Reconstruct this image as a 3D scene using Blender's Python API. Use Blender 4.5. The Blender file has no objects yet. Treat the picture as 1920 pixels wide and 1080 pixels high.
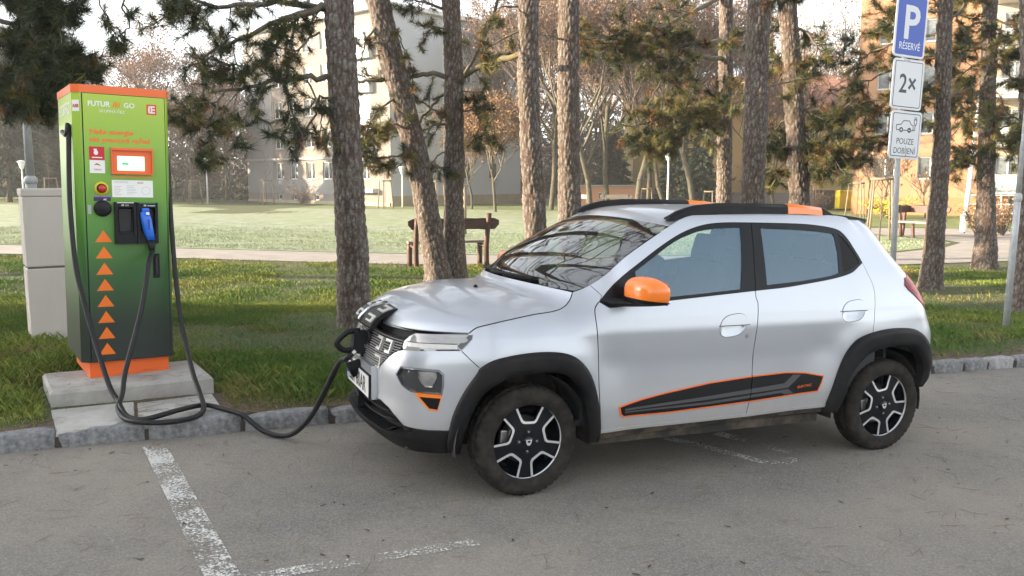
import bpy, bmesh, math, random
import numpy as np
from mathutils import Vector, Matrix, Euler, noise, geometry
R_ = math.radians
SC = bpy.context.scene
COL = SC.collection

# ------------------------------------------------------------------ camera, sky, sun, exposure
cam_d = bpy.data.cameras.new('camera'); cam = bpy.data.objects.new('camera', cam_d); COL.objects.link(cam)
cam_d.sensor_width = 36.0; cam_d.lens = 30.0; cam_d.clip_start = 0.05; cam_d.clip_end = 2000
cam.location = (0, 0, 1.6)
cam.rotation_euler = (R_(90) - math.atan(205 / 1600), 0, 0)
SC.camera = cam

SUN_EL, SUN_AZ = R_(14.0), R_(-98.0)     # azimuth clockwise from +Y (into the picture); the sun stands low on the left
w = bpy.data.worlds.new('World'); SC.world = w; w.use_nodes = True
nt = w.node_tree; nt.nodes.clear()
sky = nt.nodes.new('ShaderNodeTexSky'); sky.sky_type = 'NISHITA'; sky.sun_disc = False
sky.sun_elevation = SUN_EL; sky.sun_rotation = SUN_AZ
sky.air_density = 1.0; sky.dust_density = 1.6; sky.ozone_density = 1.0; sky.altitude = 200
bg = nt.nodes.new('ShaderNodeBackground'); bg.inputs[1].default_value = 0.15
wo = nt.nodes.new('ShaderNodeOutputWorld')
hs = nt.nodes.new('ShaderNodeHueSaturation'); hs.inputs['Saturation'].default_value = 0.24     # milky, hazy morning sky
nt.links.new(sky.outputs[0], hs.inputs['Color']); nt.links.new(hs.outputs[0], bg.inputs[0]); nt.links.new(bg.outputs[0], wo.inputs[0])
sd = bpy.data.lights.new('sun', 'SUN'); sun = bpy.data.objects.new('sun', sd); COL.objects.link(sun)
sd.energy = 5.0; sd.angle = R_(0.6); sd.color = (1.0, 0.80, 0.56)
_dir = Vector((math.sin(SUN_AZ) * math.cos(SUN_EL), math.cos(SUN_AZ) * math.cos(SUN_EL), math.sin(SUN_EL)))
sun.rotation_euler = _dir.to_track_quat('Z', 'Y').to_euler()
sun.location = (-30, 0, 30)
SC.view_settings.view_transform = 'Standard'; SC.view_settings.look = 'None'
SC.view_settings.exposure = 2.0; SC.view_settings.gamma = 1.0
SC.view_settings.use_curve_mapping = False
SC.render.film_transparent = False
SC.cycles.use_denoising = True
SC.cycles.max_bounces = 10; SC.cycles.transparent_max_bounces = 24
SC.cycles.volume_bounces = 0
SC.cycles.use_adaptive_sampling = True; SC.cycles.adaptive_threshold = 0.015

# ------------------------------------------------------------------ materials
def nodes_of(name):
    m = bpy.data.materials.new(name); m.use_nodes = True
    n = m.node_tree.nodes; l = m.node_tree.links
    return m, n, l, n['Principled BSDF']

def mat(name, col, rough=0.6, metal=0.0, col2=None, scale=6.0, detail=6.0, bump=0.0, bscale=None, spec=None, coat=0.0,
        lo=0.35, hi=0.65, stretch=None, emit=None, estr=1.0, coord='Object', rough2=None):
    m, n, l, p = nodes_of(name)
    p.inputs['Base Color'].default_value = (*col, 1); p.inputs['Roughness'].default_value = rough
    p.inputs['Metallic'].default_value = metal
    if spec is not None: p.inputs['Specular IOR Level'].default_value = spec
    if coat: p.inputs['Coat Weight'].default_value = coat; p.inputs['Coat Roughness'].default_value = 0.06
    if emit: p.inputs['Emission Color'].default_value = (*emit, 1); p.inputs['Emission Strength'].default_value = estr
    tc = n.new('ShaderNodeTexCoord'); src = tc.outputs[coord]
    if stretch:
        mp = n.new('ShaderNodeMapping'); mp.inputs['Scale'].default_value = stretch
        l.new(src, mp.inputs[0]); src = mp.outputs[0]
    if col2 is not None:
        t = n.new('ShaderNodeTexNoise'); t.inputs['Scale'].default_value = scale; t.inputs['Detail'].default_value = detail
        t.inputs['Roughness'].default_value = 0.65
        l.new(src, t.inputs['Vector'])
        r = n.new('ShaderNodeMapRange'); r.inputs['From Min'].default_value = lo; r.inputs['From Max'].default_value = hi
        l.new(t.outputs['Fac'], r.inputs['Value'])
        mx = n.new('ShaderNodeMix'); mx.data_type = 'RGBA'
        mx.inputs['A'].default_value = (*col, 1); mx.inputs['B'].default_value = (*col2, 1)
        l.new(r.outputs[0], mx.inputs['Factor']); l.new(mx.outputs['Result'], p.inputs['Base Color'])
        if rough2 is not None:
            rr = n.new('ShaderNodeMapRange'); rr.inputs['To Min'].default_value = rough; rr.inputs['To Max'].default_value = rough2
            l.new(r.outputs[0], rr.inputs['Value']); l.new(rr.outputs[0], p.inputs['Roughness'])
    if bump:
        t = n.new('ShaderNodeTexNoise'); t.inputs['Scale'].default_value = bscale or scale * 4; t.inputs['Detail'].default_value = 4
        l.new(src, t.inputs['Vector'])
        b = n.new('ShaderNodeBump'); b.inputs['Strength'].default_value = bump; b.inputs['Distance'].default_value = 0.01
        l.new(t.outputs['Fac'], b.inputs['Height']); l.new(b.outputs[0], p.inputs['Normal'])
    return m

# ------------------------------------------------------------------ mesh building
class MB:
    """collects polygons of ONE mesh object"""
    def __init__(s): s.v = []; s.f = []; s.mi = []; s.sm = []
    def add(s, vs, fs, mi=0, smooth=False):
        b = len(s.v); s.v += [tuple(x) for x in vs]
        for f in fs: s.f.append([i + b for i in f]); s.mi.append(mi); s.sm.append(smooth)
        return s
    def box(s, c, d, rot=None, mi=0):
        x, y, z = d[0] / 2, d[1] / 2, d[2] / 2
        vs = [Vector((i, j, k)) for i in (-x, x) for j in (-y, y) for k in (-z, z)]
        if rot is not None: vs = [rot @ q for q in vs]
        c = Vector(c)
        return s.add([q + c for q in vs], [(0, 1, 3, 2), (4, 6, 7, 5), (0, 4, 5, 1), (2, 3, 7, 6), (0, 2, 6, 4), (1, 5, 7, 3)], mi)
    def bbox(s, c, d, r=0.01, rot=None, mi=0):
        """box with chamfered edges"""
        bm = bmesh.new(); bmesh.ops.create_cube(bm, size=1)
        for q in bm.verts: q.co = Vector((q.co.x * d[0], q.co.y * d[1], q.co.z * d[2]))
        bmesh.ops.bevel(bm, geom=bm.edges[:], offset=r, segments=2, affect='EDGES', profile=0.6)
        c = Vector(c); bm.verts.index_update()
        vs = [((rot @ q.co) if rot is not None else q.co) + c for q in bm.verts]
        s.add(vs, [[q.index for q in f.verts] for f in bm.faces], mi); bm.free(); return s
    def tube(s, pts, rad, n=8, mi=0, caps=True, smooth=True):
        pts = [Vector(p) for p in pts]
        if not hasattr(rad, '__len__'): rad = [rad] * len(pts)
        up = None; vs = []; fs = []
        for i, p in enumerate(pts):
            t = (pts[min(i + 1, len(pts) - 1)] - pts[max(i - 1, 0)]).normalized()
            if up is None:
                up = Vector((0, 0, 1)) if abs(t.z) < 0.9 else Vector((1, 0, 0))
            a = (up - t * up.dot(t)).normalized(); up = a; b = t.cross(a)
            for k in range(n):
                an = 2 * math.pi * k / n
                vs.append(p + (a * math.cos(an) + b * math.sin(an)) * rad[i])
        for i in range(len(pts) - 1):
            for k in range(n):
                k2 = (k + 1) % n
                fs.append((i * n + k, i * n + k2, (i + 1) * n + k2, (i + 1) * n + k))
        if caps: fs.append(tuple(range(n))[::-1]); fs.append(tuple((len(pts) - 1) * n + k for k in range(n)))
        return s.add(vs, fs, mi, smooth)
    def lathe(s, prof, n=48, axis='z', c=(0, 0, 0), mi=0, closed=False, smooth=True):
        vs = []; fs = []; m = len(prof)
        for k in range(n):
            a = 2 * math.pi * k / n
            for r, h in prof:
                q = (r * math.cos(a), r * math.sin(a), h)
                if axis == 'y': q = (q[0], h, q[1])
                if axis == 'x': q = (h, q[0], q[1])
                vs.append((q[0] + c[0], q[1] + c[1], q[2] + c[2]))
        for k in range(n):
            k2 = (k + 1) % n
            for i in range(m - 1): fs.append((k * m + i, k2 * m + i, k2 * m + i + 1, k * m + i + 1))
        return s.add(vs, fs, mi, smooth)
    def prism(s, poly, h0, h1, M=None, mi=0, mi_side=None):
        """polygon (x, y) extruded from z=h0 to z=h1, placed by matrix M"""
        n = len(poly); vs = [Vector((x, y, h0)) for x, y in poly] + [Vector((x, y, h1)) for x, y in poly]
        if M is not None: vs = [M @ q for q in vs]
        s.add(vs, [tuple(range(n))[::-1], tuple(range(n, 2 * n))], mi)
        b = len(s.v) - 2 * n
        for i in range(n):
            j = (i + 1) % n
            s.f.append([b + i, b + j, b + n + j, b + n + i]); s.mi.append(mi if mi_side is None else mi_side); s.sm.append(False)
        return s
    def build(s, name, mats, parent=None, loc=None, normals_fix=True):
        me = bpy.data.meshes.new(name); me.from_pydata([tuple(q) for q in s.v], [], s.f)
        if not isinstance(mats, (list, tuple)): mats = [mats]
        for m in mats: me.materials.append(m)
        me.polygons.foreach_set('material_index', s.mi); me.polygons.foreach_set('use_smooth', s.sm)
        if normals_fix:
            bm = bmesh.new(); bm.from_mesh(me); bmesh.ops.recalc_face_normals(bm, faces=bm.faces[:]); bm.to_mesh(me); bm.free()
        me.update(); return link(name, me, parent, loc)

def link(name, me, parent=None, loc=None):
    o = bpy.data.objects.new(name, me); COL.objects.link(o)
    if parent is not None: o.parent = parent
    if loc is not None: o.location = loc
    return o

def np_mesh(name, verts, tris, mats, parent=None, loc=None, mi=None, smooth=False, col=None):
    """large mesh straight from numpy arrays (k-gons of one size)"""
    verts = np.asarray(verts, np.float32); tris = np.asarray(tris, np.int32); k = tris.shape[1]
    me = bpy.data.meshes.new(name); me.vertices.add(len(verts)); me.vertices.foreach_set('co', verts.ravel())
    me.loops.add(tris.size); me.loops.foreach_set('vertex_index', tris.ravel())
    me.polygons.add(len(tris)); me.polygons.foreach_set('loop_start', np.arange(0, tris.size, k, dtype=np.int32))
    if not isinstance(mats, (list, tuple)): mats = [mats]
    for m in mats: me.materials.append(m)
    if mi is not None: me.polygons.foreach_set('material_index', np.asarray(mi, np.int32))
    if smooth: me.polygons.foreach_set('use_smooth', np.ones(len(tris), bool))
    if col is not None:
        ca = me.color_attributes.new('tint', 'FLOAT_COLOR', 'POINT'); ca.data.foreach_set('color', np.asarray(col, np.float32).ravel())
    me.update(calc_edges=True); me.validate()
    return link(name, me, parent, loc)

def thing(name, label, cat, loc=(0, 0, 0), rotz=0.0, group=None):
    o = bpy.data.objects.new(name, None); COL.objects.link(o); o.location = loc; o.rotation_euler = (0, 0, rotz)
    o.empty_display_size = 0.1
    return tag(o, label, cat, group)
def tag(o, label, cat, group=None):
    o['label'] = label; o['category'] = cat
    if group: o['group'] = group
    return o
def kind(o, k, label=None):
    o['kind'] = k
    if label: o['label'] = label
    return o
def copy_tree(o, parent=None):
    c = o.copy(); COL.objects.link(c)
    if parent is not None: c.parent = parent
    for ch in list(o.children): copy_tree(ch, c)
    return c

def text_mesh(name, body, size, m, parent, M, extrude=0.0006, align='LEFT', bold=0.0, sx=1.0, shear=0.0):
    """flat printed lettering: a text curve turned into a mesh, placed by matrix M (text x right, y up, z out)"""
    cu = bpy.data.curves.new(name, 'FONT'); cu.body = body; cu.size = size; cu.align_x = align; cu.extrude = extrude
    cu.offset = bold; cu.shear = shear; cu.resolution_u = 3; cu.fill_mode = 'BOTH'
    o = bpy.data.objects.new(name, cu); COL.objects.link(o)
    dg = bpy.context.evaluated_depsgraph_get(); me = bpy.data.meshes.new_from_object(o.evaluated_get(dg))
    COL.objects.unlink(o); bpy.data.objects.remove(o); bpy.data.curves.remove(cu)
    me.transform(M @ Matrix.Diagonal((sx, 1, 1, 1))); me.materials.clear(); me.materials.append(m); me.name = name
    return link(name, me, parent)

# ------------------------------------------------------------------ lie of the land
CA, CTX, CTY, CTZ, CSL = 0.4003, -0.2166, 4.9127, -0.0222, -0.0264     # the car's heading and spot; the car park falls gently to the right
def gz(x, y):
    u = np.cos(CA) * (np.asarray(x, float) - CTX) + np.sin(CA) * (np.asarray(y, float) - CTY)
    return CTZ + CSL * 5 * np.tanh(u / 5)
KX = [-40, -14, -6, -2.92, -1.19, 1.2, 3.7, 4.69, 8, 16, 30, 60]
KY = [-13.5, -0.55, 3.28, 4.72, 5.46, 6.47, 7.40, 7.72, 8.75, 10.8, 14, 20]
def ky(x): return np.interp(x, KX, KY)
KH = 0.10                                            # kerb and lawn stand this much above the asphalt

# ================================================================== THE GROUND
RNG = np.random.default_rng(7)
def grid_sheet(name, xs, rows, zf, m, smooth=True):
    """structured sheet: rows(x) gives the y values for one x"""
    Y = np.array([rows(x) for x in xs]); X = np.repeat(np.array(xs)[:, None], Y.shape[1], 1); Z = zf(X, Y)
    v = np.stack([X, Y, Z], 2).reshape(-1, 3); n, k = X.shape
    i, j = np.meshgrid(np.arange(n - 1), np.arange(k - 1), indexing='ij'); i = i.ravel(); j = j.ravel()
    f = np.stack([i * k + j, (i + 1) * k + j, (i + 1) * k + j + 1, i * k + j + 1], 1)
    return np_mesh(name, v, f, m, smooth=smooth)
xs_g = sorted(set(np.round(np.r_[np.arange(-400, -40, 40), np.arange(-40, -12, 4), np.arange(-12, 14, .5), np.arange(14, 60, 4), np.arange(60, 420, 40)], 2)))
# asphalt
M_ASPH, n, l, p = nodes_of('asphalt')
tc = n.new('ShaderNodeTexCoord')
def tex(kind_, **kw):
    t = n.new(kind_)
    for k, v in kw.items(): t.inputs[k].default_value = v
    l.new(tc.outputs['Object'], t.inputs['Vector']); return t
def ramp(src, pts):
    r = n.new('ShaderNodeValToRGB'); e = r.color_ramp.elements
    while len(e) > 1: e.remove(e[-1])
    e[0].position = pts[0][0]; e[0].color = (*pts[0][1], 1)
    for q, c in pts[1:]:
        x = e.new(q); x.color = (*c, 1)
    l.new(src, r.inputs[0]); return r.outputs[0]
def mixc(f, a, b, mode='MIX'):
    x = n.new('ShaderNodeMix'); x.data_type = 'RGBA'; x.blend_type = mode
    for s, k in ((f, 'Factor'), (a, 'A'), (b, 'B')):
        if isinstance(s, (int, float)): x.inputs[k].default_value = s
        elif isinstance(s, tuple): x.inputs[k].default_value = (*s, 1)
        else: l.new(s, x.inputs[k])
    return x.outputs['Result']
fine = tex('ShaderNodeTexVoronoi', Scale=150.0); big = tex('ShaderNodeTexNoise', Scale=.55, Detail=5.0, Roughness=.6); mid = tex('ShaderNodeTexNoise', Scale=5.0, Detail=8.0, Roughness=.7)
grit = tex('ShaderNodeTexNoise', Scale=95.0, Detail=3.0)
sp_ = n.new('ShaderNodeSeparateColor'); l.new(fine.outputs['Color'], sp_.inputs[0])
c0 = ramp(sp_.outputs[0], [(0, (.155, .145, .131)), (.5, (.208, .195, .177)), (1, (.265, .250, .229))])
c1 = mixc(ramp(grit.outputs['Fac'], [(.36, (0, 0, 0)), (.62, (1, 1, 1))]), mixc(.45, c0, (.085, .078, .068)), c0)
c2 = mixc(ramp(big.outputs['Fac'], [(.38, (0, 0, 0)), (.66, (1, 1, 1))]), c1, mixc(.55, c1, (.34, .30, .245)))
c3 = mixc(ramp(mid.outputs['Fac'], [(.56, (0, 0, 0)), (.72, (.5, .5, .5))]), c2, (.155, .135, .11))
l.new(c3, p.inputs['Base Color']); p.inputs['Roughness'].default_value = .9; p.inputs['Specular IOR Level'].default_value = .25
b = n.new('ShaderNodeBump'); b.inputs['Strength'].default_value = .5; b.inputs['Distance'].default_value = .006; l.new(grit.outputs['Fac'], b.inputs['Height']); l.new(b.outputs[0], p.inputs['Normal'])
DR = [60, 30, 16, 10, 7, 5, 4, 3, 2.2, 1.5, 1, .6, .3, -.02]
o = grid_sheet('car_park', xs_g, lambda x: ky(x) - np.array(DR), lambda X, Y: gz(X, Y), M_ASPH); kind(o, 'structure', 'worn grey asphalt car park strewn with pine needles')

# lawn
M_LAWN, n, l, p = nodes_of('lawn_soil')
tc = n.new('ShaderNodeTexCoord')
big = tex('ShaderNodeTexNoise', Scale=.55, Detail=5.0, Roughness=.6); mid = tex('ShaderNodeTexNoise', Scale=3.2, Detail=8.0, Roughness=.7); fi = tex('ShaderNodeTexNoise', Scale=40.0, Detail=4.0)
g0 = ramp(fi.outputs['Fac'], [(.3, (.026, .036, .010)), (.55, (.060, .085, .022)), (.75, (.11, .125, .04))])
g1 = mixc(ramp(mid.outputs['Fac'], [(.48, (0, 0, 0)), (.66, (1, 1, 1))]), g0, ramp(fi.outputs['Fac'], [(.3, (.050, .034, .018)), (.7, (.17, .115, .06))]))
g2 = mixc(ramp(big.outputs['Fac'], [(.40, (0, 0, 0)), (.62, (1, 1, 1))]), g1, g0)
l.new(g2, p.inputs['Base Color']); p.inputs['Roughness'].default_value = .95
b = n.new('ShaderNodeBump'); b.inputs['Strength'].default_value = .8; b.inputs['Distance'].default_value = .03; l.new(fi.outputs['Fac'], b.inputs['Height']); l.new(b.outputs[0], p.inputs['Normal'])
KW = .125
DL = [KW - .03, .3, .5, .8, 1.2, 1.7, 2.3, 3, 4, 5, 6.5, 8, 10, 13, 17, 22, 28, 36, 46, 60, 90, 140, 260, 500, 900]
def lz(x, y): return gz(x, y) + KH - .015
o = grid_sheet('lawn', xs_g, lambda x: ky(x) + np.array(DL), lz, M_LAWN); kind(o, 'structure', 'grass strip and park ground under the pines')
# bare earth along the back of the kerb
M_EARTH = mat('earth_litter', (.055, .040, .026), .95, col2=(.125, .085, .050), scale=22, lo=.4, hi=.62, bump=.8, bscale=60)
def sheet_poly(name, poly, zf, m, step=.5, dz=.004):
    """flat polygon laid on the ground, cut fine enough to follow it"""
    v, e = [], []; d = []
    P_ = [Vector(q) for q in poly]
    for i in range(len(P_)):
        a, b = P_[i], P_[(i + 1) % len(P_)]; k = max(1, int((b - a).length / step)); d += [a.lerp(b, j / k) for j in range(k)]
    n_ = len(d); e = [(i, (i + 1) % n_) for i in range(n_)]
    arr = np.array([tuple(q) for q in d]); lo, hi = arr.min(0), arr.max(0)
    g = np.array([(x, y) for x in np.arange(lo[0] + step / 2, hi[0], step) for y in np.arange(lo[1] + step / 2, hi[1], step)])
    if len(g):
        g = g[np.array([in_poly(arr, q) for q in g])] if len(g) else g
    pts = d + [Vector(q) for q in g]
    r = geometry.delaunay_2d_cdt(pts, e, [list(range(n_))], 1, 1e-5)
    vv = np.array([tuple(q) for q in r[0]]); ff = [f for f in r[2] if len(f) == 3]
    vs = np.c_[vv, zf(vv[:, 0], vv[:, 1]) + dz]
    mb = MB(); mb.add(vs, ff, 0, True); return mb.build(name, m)
def in_poly(poly, q):
    x, y = q; r = False; n_ = len(poly)
    for i in range(n_):
        x1, y1 = poly[i]; x2, y2 = poly[(i + 1) % n_]
        if (y1 > y) != (y2 > y) and x < (x2 - x1) * (y - y1) / (y2 - y1) + x1: r = not r
    return r
xe = np.arange(-9, 9.1, .25); wob = .42 + .22 * np.sin(xe * 2.3) + .15 * np.sin(xe * 5.1 + 1)
o = sheet_poly('verge_soil', [(x, ky(x) + KW + .005) for x in xe] + [(x, ky(x) + KW + q) for x, q in zip(xe[::-1], wob[::-1])], lz, M_EARTH, .25); kind(o, 'structure', 'bare brown earth and needle litter behind the kerb')
# path
M_PATH = mat('path_asphalt', (.235, .215, .195), .9, col2=(.33, .305, .275), scale=2.2, lo=.35, hi=.7, bump=.3, bscale=50)
PATH = [(-60, 17.6), (-11, 16.5), (-5.6, 16.1), (-2.6, 15.95), (.5, 16.0), (4, 16.2), (7.7, 16.55), (10.5, 17.4), (20, 20.5), (34, 26), (30, 34), (19, 29.5), (15.9, 27.2), (14.9, 28.6), (13, 29.0), (11.4, 29.0), (9.6, 30.2), (8.0, 31.5), (7.6, 30.6), (9.6, 27.6), (11.0, 25.4), (11.8, 23.4), (11.7, 22.2), (10.6, 20.8), (8.8, 19.3), (7, 18.7), (4, 18.4), (0, 18.2), (-7, 18.4), (-11, 18.5), (-60, 19.8)]
o = sheet_poly('footpath', PATH, lz, M_PATH, .8, .012); kind(o, 'structure', 'pale asphalt footpath crossing the park behind the pines')
# frosted lawn
M_FROST, n, l, p = nodes_of('frosted_lawn'); tc = n.new('ShaderNodeTexCoord')
big = tex('ShaderNodeTexNoise', Scale=.16, Detail=5.0, Roughness=.6); mid = tex('ShaderNodeTexNoise', Scale=1.6, Detail=8.0, Roughness=.72); fi = tex('ShaderNodeTexNoise', Scale=26.0, Detail=3.0)
f0 = ramp(mid.outputs['Fac'], [(.34, (.125, .15, .085)), (.52, (.225, .255, .185)), (.70, (.33, .36, .285))])
f1 = mixc(ramp(big.outputs['Fac'], [(.40, (0, 0, 0)), (.62, (1, 1, 1))]), f0, mixc(.5, f0, (.20, .26, .09)))
f2 = mixc(ramp(fi.outputs['Fac'], [(.36, (0, 0, 0)), (.5, (1, 1, 1))]), mixc(.5, f1, (.16, .22, .08)), f1)
l.new(f2, p.inputs['Base Color']); p.inputs['Roughness'].default_value = .9
b = n.new('ShaderNodeBump'); b.inputs['Strength'].default_value = .6; b.inputs['Distance'].default_value = .05; l.new(mid.outputs['Fac'], b.inputs['Height']); l.new(b.outputs[0], p.inputs['Normal'])
FROST = [(-60, 20.0), (-11, 18.7), (-7, 18.6), (0, 18.4), (4, 18.6), (7, 18.9), (8.7, 19.5), (10.45, 20.95), (11.5, 22.3), (11.6, 23.3), (10.8, 25.3), (9.4, 27.5), (7.4, 30.5), (6.5, 33), (5.2, 38), (4.2, 43), (-1, 46.5), (-8, 47.0), (-17, 50), (-24, 47.5), (-60, 46)]
o = sheet_poly('frosted_meadow', FROST, lz, M_FROST, 1.5, .007); kind(o, 'structure', 'pale frosted meadow beyond the footpath')
M_FGRASS = mat('far_grass', (.075, .115, .030), .95, col2=(.16, .19, .05), scale=1.3, lo=.35, hi=.65)
o = sheet_poly('far_lawn', [(-60, 46.2), (-24, 47.7), (-17, 50.2), (-8, 47.2), (-1, 46.7), (4.3, 43.2), (5.5, 38), (6.8, 33.2), (9.2, 32.0), (13, 29.8), (15, 28.8), (15.9, 27.5), (19, 29.8), (30, 34.4), (50, 36), (50, 75), (-60, 80)], lz, M_FGRASS, 3.0, .006); kind(o, 'structure', 'green grass along the foot of the houses')

# kerb of rough granite blocks
M_GRAN = mat('granite', (.105, .108, .112), .82, col2=(.25, .25, .25), scale=30, detail=8, lo=.36, hi=.66, bump=.7, bscale=45)
M_GRAN2 = mat('granite_pale', (.19, .19, .195), .82, col2=(.36, .355, .345), scale=26, detail=8, lo=.36, hi=.66, bump=.7, bscale=45)
kerb = bpy.data.objects.new('kerb', None); COL.objects.link(kerb); kind(kerb, 'structure', 'low kerb of rough split granite blocks edging the grass')
mb = MB()
for a, b2 in zip(np.arange(-12, 12, .5), np.arange(-11.5, 12.5, .5)):
    q = len(mb.v)
    for x in (a, b2):
        for d in (.015, KW - .01): mb.v.append((x, ky(x) + d, float(gz(x, ky(x))) + KH - .035)); 
        mb.v.append((x, ky(x) + .015, float(gz(x, ky(x))) - .05))
    mb.f += [[q, q + 1, q + 4, q + 3], [q + 2, q, q + 3, q + 5]]; mb.mi += [0, 0]; mb.sm += [False, False]
mb.build('kerb_joint', mat('joint_mortar', (.045, .040, .034), .95), kerb)
cuts = [-2.66, -2.215, -1.70, -1.19]
x = -2.66
while x > -9: x -= random.uniform(.40, .56); cuts.insert(0, x)
x = -1.19
while x < 3.3: x += random.uniform(.40, .52); cuts.append(x)
x = cuts[-1]
while x < 9: x += random.uniform(.26, .46); cuts.append(x)
def rough_block(L, D, H, seed):
    bm = bmesh.new(); bmesh.ops.create_cube(bm, size=1); bmesh.ops.subdivide_edges(bm, edges=bm.edges[:], cuts=4, use_grid_fill=True)
    for v in bm.verts:
        c = v.co.copy(); v.co = Vector((c.x * L, c.y * D, c.z * H))
        k = sum(1 for a in c if abs(a) > .45)
        if k >= 2: v.co -= Vector((math.copysign(.010 if abs(c.x) > .45 else 0, c.x), math.copysign(.010 if abs(c.y) > .45 else 0, c.y), math.copysign(.010 if abs(c.z) > .45 else 0, c.z)))
        nz_ = noise.noise_vector(v.co * 14 + Vector((seed * 7.1, seed * 3.3, 0))); v.co += Vector((nz_.x * .006, nz_.y * .011, nz_.z * .008))
    me = bpy.data.meshes.new('kerb_stone'); bm.to_mesh(me); bm.free(); me.polygons.foreach_set('use_smooth', np.ones(len(me.polygons), bool)); return me
for i, (a, b2) in enumerate(zip(cuts[:-1], cuts[1:])):
    pa, pb = Vector((a, ky(a))), Vector((b2, ky(b2))); L = (pb - pa).length - .010; me = rough_block(L, KW, .24, i); me.materials.append(M_GRAN2 if (i * 7) % 3 == 0 and a > 2 else M_GRAN)
    o = link('kerb_stone', me, kerb); md = (pa + pb) / 2; t = (pb - pa).normalized(); nn = Vector((-t.y, t.x)); md += nn * KW / 2
    o.location = (md.x, md.y, float(gz(*md)) + KH - .12 + random.uniform(-.006, .006)); o.rotation_euler = (random.uniform(-.02, .02), random.uniform(-.012, .012) - .02, math.atan2(t.y, t.x) + random.uniform(-.012, .012))

# worn white paint
M_PAINTW, n, l, p = nodes_of('worn_road_paint'); tc = n.new('ShaderNodeTexCoord')
a1 = tex('ShaderNodeTexNoise', Scale=75.0, Detail=4.0, Roughness=.7); a2 = tex('ShaderNodeTexNoise', Scale=3.1, Detail=5.0, Roughness=.65)
mm = n.new('ShaderNodeMath'); mm.operation = 'MULTIPLY_ADD'; mm.inputs[1].default_value = .9; l.new(a2.outputs['Fac'], mm.inputs[0]); l.new(a1.outputs['Fac'], mm.inputs[2])
al = n.new('ShaderNodeMapRange'); al.inputs['From Min'].default_value = .91; al.inputs['From Max'].default_value = 1.02; l.new(mm.outputs[0], al.inputs[0]); l.new(al.outputs[0], p.inputs['Alpha'])
l.new(ramp(a1.outputs['Fac'], [(.3, (.42, .41, .38)), (.7, (.66, .65, .61))]), p.inputs['Base Color']); p.inputs['Roughness'].default_value = .8
M_PAINTW2 = M_PAINTW.copy(); M_PAINTW2.name = 'faded_road_paint'
for q_ in M_PAINTW2.node_tree.nodes:
    if q_.bl_idname == 'ShaderNodeMapRange': q_.inputs['From Min'].default_value = .93; q_.inputs['From Max'].default_value = 1.04
o = sheet_poly('bay_line', [(-2.195, 4.90), (-2.075, 4.95), (-1.092, 3.262), (-1.20, 3.185)], gz, M_PAINTW, .15); kind(o, 'structure', 'worn white bay line running from the kerb')
o = sheet_poly('bay_line', [(-1.205, 3.175), (-1.09, 3.262), (-.17, 3.665), (-.14, 3.60), (-1.0, 3.215), (-1.13, 3.09)], gz, M_PAINTW2, .15); kind(o, 'structure', 'faded white bay line across the bay end')
def stroke(pts, wd):
    L, R2 = [], []; Q = [Vector(q) for q in pts]
    for i, q in enumerate(Q):
        t = (Q[min(i + 1, len(Q) - 1)] - Q[max(i - 1, 0)]).normalized(); nn = Vector((-t.y, t.x)) * wd / 2; L.append(tuple(q + nn)); R2.append(tuple(q - nn))
    return L + R2[::-1]
o = sheet_poly('painted_symbol', stroke([(.95, 5.33), (1.15, 5.20), (1.35, 5.0), (1.47, 4.88), (1.60, 4.86), (1.70, 4.95)], .075), gz, M_PAINTW, .08); kind(o, 'structure', 'worn white symbol painted under the car')
o = sheet_poly('painted_symbol', stroke([(1.35, 5.45), (1.50, 5.30), (1.62, 5.16), (1.72, 5.08)], .10), gz, M_PAINTW, .08); kind(o, 'structure', 'worn white symbol painted under the car')

# grass blades, fallen needles, leaf scraps
M_GRASS, n, l, p = nodes_of('grass_blade'); at = n.new('ShaderNodeAttribute'); at.attribute_name = 'tint'; l.new(at.outputs['Color'], p.inputs['Base Color']); p.inputs['Roughness'].default_value = .7
p.inputs['Specular IOR Level'].default_value = .25
def vnoise(x, y, s, k=0):
    """cheap smooth value noise, vectorised"""
    r = np.random.default_rng(100 + k).random((64, 64)); X, Y = x / s, y / s; i, j = np.floor(X).astype(int), np.floor(Y).astype(int); a, b = X - i, Y - j; a = a * a * (3 - 2 * a); b = b * b * (3 - 2 * b)
    g = lambda p_, q_: r[p_ % 64, q_ % 64]
    return (g(i, j) * (1 - a) + g(i + 1, j) * a) * (1 - b) + (g(i, j + 1) * (1 - a) + g(i + 1, j + 1) * a) * b
PADQ = [(-3.42, 5.95), (-3.02, 5.36), (-2.70, 4.80), (-1.74, 5.30), (-2.05, 5.86), (-2.40, 6.50)]
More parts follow.
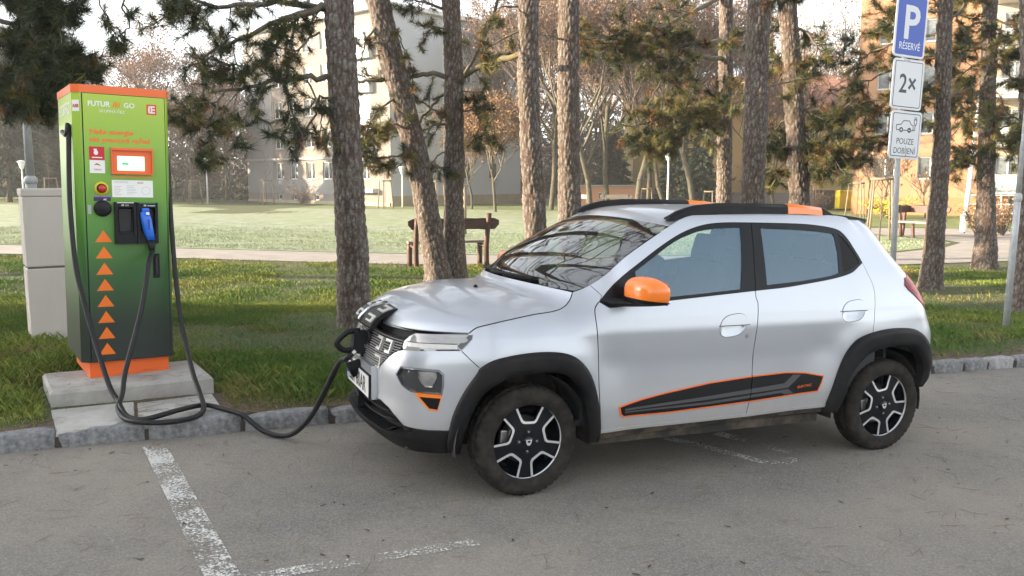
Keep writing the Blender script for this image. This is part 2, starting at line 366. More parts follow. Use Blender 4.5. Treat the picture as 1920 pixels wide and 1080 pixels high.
def blades(name, x, y, hgt, wid, seed, frost=0.0, keepf=None):
    r = np.random.default_rng(seed)
    k = np.ones(len(x), bool) if keepf is None else keepf(x, y, r); x, y = x[k], y[k]; n_ = len(x)
    h = hgt * (.45 + .9 * r.random(n_)) * (.55 + .9 * vnoise(x, y, .45, 3)); a = r.random(n_) * 6.283; ln = (.25 + .75 * r.random(n_)) * h; wd = wid * (.7 + .6 * r.random(n_))
    z = lz(x, y) - .004; ca, sa = np.cos(a), np.sin(a); b2 = a + 1.57 + r.normal(0, .5, n_)
    V = np.empty((n_, 4, 3)); V[:, 0] = np.c_[x - ca * wd / 2, y - sa * wd / 2, z]; V[:, 1] = np.c_[x + ca * wd / 2, y + sa * wd / 2, z]
    mx_, my_ = x + np.cos(b2) * ln * .35, y + np.sin(b2) * ln * .35
    V[:, 2] = np.c_[mx_ + ca * wd / 3, my_ + sa * wd / 3, z + h * .62]; V[:, 3] = np.c_[x + np.cos(b2) * ln, y + np.sin(b2) * ln, z + h]
    base = np.array([.085, .155, .026]); yel = np.array([.23, .255, .05]); dry = np.array([.26, .19, .08]); fr = np.array([.34, .39, .30])
    t1 = np.clip((vnoise(x, y, 1.1, 1) * .7 + vnoise(x, y, .3, 2) * .3 - .35) * 2.2 + r.normal(0, .22, n_), 0, 1)[:, None]
    t2 = np.clip((vnoise(x, y, 1.7, 4) * .6 + vnoise(x, y, .5, 5) * .4 - .66) * 5 + r.normal(0, .3, n_), 0, 1)[:, None]
    c = base * (1 - t1) + yel * t1; c = c * (1 - t2 * .8) + dry * t2 * .8; c *= (.75 + .5 * r.random(n_))[:, None]
    if frost: c = c * (1 - frost) + fr * frost
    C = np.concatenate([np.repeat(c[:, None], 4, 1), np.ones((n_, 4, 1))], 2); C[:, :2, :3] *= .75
    i = np.arange(n_) * 4; F = np.concatenate([np.stack([i, i + 1, i + 2], 1), np.stack([i, i + 2, i + 3], 1)])
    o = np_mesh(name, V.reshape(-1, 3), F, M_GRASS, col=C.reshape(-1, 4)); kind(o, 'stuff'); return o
def rnd(n_, x0, x1, y0, y1, s):
    r = np.random.default_rng(s); return r.uniform(x0, x1, n_), r.uniform(y0, y1, n_)
padarr = np.array(PADQ)
def near_keep(x, y, r):
    d = y - ky(x); k = (d > KW + .02) & (y < 15.95 + .05 * np.sin(x)) & ~((x > 3.6) & (y > 16))
    k &= r.random(len(x)) < np.clip((d - KW) / .75, .04, 1)
    ins = np.zeros(len(x), bool)
    for i in range(len(padarr)):
        x1, y1 = padarr[i]; x2, y2 = padarr[(i + 1) % len(padarr)]; ins ^= ((y1 > y) != (y2 > y)) & (x < (x2 - x1) * (y - y1) / (y2 - y1 + 1e-12) + x1)
    k &= ~ins
    bare = vnoise(x, y, 1.6, 9) * .6 + vnoise(x, y, .5, 10) * .4
    k &= r.random(len(x)) < np.clip((bare - .30) * 4, .10, 1)
    for tx, ty in ((-1.64, 8.95), (-1.25, 13.3), (-.9, 13.6), (.4, 11.5), (6.5, 12.86), (9.3, 15.8)): k &= np.hypot(x - tx, (y - ty) * .8) > .28 + .75 * r.random(len(x)) ** 2
    k &= (np.abs(x) < .64 * y + 1.2)
    return k
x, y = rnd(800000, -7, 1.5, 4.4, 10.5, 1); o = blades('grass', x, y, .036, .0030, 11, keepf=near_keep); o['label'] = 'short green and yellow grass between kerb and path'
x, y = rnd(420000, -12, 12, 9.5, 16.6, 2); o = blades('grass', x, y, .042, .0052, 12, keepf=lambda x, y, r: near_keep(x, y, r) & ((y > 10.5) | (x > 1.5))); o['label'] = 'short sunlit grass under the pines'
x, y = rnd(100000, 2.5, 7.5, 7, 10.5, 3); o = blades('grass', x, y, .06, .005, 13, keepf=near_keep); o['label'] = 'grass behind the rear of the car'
def frost_keep(x, y, r):
    far = 18.75 + np.where(x > 4, (x - 4) * .14, 0); return (y > far) & (np.abs(x) < .62 * y + 1) & (r.random(len(x)) < np.clip(2.2 - (y - 18.6) * .22, .12, 1)) & (x < np.interp(y, [18.6, 19.4, 20.9, 22.3, 23.3, 25.3, 27.5, 30], [6.0, 8.4, 10.3, 11.4, 11.5, 10.7, 9.3, 7.4]))
x, y = rnd(170000, -15, 13, 18.6, 30, 4); o = blades('frosted_grass', x, y, .040, .010, 14, frost=.62, keepf=frost_keep); o['label'] = 'frosted grass tips at the edge of the meadow'
# long tufts round the plinth and cabinet
def tufts(spots, s):
    X, Y = [], []; r = np.random.default_rng(s)
    for (cx, cy, rad, n_) in spots: X.append(r.normal(cx, rad, n_)); Y.append(r.normal(cy, rad, n_))
    return np.concatenate(X), np.concatenate(Y)
x, y = tufts([(a_, b_, c_, int(d_ * 2.2)) for a_, b_, c_, d_ in [(-3.55, 6.2, .16, 700), (-3.4, 6.6, .2, 700), (-3.75, 6.9, .25, 800), (-3.1, 5.1, .2, 250), (-3.5, 5.6, .2, 500), (-4.3, 7.3, .2, 700), (-2.2, 6.5, .18, 400), (-1.9, 6.0, .18, 300), (-1.5, 6.1, .25, 500), (-3.9, 6.2, .3, 900), (-4.2, 6.6, .3, 900)]], 5)
o = blades('long_grass', x, y, .075, .0024, 15, keepf=near_keep); o['label'] = 'longer grass tufts around the concrete base and cabinet'
# litter
M_NEEDLE = mat('dry_needle', (.17, .115, .055), .8); M_BIT = mat('leaf_scrap', (.045, .032, .022), .9)
def litter(name, n_, s, x0, x1, y0, y1, zf, ln, wd, m, keepf):
    r = np.random.default_rng(s); x, y = r.uniform(x0, x1, n_), r.uniform(y0, y1, n_); k = keepf(x, y); x, y = x[k], y[k]; n_ = len(x); a = r.random(n_) * 6.283; L = ln * (.4 + r.random(n_)); V = np.empty((n_, 6, 3)); bend = r.normal(0, .25, n_)
    z = zf(x, y) + .003
    for k2, t in enumerate((-.5, 0, .5)):
        an = a + bend * t * 2; px_, py_ = x + np.cos(an) * L * t, y + np.sin(an) * L * t; ww = wd * (1 if t == 0 else .6)
        V[:, k2 * 2] = np.c_[px_ - np.sin(a) * ww, py_ + np.cos(a) * ww, z + .003]; V[:, k2 * 2 + 1] = np.c_[px_ + np.sin(a) * ww, py_ - np.cos(a) * ww, z + .002]
    i = np.arange(n_) * 6; F = np.concatenate([np.stack([i, i + 1, i + 3, i + 2], 1), np.stack([i + 2, i + 3, i + 5, i + 4], 1)])
    return kind(np_mesh(name, V.reshape(-1, 3), F, m), 'stuff')
road = lambda x, y: (y < ky(x) - .01)
litter('pine_needles', 4200, 21, -6, 8, 2.2, 9, gz, .10, .0014, M_NEEDLE, road)['label'] = 'dry pine needles scattered on the asphalt'
litter('leaf_scraps', 420, 22, -5, 7, 2.2, 9, gz, .028, .005, M_BIT, road)['label'] = 'dark scraps of leaf on the asphalt'
litter('pine_needles', 5200, 23, -5, 6, 4.6, 9.5, lambda x, y: lz(x, y) + .004, .11, .0016, M_NEEDLE, lambda x, y: (y > ky(x) + KW) & (y < ky(x) + KW + 1.0))['label'] = 'brown needle litter on the bare verge'
litter('pine_needles', 420, 24, -3.4, -1.7, 4.7, 6.4, lambda x, y: np.full(len(x), 0.0) + np.where(y - 5.86 - (x + 2.1) * .51 > -.02, .238, .118) - .0, .11, .0014, M_NEEDLE, lambda x, y: np.array([in_poly(padarr, q) for q in zip(x, y)]))['label'] = 'pine needles lying on the concrete base'

# ================================================================== BUILDINGS
M_WHITE = mat('window_white', (.55, .55, .53), .5); M_PANE = mat('window_pane', (.035, .045, .05), .06, coat=1.0, col2=(.22, .24, .24), scale=.9, lo=.42, hi=.6)
M_SILL = mat('sill_grey', (.30, .29, .28), .7)
_wcache = {}
def window_part(b, M, wd, ht, mull=1, depth=.10):
    """window > pane, sill; frame in the wall plane: M maps x right, y up, z outward, origin at the lower left corner"""
    k = (round(wd, 2), round(ht, 2), mull)
    if k not in _wcache:
        f = .055; mb = MB()
        mb.box((wd / 2, f / 2, 0), (wd, f, .06)); mb.box((wd / 2, ht - f / 2, 0), (wd, f, .06)); mb.box((f / 2, ht / 2, 0), (f, ht - 2 * f, .06)); mb.box((wd - f / 2, ht / 2, 0), (f, ht - 2 * f, .06))
        for i in range(mull): x = wd * (i + 1) / (mull + 1) if mull > 1 else wd * .56; mb.box((x, ht / 2, 0), (f * 1.2, ht - 2 * f, .058))
        a = mb.build('window', M_WHITE); mb = MB(); mb.box((wd / 2, ht / 2, -.008), (wd - .06, ht - .06, .012)); p_ = mb.build('pane', M_PANE); mb = MB(); mb.box((wd / 2, -.025, .07), (wd + .08, .045, .16)); s_ = mb.build('sill', M_SILL)
        _wcache[k] = (a.data, p_.data, s_.data)
        for o in (a, p_, s_): bpy.data.objects.remove(o)
    w_, p_, s_ = _wcache[k]; o = link('window', w_, b); o.matrix_local = M @ Matrix.Translation((0, 0, -depth)); link('pane', p_, o); link('sill', s_, o); return o
def facade(b, A, B, z0, z1, wins, m, name='wall', thick=.3, nwin=True):
    """wall from A to B (seen from the side where A is left) with real openings; wins = (s, z, w, h, mullions)"""
    A, B = Vector((*A, 0)), Vector((*B, 0)); L = (B - A).length; ex = (B - A) / L; out = Vector((ex.y, -ex.x, 0)); M = Matrix((ex, Vector((0, 0, 1)), out)).transposed().to_4x4(); M.translation = A
    xs = sorted(set([0, L] + [round(q, 3) for w in wins for q in (w[0], w[0] + w[2])])); zs = sorted(set([z0, z1] + [round(q, 3) for w in wins for q in (w[1], w[1] + w[3])]))
    mb = MB()
    for i in range(len(xs) - 1):
        for j in range(len(zs) - 1):
            cx, cz = (xs[i] + xs[i + 1]) / 2, (zs[j] + zs[j + 1]) / 2
            if any(w[0] < cx < w[0] + w[2] and w[1] < cz < w[1] + w[3] for w in wins): continue
            mb.add([M @ Vector(q) for q in ((xs[i], zs[j], 0), (xs[i + 1], zs[j], 0), (xs[i + 1], zs[j + 1], 0), (xs[i], zs[j + 1], 0))], [(0, 1, 2, 3)])
    for (s, z, w_, h, *_) in wins:
        q = [(s, z), (s + w_, z), (s + w_, z + h), (s, z + h)]
        for k in range(4): a, c = q[k], q[(k + 1) % 4]; mb.add([M @ Vector((a[0], a[1], 0)), M @ Vector((c[0], c[1], 0)), M @ Vector((c[0], c[1], -.16)), M @ Vector((a[0], a[1], -.16))], [(0, 1, 2, 3)])
    o = mb.build(name, m, b, normals_fix=False)
    for (s, z, w_, h, *mu) in wins: window_part(b, M @ Matrix.Translation((s, z, 0)), w_, h, mu[0] if mu else 1)
    return M
def strip(b, M, x0, x1, z0, z1, o0, o1, m, name):
    mb = MB(); mb.box(((x0 + x1) / 2, (z0 + z1) / 2, (o0 + o1) / 2), (x1 - x0, z1 - z0, o1 - o0)); o = mb.build(name, m, b); o.matrix_local = M; return o
def block_shell(b, corners, z1, m, roofm, rise=.0):
    mb = MB(); mb.add([(x, y, z1) for x, y in corners], [tuple(range(len(corners)))]); mb.build('roof', roofm, b)
M_BEIGE = mat('render_beige', (.185, .160, .138), .9, col2=(.215, .188, .165), scale=.5); M_GREY = mat('render_grey', (.21, .205, .205), .9, col2=(.25, .245, .24), scale=.6)
M_PALE = mat('gable_pale', (.40, .43, .46), .9, col2=(.44, .46, .49), scale=.4); M_PLINTH = mat('plinth_cream', (.36, .31, .21), .9, col2=(.28, .24, .18), scale=1.2); M_ROOFD = mat('roof_dark', (.10, .095, .09), .8)
# apartment block on the left
A0, A1, A2 = (-19.0, 62.0), (-7.24, 51.5), (.6, 60.3)
b1 = thing('apartment_building', 'pale grey apartment block with a blank gable corner behind the leaning pine', 'building')
rows = [1.56, 3.62, 5.66, 7.72, 9.75]; wins = []
for r in rows:
    for s in (3.55, 5.25, 7.15, 9.0): wins.append((s, r, .95, 1.12))
    if r != 1.56: wins.append((11.6, r - .1, 2.4, 1.25, 4))
wins += [(11.9, 1.56, .8, 1.1), (13.0, 1.56, .75, 1.1)]
wins += [(s, .18, .5, .38, 0) for s in (3.7, 5.5, 8.0, 12.4)]
Mf = facade(b1, A0, A1, -.15, 11.55, wins, M_BEIGE)
strip(b1, Mf, 0, 15.7, 2.84, 2.98, .002, .16, M_SILL, 'string_course'); strip(b1, Mf, 0.01, 3.3, .62, 11.5, .003, .03, M_GREY, 'wall_panel'); strip(b1, Mf, 3.31, 10.6, .62, 1.50, .003, .02, M_GREY, 'wall_panel'); strip(b1, Mf, 3.31, 10.6, 2.74, 2.83, .003, .02, M_GREY, 'wall_panel'); strip(b1, Mf, 0, 15.7, -.1, .16, .002, .08, M_PLINTH, 'plinth')
for r in rows[1:]: strip(b1, Mf, 11.3, 14.3, r - .95, r - .14, .004, .35, M_PALE, 'loggia_front')
strip(b1, Mf, 10.9, 14.6, .75, 1.0, .003, .5, M_PALE, 'loggia_front'); strip(b1, Mf, -.2, 15.9, 11.55, 11.75, -.1, .45, M_WHITE, 'cornice')
d12 = Vector((A2[0] - A1[0], A2[1] - A1[1])); Lg = d12.length
Mg = facade(b1, A1, A2, -.15, 11.55, [(6.1, r, .85, 1.1) for r in rows] + [(8.6, r, .85, 1.1) for r in rows] + [(s, .2, .6, .35, 0) for s in (2.5, 5.0, 7.5, 9.6)], M_PALE)
strip(b1, Mg, -.2, Lg + .2, 11.55, 11.80, -.1, .35, M_WHITE, 'cornice'); strip(b1, Mg, 0, Lg, -.1, .55, .002, .06, M_PLINTH, 'plinth'); strip(b1, Mg, 4.32, 4.55, .6, 11.5, .003, .09, M_WHITE, 'downpipe_strip')
ex = Vector((d12.x, d12.y)).normalized(); back = [A0, A1, A2, (A0[0] + d12.x, A0[1] + d12.y)]
block_shell(b1, back, 11.74, M_BEIGE, M_ROOFD)
mb = MB(); mb.add([(*A0, -.2), (*back[3], -.2), (*back[3], 11.7), (*A0, 11.7), (*A2, -.2), (*A2, 11.7)], [(0, 1, 2, 3), (1, 4, 5, 2)]); mb.build('wall', M_GREY, b1)
# ochre house in the middle distance
M_OCHRE = mat('render_ochre', (.40, .29, .13), .9, col2=(.46, .345, .17), scale=.5); M_TILE = mat('roof_tiles', (.20, .10, .07), .85, col2=(.27, .15, .11), scale=2.5)
b2 = thing('ochre_house', 'long ochre rendered house with white windows behind the bare trees', 'building')
B0, B1 = (8.0, 57.0), (24.5, 55.0); ws = []
for s in (.7, 1.9, 4.2, 5.6, 7.6, 9.0, 11.2, 13.0, 14.9):
    for z in (1.55, 4.0): ws.append((s, z, .62, .72))
ws += [(s, .15, .4, .35, 0) for s in (1.0, 2.6, 4.4, 7.7, 9.4, 13.2)]
Mb = facade(b2, B0, B1, -.15, 5.9, ws, M_OCHRE); strip(b2, Mb, 0, 16.6, -.1, .7, .002, .05, M_GREY, 'plinth')
mb = MB(); mb.add([(7.6, 56.5, 5.85), (24.9, 54.5, 5.85), (25.2, 59.2, 8.6), (7.9, 61.2, 8.6), (25.6, 64, 5.8), (8.3, 66, 5.8)], [(0, 1, 2, 3), (3, 2, 4, 5)]); mb.build('roof', M_TILE, b2)
mb = MB(); mb.add([(8.0, 57, -.15), (8.0, 57, 5.9), (8.5, 65.6, 5.9), (8.5, 65.6, -.15), (7.95, 61.2, 8.5)], [(0, 1, 4, 2, 3)]); mb.build('gable_wall', M_OCHRE, b2); mb = MB(); mb.add([(24.5, 55, -.15), (24.5, 55, 5.9), (25.1, 59.2, 8.5), (25.4, 64, 5.9), (25.4, 64, -.15)], [(0, 1, 2, 3, 4)]); mb.build('gable_wall', M_OCHRE, b2)
for x in (11.5, 18.5): mb = MB(); mb.box((x, 60.2, 8.9), (.6, .6, 1.4)); mb.build('chimney', M_TILE, b2)
b3 = thing('garage', 'low salmon garage wall with a small white window beyond the benches', 'building')
M_SALMON = mat('render_salmon', (.52, .26, .16), .9, col2=(.58, .31, .2), scale=.7)
Mc = facade(b3, (3.9, 52.2), (7.7, 53.0), -.15, 1.1, [(1.4, .35, .5, .42, 1)], M_SALMON); strip(b3, Mc, -.1, 4.0, 1.1, 1.2, -2.8, .12, M_SILL, 'roof')
mb = MB(); mb.add([(3.9, 52.2, -.15), (3.9, 52.2, 1.1), (3.3, 55, 1.1), (3.3, 55, -.15)], [(0, 1, 2, 3)]); mb.build('side_wall', M_SALMON, b3)
# orange apartment block on the right
M_OR1 = mat('render_orange', (.36, .195, .105), .9, col2=(.395, .22, .125), scale=.5); M_OR2 = mat('plinth_orange', (.36, .165, .075), .9, col2=(.40, .19, .09), scale=.6); M_BALC = mat('balcony_panel', (.34, .36, .36), .6); M_CREAM = mat('render_cream', (.42, .34, .25), .9)
b4 = thing('apartment_building', 'orange apartment block with white windows and balconies behind the sign', 'building')
C0, C1, C2 = (16.25, 41.0), (21.0, 38.7), (34, 32.4); ws = []
for k in range(6):
    z = 1.58 + 2.06 * k
    for s in (.85, 2.75): ws.append((s, z, .95, 1.02))
ws += [(s, .35, .5, .3, 0) for s in (1.2, 2.9)]
Md = facade(b4, C0, C1, -.2, 14.0, ws, M_OR1); strip(b4, Md, -.03, 5.27, -.15, .74, .002, .07, M_OR2, 'plinth')
ws = []
for k in range(6):
    z = 1.1 + 2.06 * k
    for s in (.6, 3.2, 5.6, 8.2): ws.append((s, z, 1.5, 1.5, 2))
Me = facade(b4, C1, C2, 1.0, 14.0, ws, M_CREAM); Mo = facade(b4, C1, C2, -.2, 1.0, [(1.2, .1, .9, .85, 1), (4.8, .1, .9, .85, 1)], M_OR2, 'plinth_wall')
for k in range(6):
    z = .93 + 2.06 * k
    for s in (.15, 2.75, 5.35, 7.95):
        strip(b4, Me, s, s + 2.45, z, z + .11, .003, 1.0, M_WHITE, 'balcony_slab')
        rl_ = strip(b4, Me, s, s + 2.45, z + .16, z + .78, .94, .97, M_BALC, 'balcony_front'); strip(b4, Me, s, s + 2.45, z + .80, z + .84, .92, .99, M_WHITE, 'handrail')
        if k == 0:
            for q in np.arange(s + .1, s + 2.4, .16): pass
mb = MB(); mb.add([(*C0, -.2), (*C0, 14), (19.8, 48.5, 14), (19.8, 48.5, -.2)], [(0, 1, 2, 3)]); mb.add([(*C0, 14.0), (*C1, 14.0), (*C2, 14.0), (37.5, 40, 14.0), (19.8, 48.5, 14.0)], [(0, 1, 2, 3, 4)]); mb.add([(*C2, -.2), (*C2, 14), (37.5, 40, 14), (37.5, 40, -.2)], [(0, 1, 2, 3)]); mb.build('side_wall', M_OR1, b4)
# unseen block added left of the car park to cast shade over the car
shade_block = thing('apartment_building', 'unseen tall grey block added left of the car park to shade it', 'building')
E0, E1 = (-30, -31.5), (-27.0, 5.4); ws = []
for k in range(5):
    for s in np.arange(1.5, 36, 2.6): ws.append((float(s), 1.4 + 2.8 * k, 1.3, 1.4, 1))
facade(shade_block, E1, E0, -.3, 15.0, [], M_GREY); mb = MB(); mb.box((-33.5, -13.6, 7.4), (9, 37.4, 15.2), Matrix.Rotation(-.08, 3, 'Z')); mb.build('wall', M_GREY, shade_block)

# ================================================================== THE CAR
# body surface (car coordinates: x rearward from the front axle, y lateral, near side negative, z up)
# ---------------------------------------------------------------- car body surface (car coordinates: x rearward, y lateral, z up, metres)
def crv(x, xs, ys):
    """smooth monotone-ish cubic through table (vectorised)"""
    xs=np.asarray(xs,float); ys=np.asarray(ys,float); x=np.asarray(x,float)
    d=np.diff(ys)/np.diff(xs); m=np.empty_like(ys)
    m[0]=d[0]; m[-1]=d[-1]
    for i in range(1,len(xs)-1):
        m[i]=0 if d[i-1]*d[i]<=0 else 2*d[i-1]*d[i]/(d[i-1]+d[i])
    i=np.clip(np.searchsorted(xs,x)-1,0,len(xs)-2); h=xs[i+1]-xs[i]; t=np.clip((x-xs[i])/h,0,1)
    t2=t*t; t3=t2*t
    return (2*t3-3*t2+1)*ys[i]+(t3-2*t2+t)*h*m[i]+(-2*t3+3*t2)*ys[i+1]+(t3-t2)*h*m[i+1]
def sst(a,b,x):
    t=np.clip((x-a)/(b-a),0,1); return t*t*(3-2*t)
def X0(z): return crv(z,[.12,.20,.26,.32,.40,.50,.60,.68,.75,.80,.84,.88,.95,1.1],[-.53,-.58,-.655,-.705,-.70,-.69,-.688,-.678,-.655,-.632,-.61,-.58,-.50,-.35])
def XS(z): return crv(z,[.15,.30,.42,.55,.70,.85,.97,1.09,1.2,1.3,1.38,1.44,1.5],[2.60,2.66,2.73,2.765,2.765,2.72,2.68,2.60,2.51,2.44,2.385,2.30,2.2])
def W(x,z):
    x=np.asarray(x,float); z=np.asarray(z,float)
    door=crv(z,[.15,.25,.30,.36,.45,.55,.65,.75,.82,.90,.97,1.03,1.10,1.25,1.38,1.43,1.462,1.50],
               [.70,.735,.755,.768,.778,.7762,.7748,.7775,.7785,.768,.752,.736,.716,.664,.612,.585,.545,.44])
    fen=crv(z,[.15,.25,.30,.45,.60,.72,.82,.87,.92,.96,1.0,1.03,1.10,1.3],[.70,.735,.755,.772,.774,.772,.762,.748,.720,.685,.648,.62,.56,.45])
    b=sst(.20,.44,x)
    w=fen*(1-b)+door*b
    w=w*(1-.010*((x-1.1)/1.3)**2)
    w=w-.03*sst(1.5,2.4,x)*sst(.9,1.4,z)
    for cx in (0.,2.423-.09):
        r=np.hypot((x-cx-(0 if cx==0 else .0)),(z-.30)*.98)
        w=w+.016*(1-sst(.44,.60,r))*sst(.2,.45,z+.2)
    return w
GY=np.array([0,.12,.22,.32,.40,.47,.53,.58,.62,.66,.70,.735,.76])/.76
GX=np.array([0,.004,.012,.028,.050,.078,.115,.165,.220,.285,.355,.43,.50])/.50
PH=np.radians(np.array([12,24,36,48,60,72,82,90]))
RC=.20
SIDE=np.array([-.08,.05,.2,.32,.44,.6,.9,1.2,1.5,1.7,1.9,2.05,2.2])
def keys(z):
    z=np.atleast_1d(z).astype(float)[:,None]
    xs0=X0(z); w0=W(-.2+0*z,z)
    xf=xs0+GX[None]*(-.2-xs0); yf=GY[None]*w0
    xsd=np.repeat(SIDE[None],len(z),0); ysd=W(xsd,z+0*xsd)
    S=XS(z); xe=S+.115; x_s=xe-RC
    wr=W(np.minimum(x_s,2.6),z)-.012
    xc=x_s+RC*np.sin(PH)[None]; yc=wr-RC+RC*np.cos(PH)[None]
    q=np.array([.8,.6,.4,.2,0.])[None]
    xq=xe+.07*(1-q*q)+0*z; yq=(wr-RC)*q
    xr=np.concatenate([xc,xq],1); yr=np.concatenate([yc,yq],1)
    xst=x_s; yst=W(np.minimum(xst,2.6),z)-.012
    return np.concatenate([xf,xsd,xst,xr],1),np.concatenate([yf,ysd,yst,yr],1)
def _uk():
    X,Y=keys(np.array([.62])); X=X[0];Y=Y[0]
    s=np.r_[0,np.cumsum(np.hypot(np.diff(X),np.diff(Y)))]
    i=len(GY)+1  # key with u = x = .05
    k0=len(GY)-1
    u=s-s[k0]-.2
    u[k0:k0+1+len(SIDE)]=np.r_[-.2,SIDE]
    j=k0+len(SIDE)
    u[j:]=s[j:]-s[j]+2.2
    return u
UK=_uk()
def P(u,z):
    """surface point(s) for the near half: x, half width y>=0, z"""
    u=np.atleast_1d(np.asarray(u,float)); z=np.atleast_1d(np.asarray(z,float))
    X,Y=keys(z)
    i=np.clip(np.searchsorted(UK,u)-1,0,len(UK)-2)
    r=np.arange(len(u)); h=UK[i+1]-UK[i]; t=np.clip((u-UK[i])/h,0,1)
    out=[]
    im=np.maximum(i-1,0); ip=np.minimum(i+2,len(UK)-1)
    for A,mode in ((X,0),(Y,1)):
        a0,a1,a2,a3=A[r,im],A[r,i],A[r,i+1],A[r,ip]
        m1=(a2-a0)/np.maximum(UK[i+1]-UK[im],1e-9); m2=(a3-a1)/np.maximum(UK[ip]-UK[i],1e-9)
        if mode==0:
            m1=np.where(i==0,0,m1); 
        else:
            m1=np.where(i==0,(a2-a1)/h,m1)
        t2=t*t;t3=t2*t
        out.append((2*t3-3*t2+1)*a1+(t3-2*t2+t)*h*m1+(-2*t3+3*t2)*a2+(t3-t2)*h*m2)
    return np.stack([out[0],out[1],z],1)
def N(u,z):
    u=np.atleast_1d(np.asarray(u,float)); z=np.atleast_1d(np.asarray(z,float)); e=.004
    du=P(u+e,z)-P(u-e,z); dz=P(u,z+e)-P(u,z-e)
    n=np.cross(dz,du)   # for near side with y>=0 : fix sign outward
    n/=np.maximum(np.linalg.norm(n,axis=1,keepdims=True),1e-9)
    c=P(u,z)-np.array([1.1,0,0.6]); s=np.sign((n*c*np.array([1,1,.0])).sum(1)); s[s==0]=1
    return n*s[:,None]

M_PAINT, n, l, p = nodes_of('silver_paint')
p.inputs['Base Color'].default_value = (0.44, 0.465, 0.51, 1); p.inputs['Metallic'].default_value = 0.55
p.inputs['Roughness'].default_value = 0.34; p.inputs['Coat Weight'].default_value = 0.7; p.inputs['Coat Roughness'].default_value = 0.09
tc = n.new('ShaderNodeTexCoord'); sx = n.new('ShaderNodeSeparateXYZ'); l.new(tc.outputs['Object'], sx.inputs[0])
nz = n.new('ShaderNodeTexNoise'); nz.inputs['Scale'].default_value = 7; nz.inputs['Detail'].default_value = 7; nz.inputs['Roughness'].default_value = .7
l.new(tc.outputs['Object'], nz.inputs['Vector'])
mr = n.new('ShaderNodeMapRange'); mr.inputs['From Min'].default_value = 0.66; mr.inputs['From Max'].default_value = 0.30   # road dirt thrown up along the sills
l.new(sx.outputs['Z'], mr.inputs['Value'])
mu = n.new('ShaderNodeMath'); mu.operation = 'MULTIPLY'; l.new(mr.outputs[0], mu.inputs[0]); l.new(nz.outputs['Fac'], mu.inputs[1])
m2 = n.new('ShaderNodeMath'); m2.operation = 'MULTIPLY'; m2.inputs[1].default_value = 1.15; l.new(mu.outputs[0], m2.inputs[0])
mx = n.new('ShaderNodeMix'); mx.data_type = 'RGBA'; mx.inputs['A'].default_value = (0.44, 0.465, 0.51, 1); mx.inputs['B'].default_value = (0.33, 0.29, 0.24, 1)
l.new(m2.outputs[0], mx.inputs['Factor']); l.new(mx.outputs['Result'], p.inputs['Base Color'])
ms = n.new('ShaderNodeMath'); ms.operation = 'MULTIPLY_ADD'; ms.inputs[1].default_value = 0.5; ms.inputs[2].default_value = 0.33
l.new(m2.outputs[0], ms.inputs[0]); l.new(ms.outputs[0], p.inputs['Roughness'])
mt = n.new('ShaderNodeMath'); mt.operation = 'MULTIPLY_ADD'; mt.inputs[1].default_value = -0.6; mt.inputs[2].default_value = 0.55
l.new(m2.outputs[0], mt.inputs[0]); l.new(mt.outputs[0], p.inputs['Metallic'])

M_CLAD = mat('black_cladding', (0.006, 0.007, 0.009), 0.5, col2=(0.016, 0.015, 0.014), scale=5, bump=0.15, bscale=260, spec=.16)
M_FRAME = mat('window_frame_black', (0.006, 0.007, 0.009), 0.34, spec=.2)
M_TRIM = mat('matt_black_plastic', (0.008, 0.008, 0.009), 0.6, spec=.2)
M_DARK = mat('dark_gap', (0.006, 0.006, 0.007), 0.8)
M_RUBBER = mat('tyre_rubber', (0.018, 0.017, 0.016), 0.85, col2=(0.056, 0.048, 0.039), scale=14, lo=0.40, hi=0.80, bump=0.25, bscale=90, spec=.15)
M_MUD = mat('muddy_liner', (0.020, 0.018, 0.016), 0.9, col2=(0.10, 0.078, 0.055), scale=6, lo=0.45, hi=0.7)
M_GLOSSBLK = mat('gloss_black_alloy', (0.006, 0.007, 0.010), 0.2, spec=.35)
M_ALLOY = mat('machined_alloy', (0.66, 0.66, 0.66), 0.36, metal=0.55)
M_STEEL = mat('dull_steel', (0.32, 0.31, 0.30), 0.42, metal=0.9)
M_ORANGE = mat('orange_paint', (0.86, 0.20, 0.012), 0.30, coat=0.6)
M_ORANGE_L = mat('orange_line', (0.80, 0.14, 0.02), 0.45)
M_STRIPE = mat('grey_stripe', (0.075, 0.075, 0.08), 0.5, spec=.2)
M_STRIPBG = mat('strip_charcoal', (0.010, 0.010, 0.011), 0.5, spec=.2)
M_CHROME = mat('chrome', (0.75, 0.76, 0.78), 0.10, metal=1.0)
M_SILVERP = mat('satin_silver_plastic', (0.50, 0.49, 0.47), 0.4, metal=0.4)
M_SEAT = mat('seat_cloth', (0.030, 0.032, 0.036), 0.85)
M_INT = mat('cabin_plastic', (0.030, 0.032, 0.036), 0.7)
M_HEADL = mat('headliner', (0.30, 0.30, 0.31), 0.9)
M_PLATE = mat('plate_white', (0.78, 0.78, 0.76), 0.35)
M_PBLUE = mat('plate_blue', (0.012, 0.035, 0.33), 0.4)
M_INK = mat('black_ink', (0.010, 0.010, 0.012), 0.5)
M_TAIL = mat('tail_lamp_red', (0.42, 0.010, 0.018), 0.25, spec=.25, col2=(0.20, 0.005, 0.010), scale=12, lo=.45, hi=.55)
M_LAMPGLASS = mat('lamp_lens', (0.22, 0.22, 0.22), 0.12, coat=1.0, metal=0.25, col2=(0.36, 0.355, 0.345), scale=3, stretch=(1, 1, 6))
M_FOGGLASS = mat('fog_lens', (0.035, 0.037, 0.040), 0.10, coat=1.0)
M_REFLECT = mat('lamp_reflector', (0.30, 0.31, 0.32), 0.22, metal=0.8, col2=(0.5, 0.5, 0.5), scale=18)

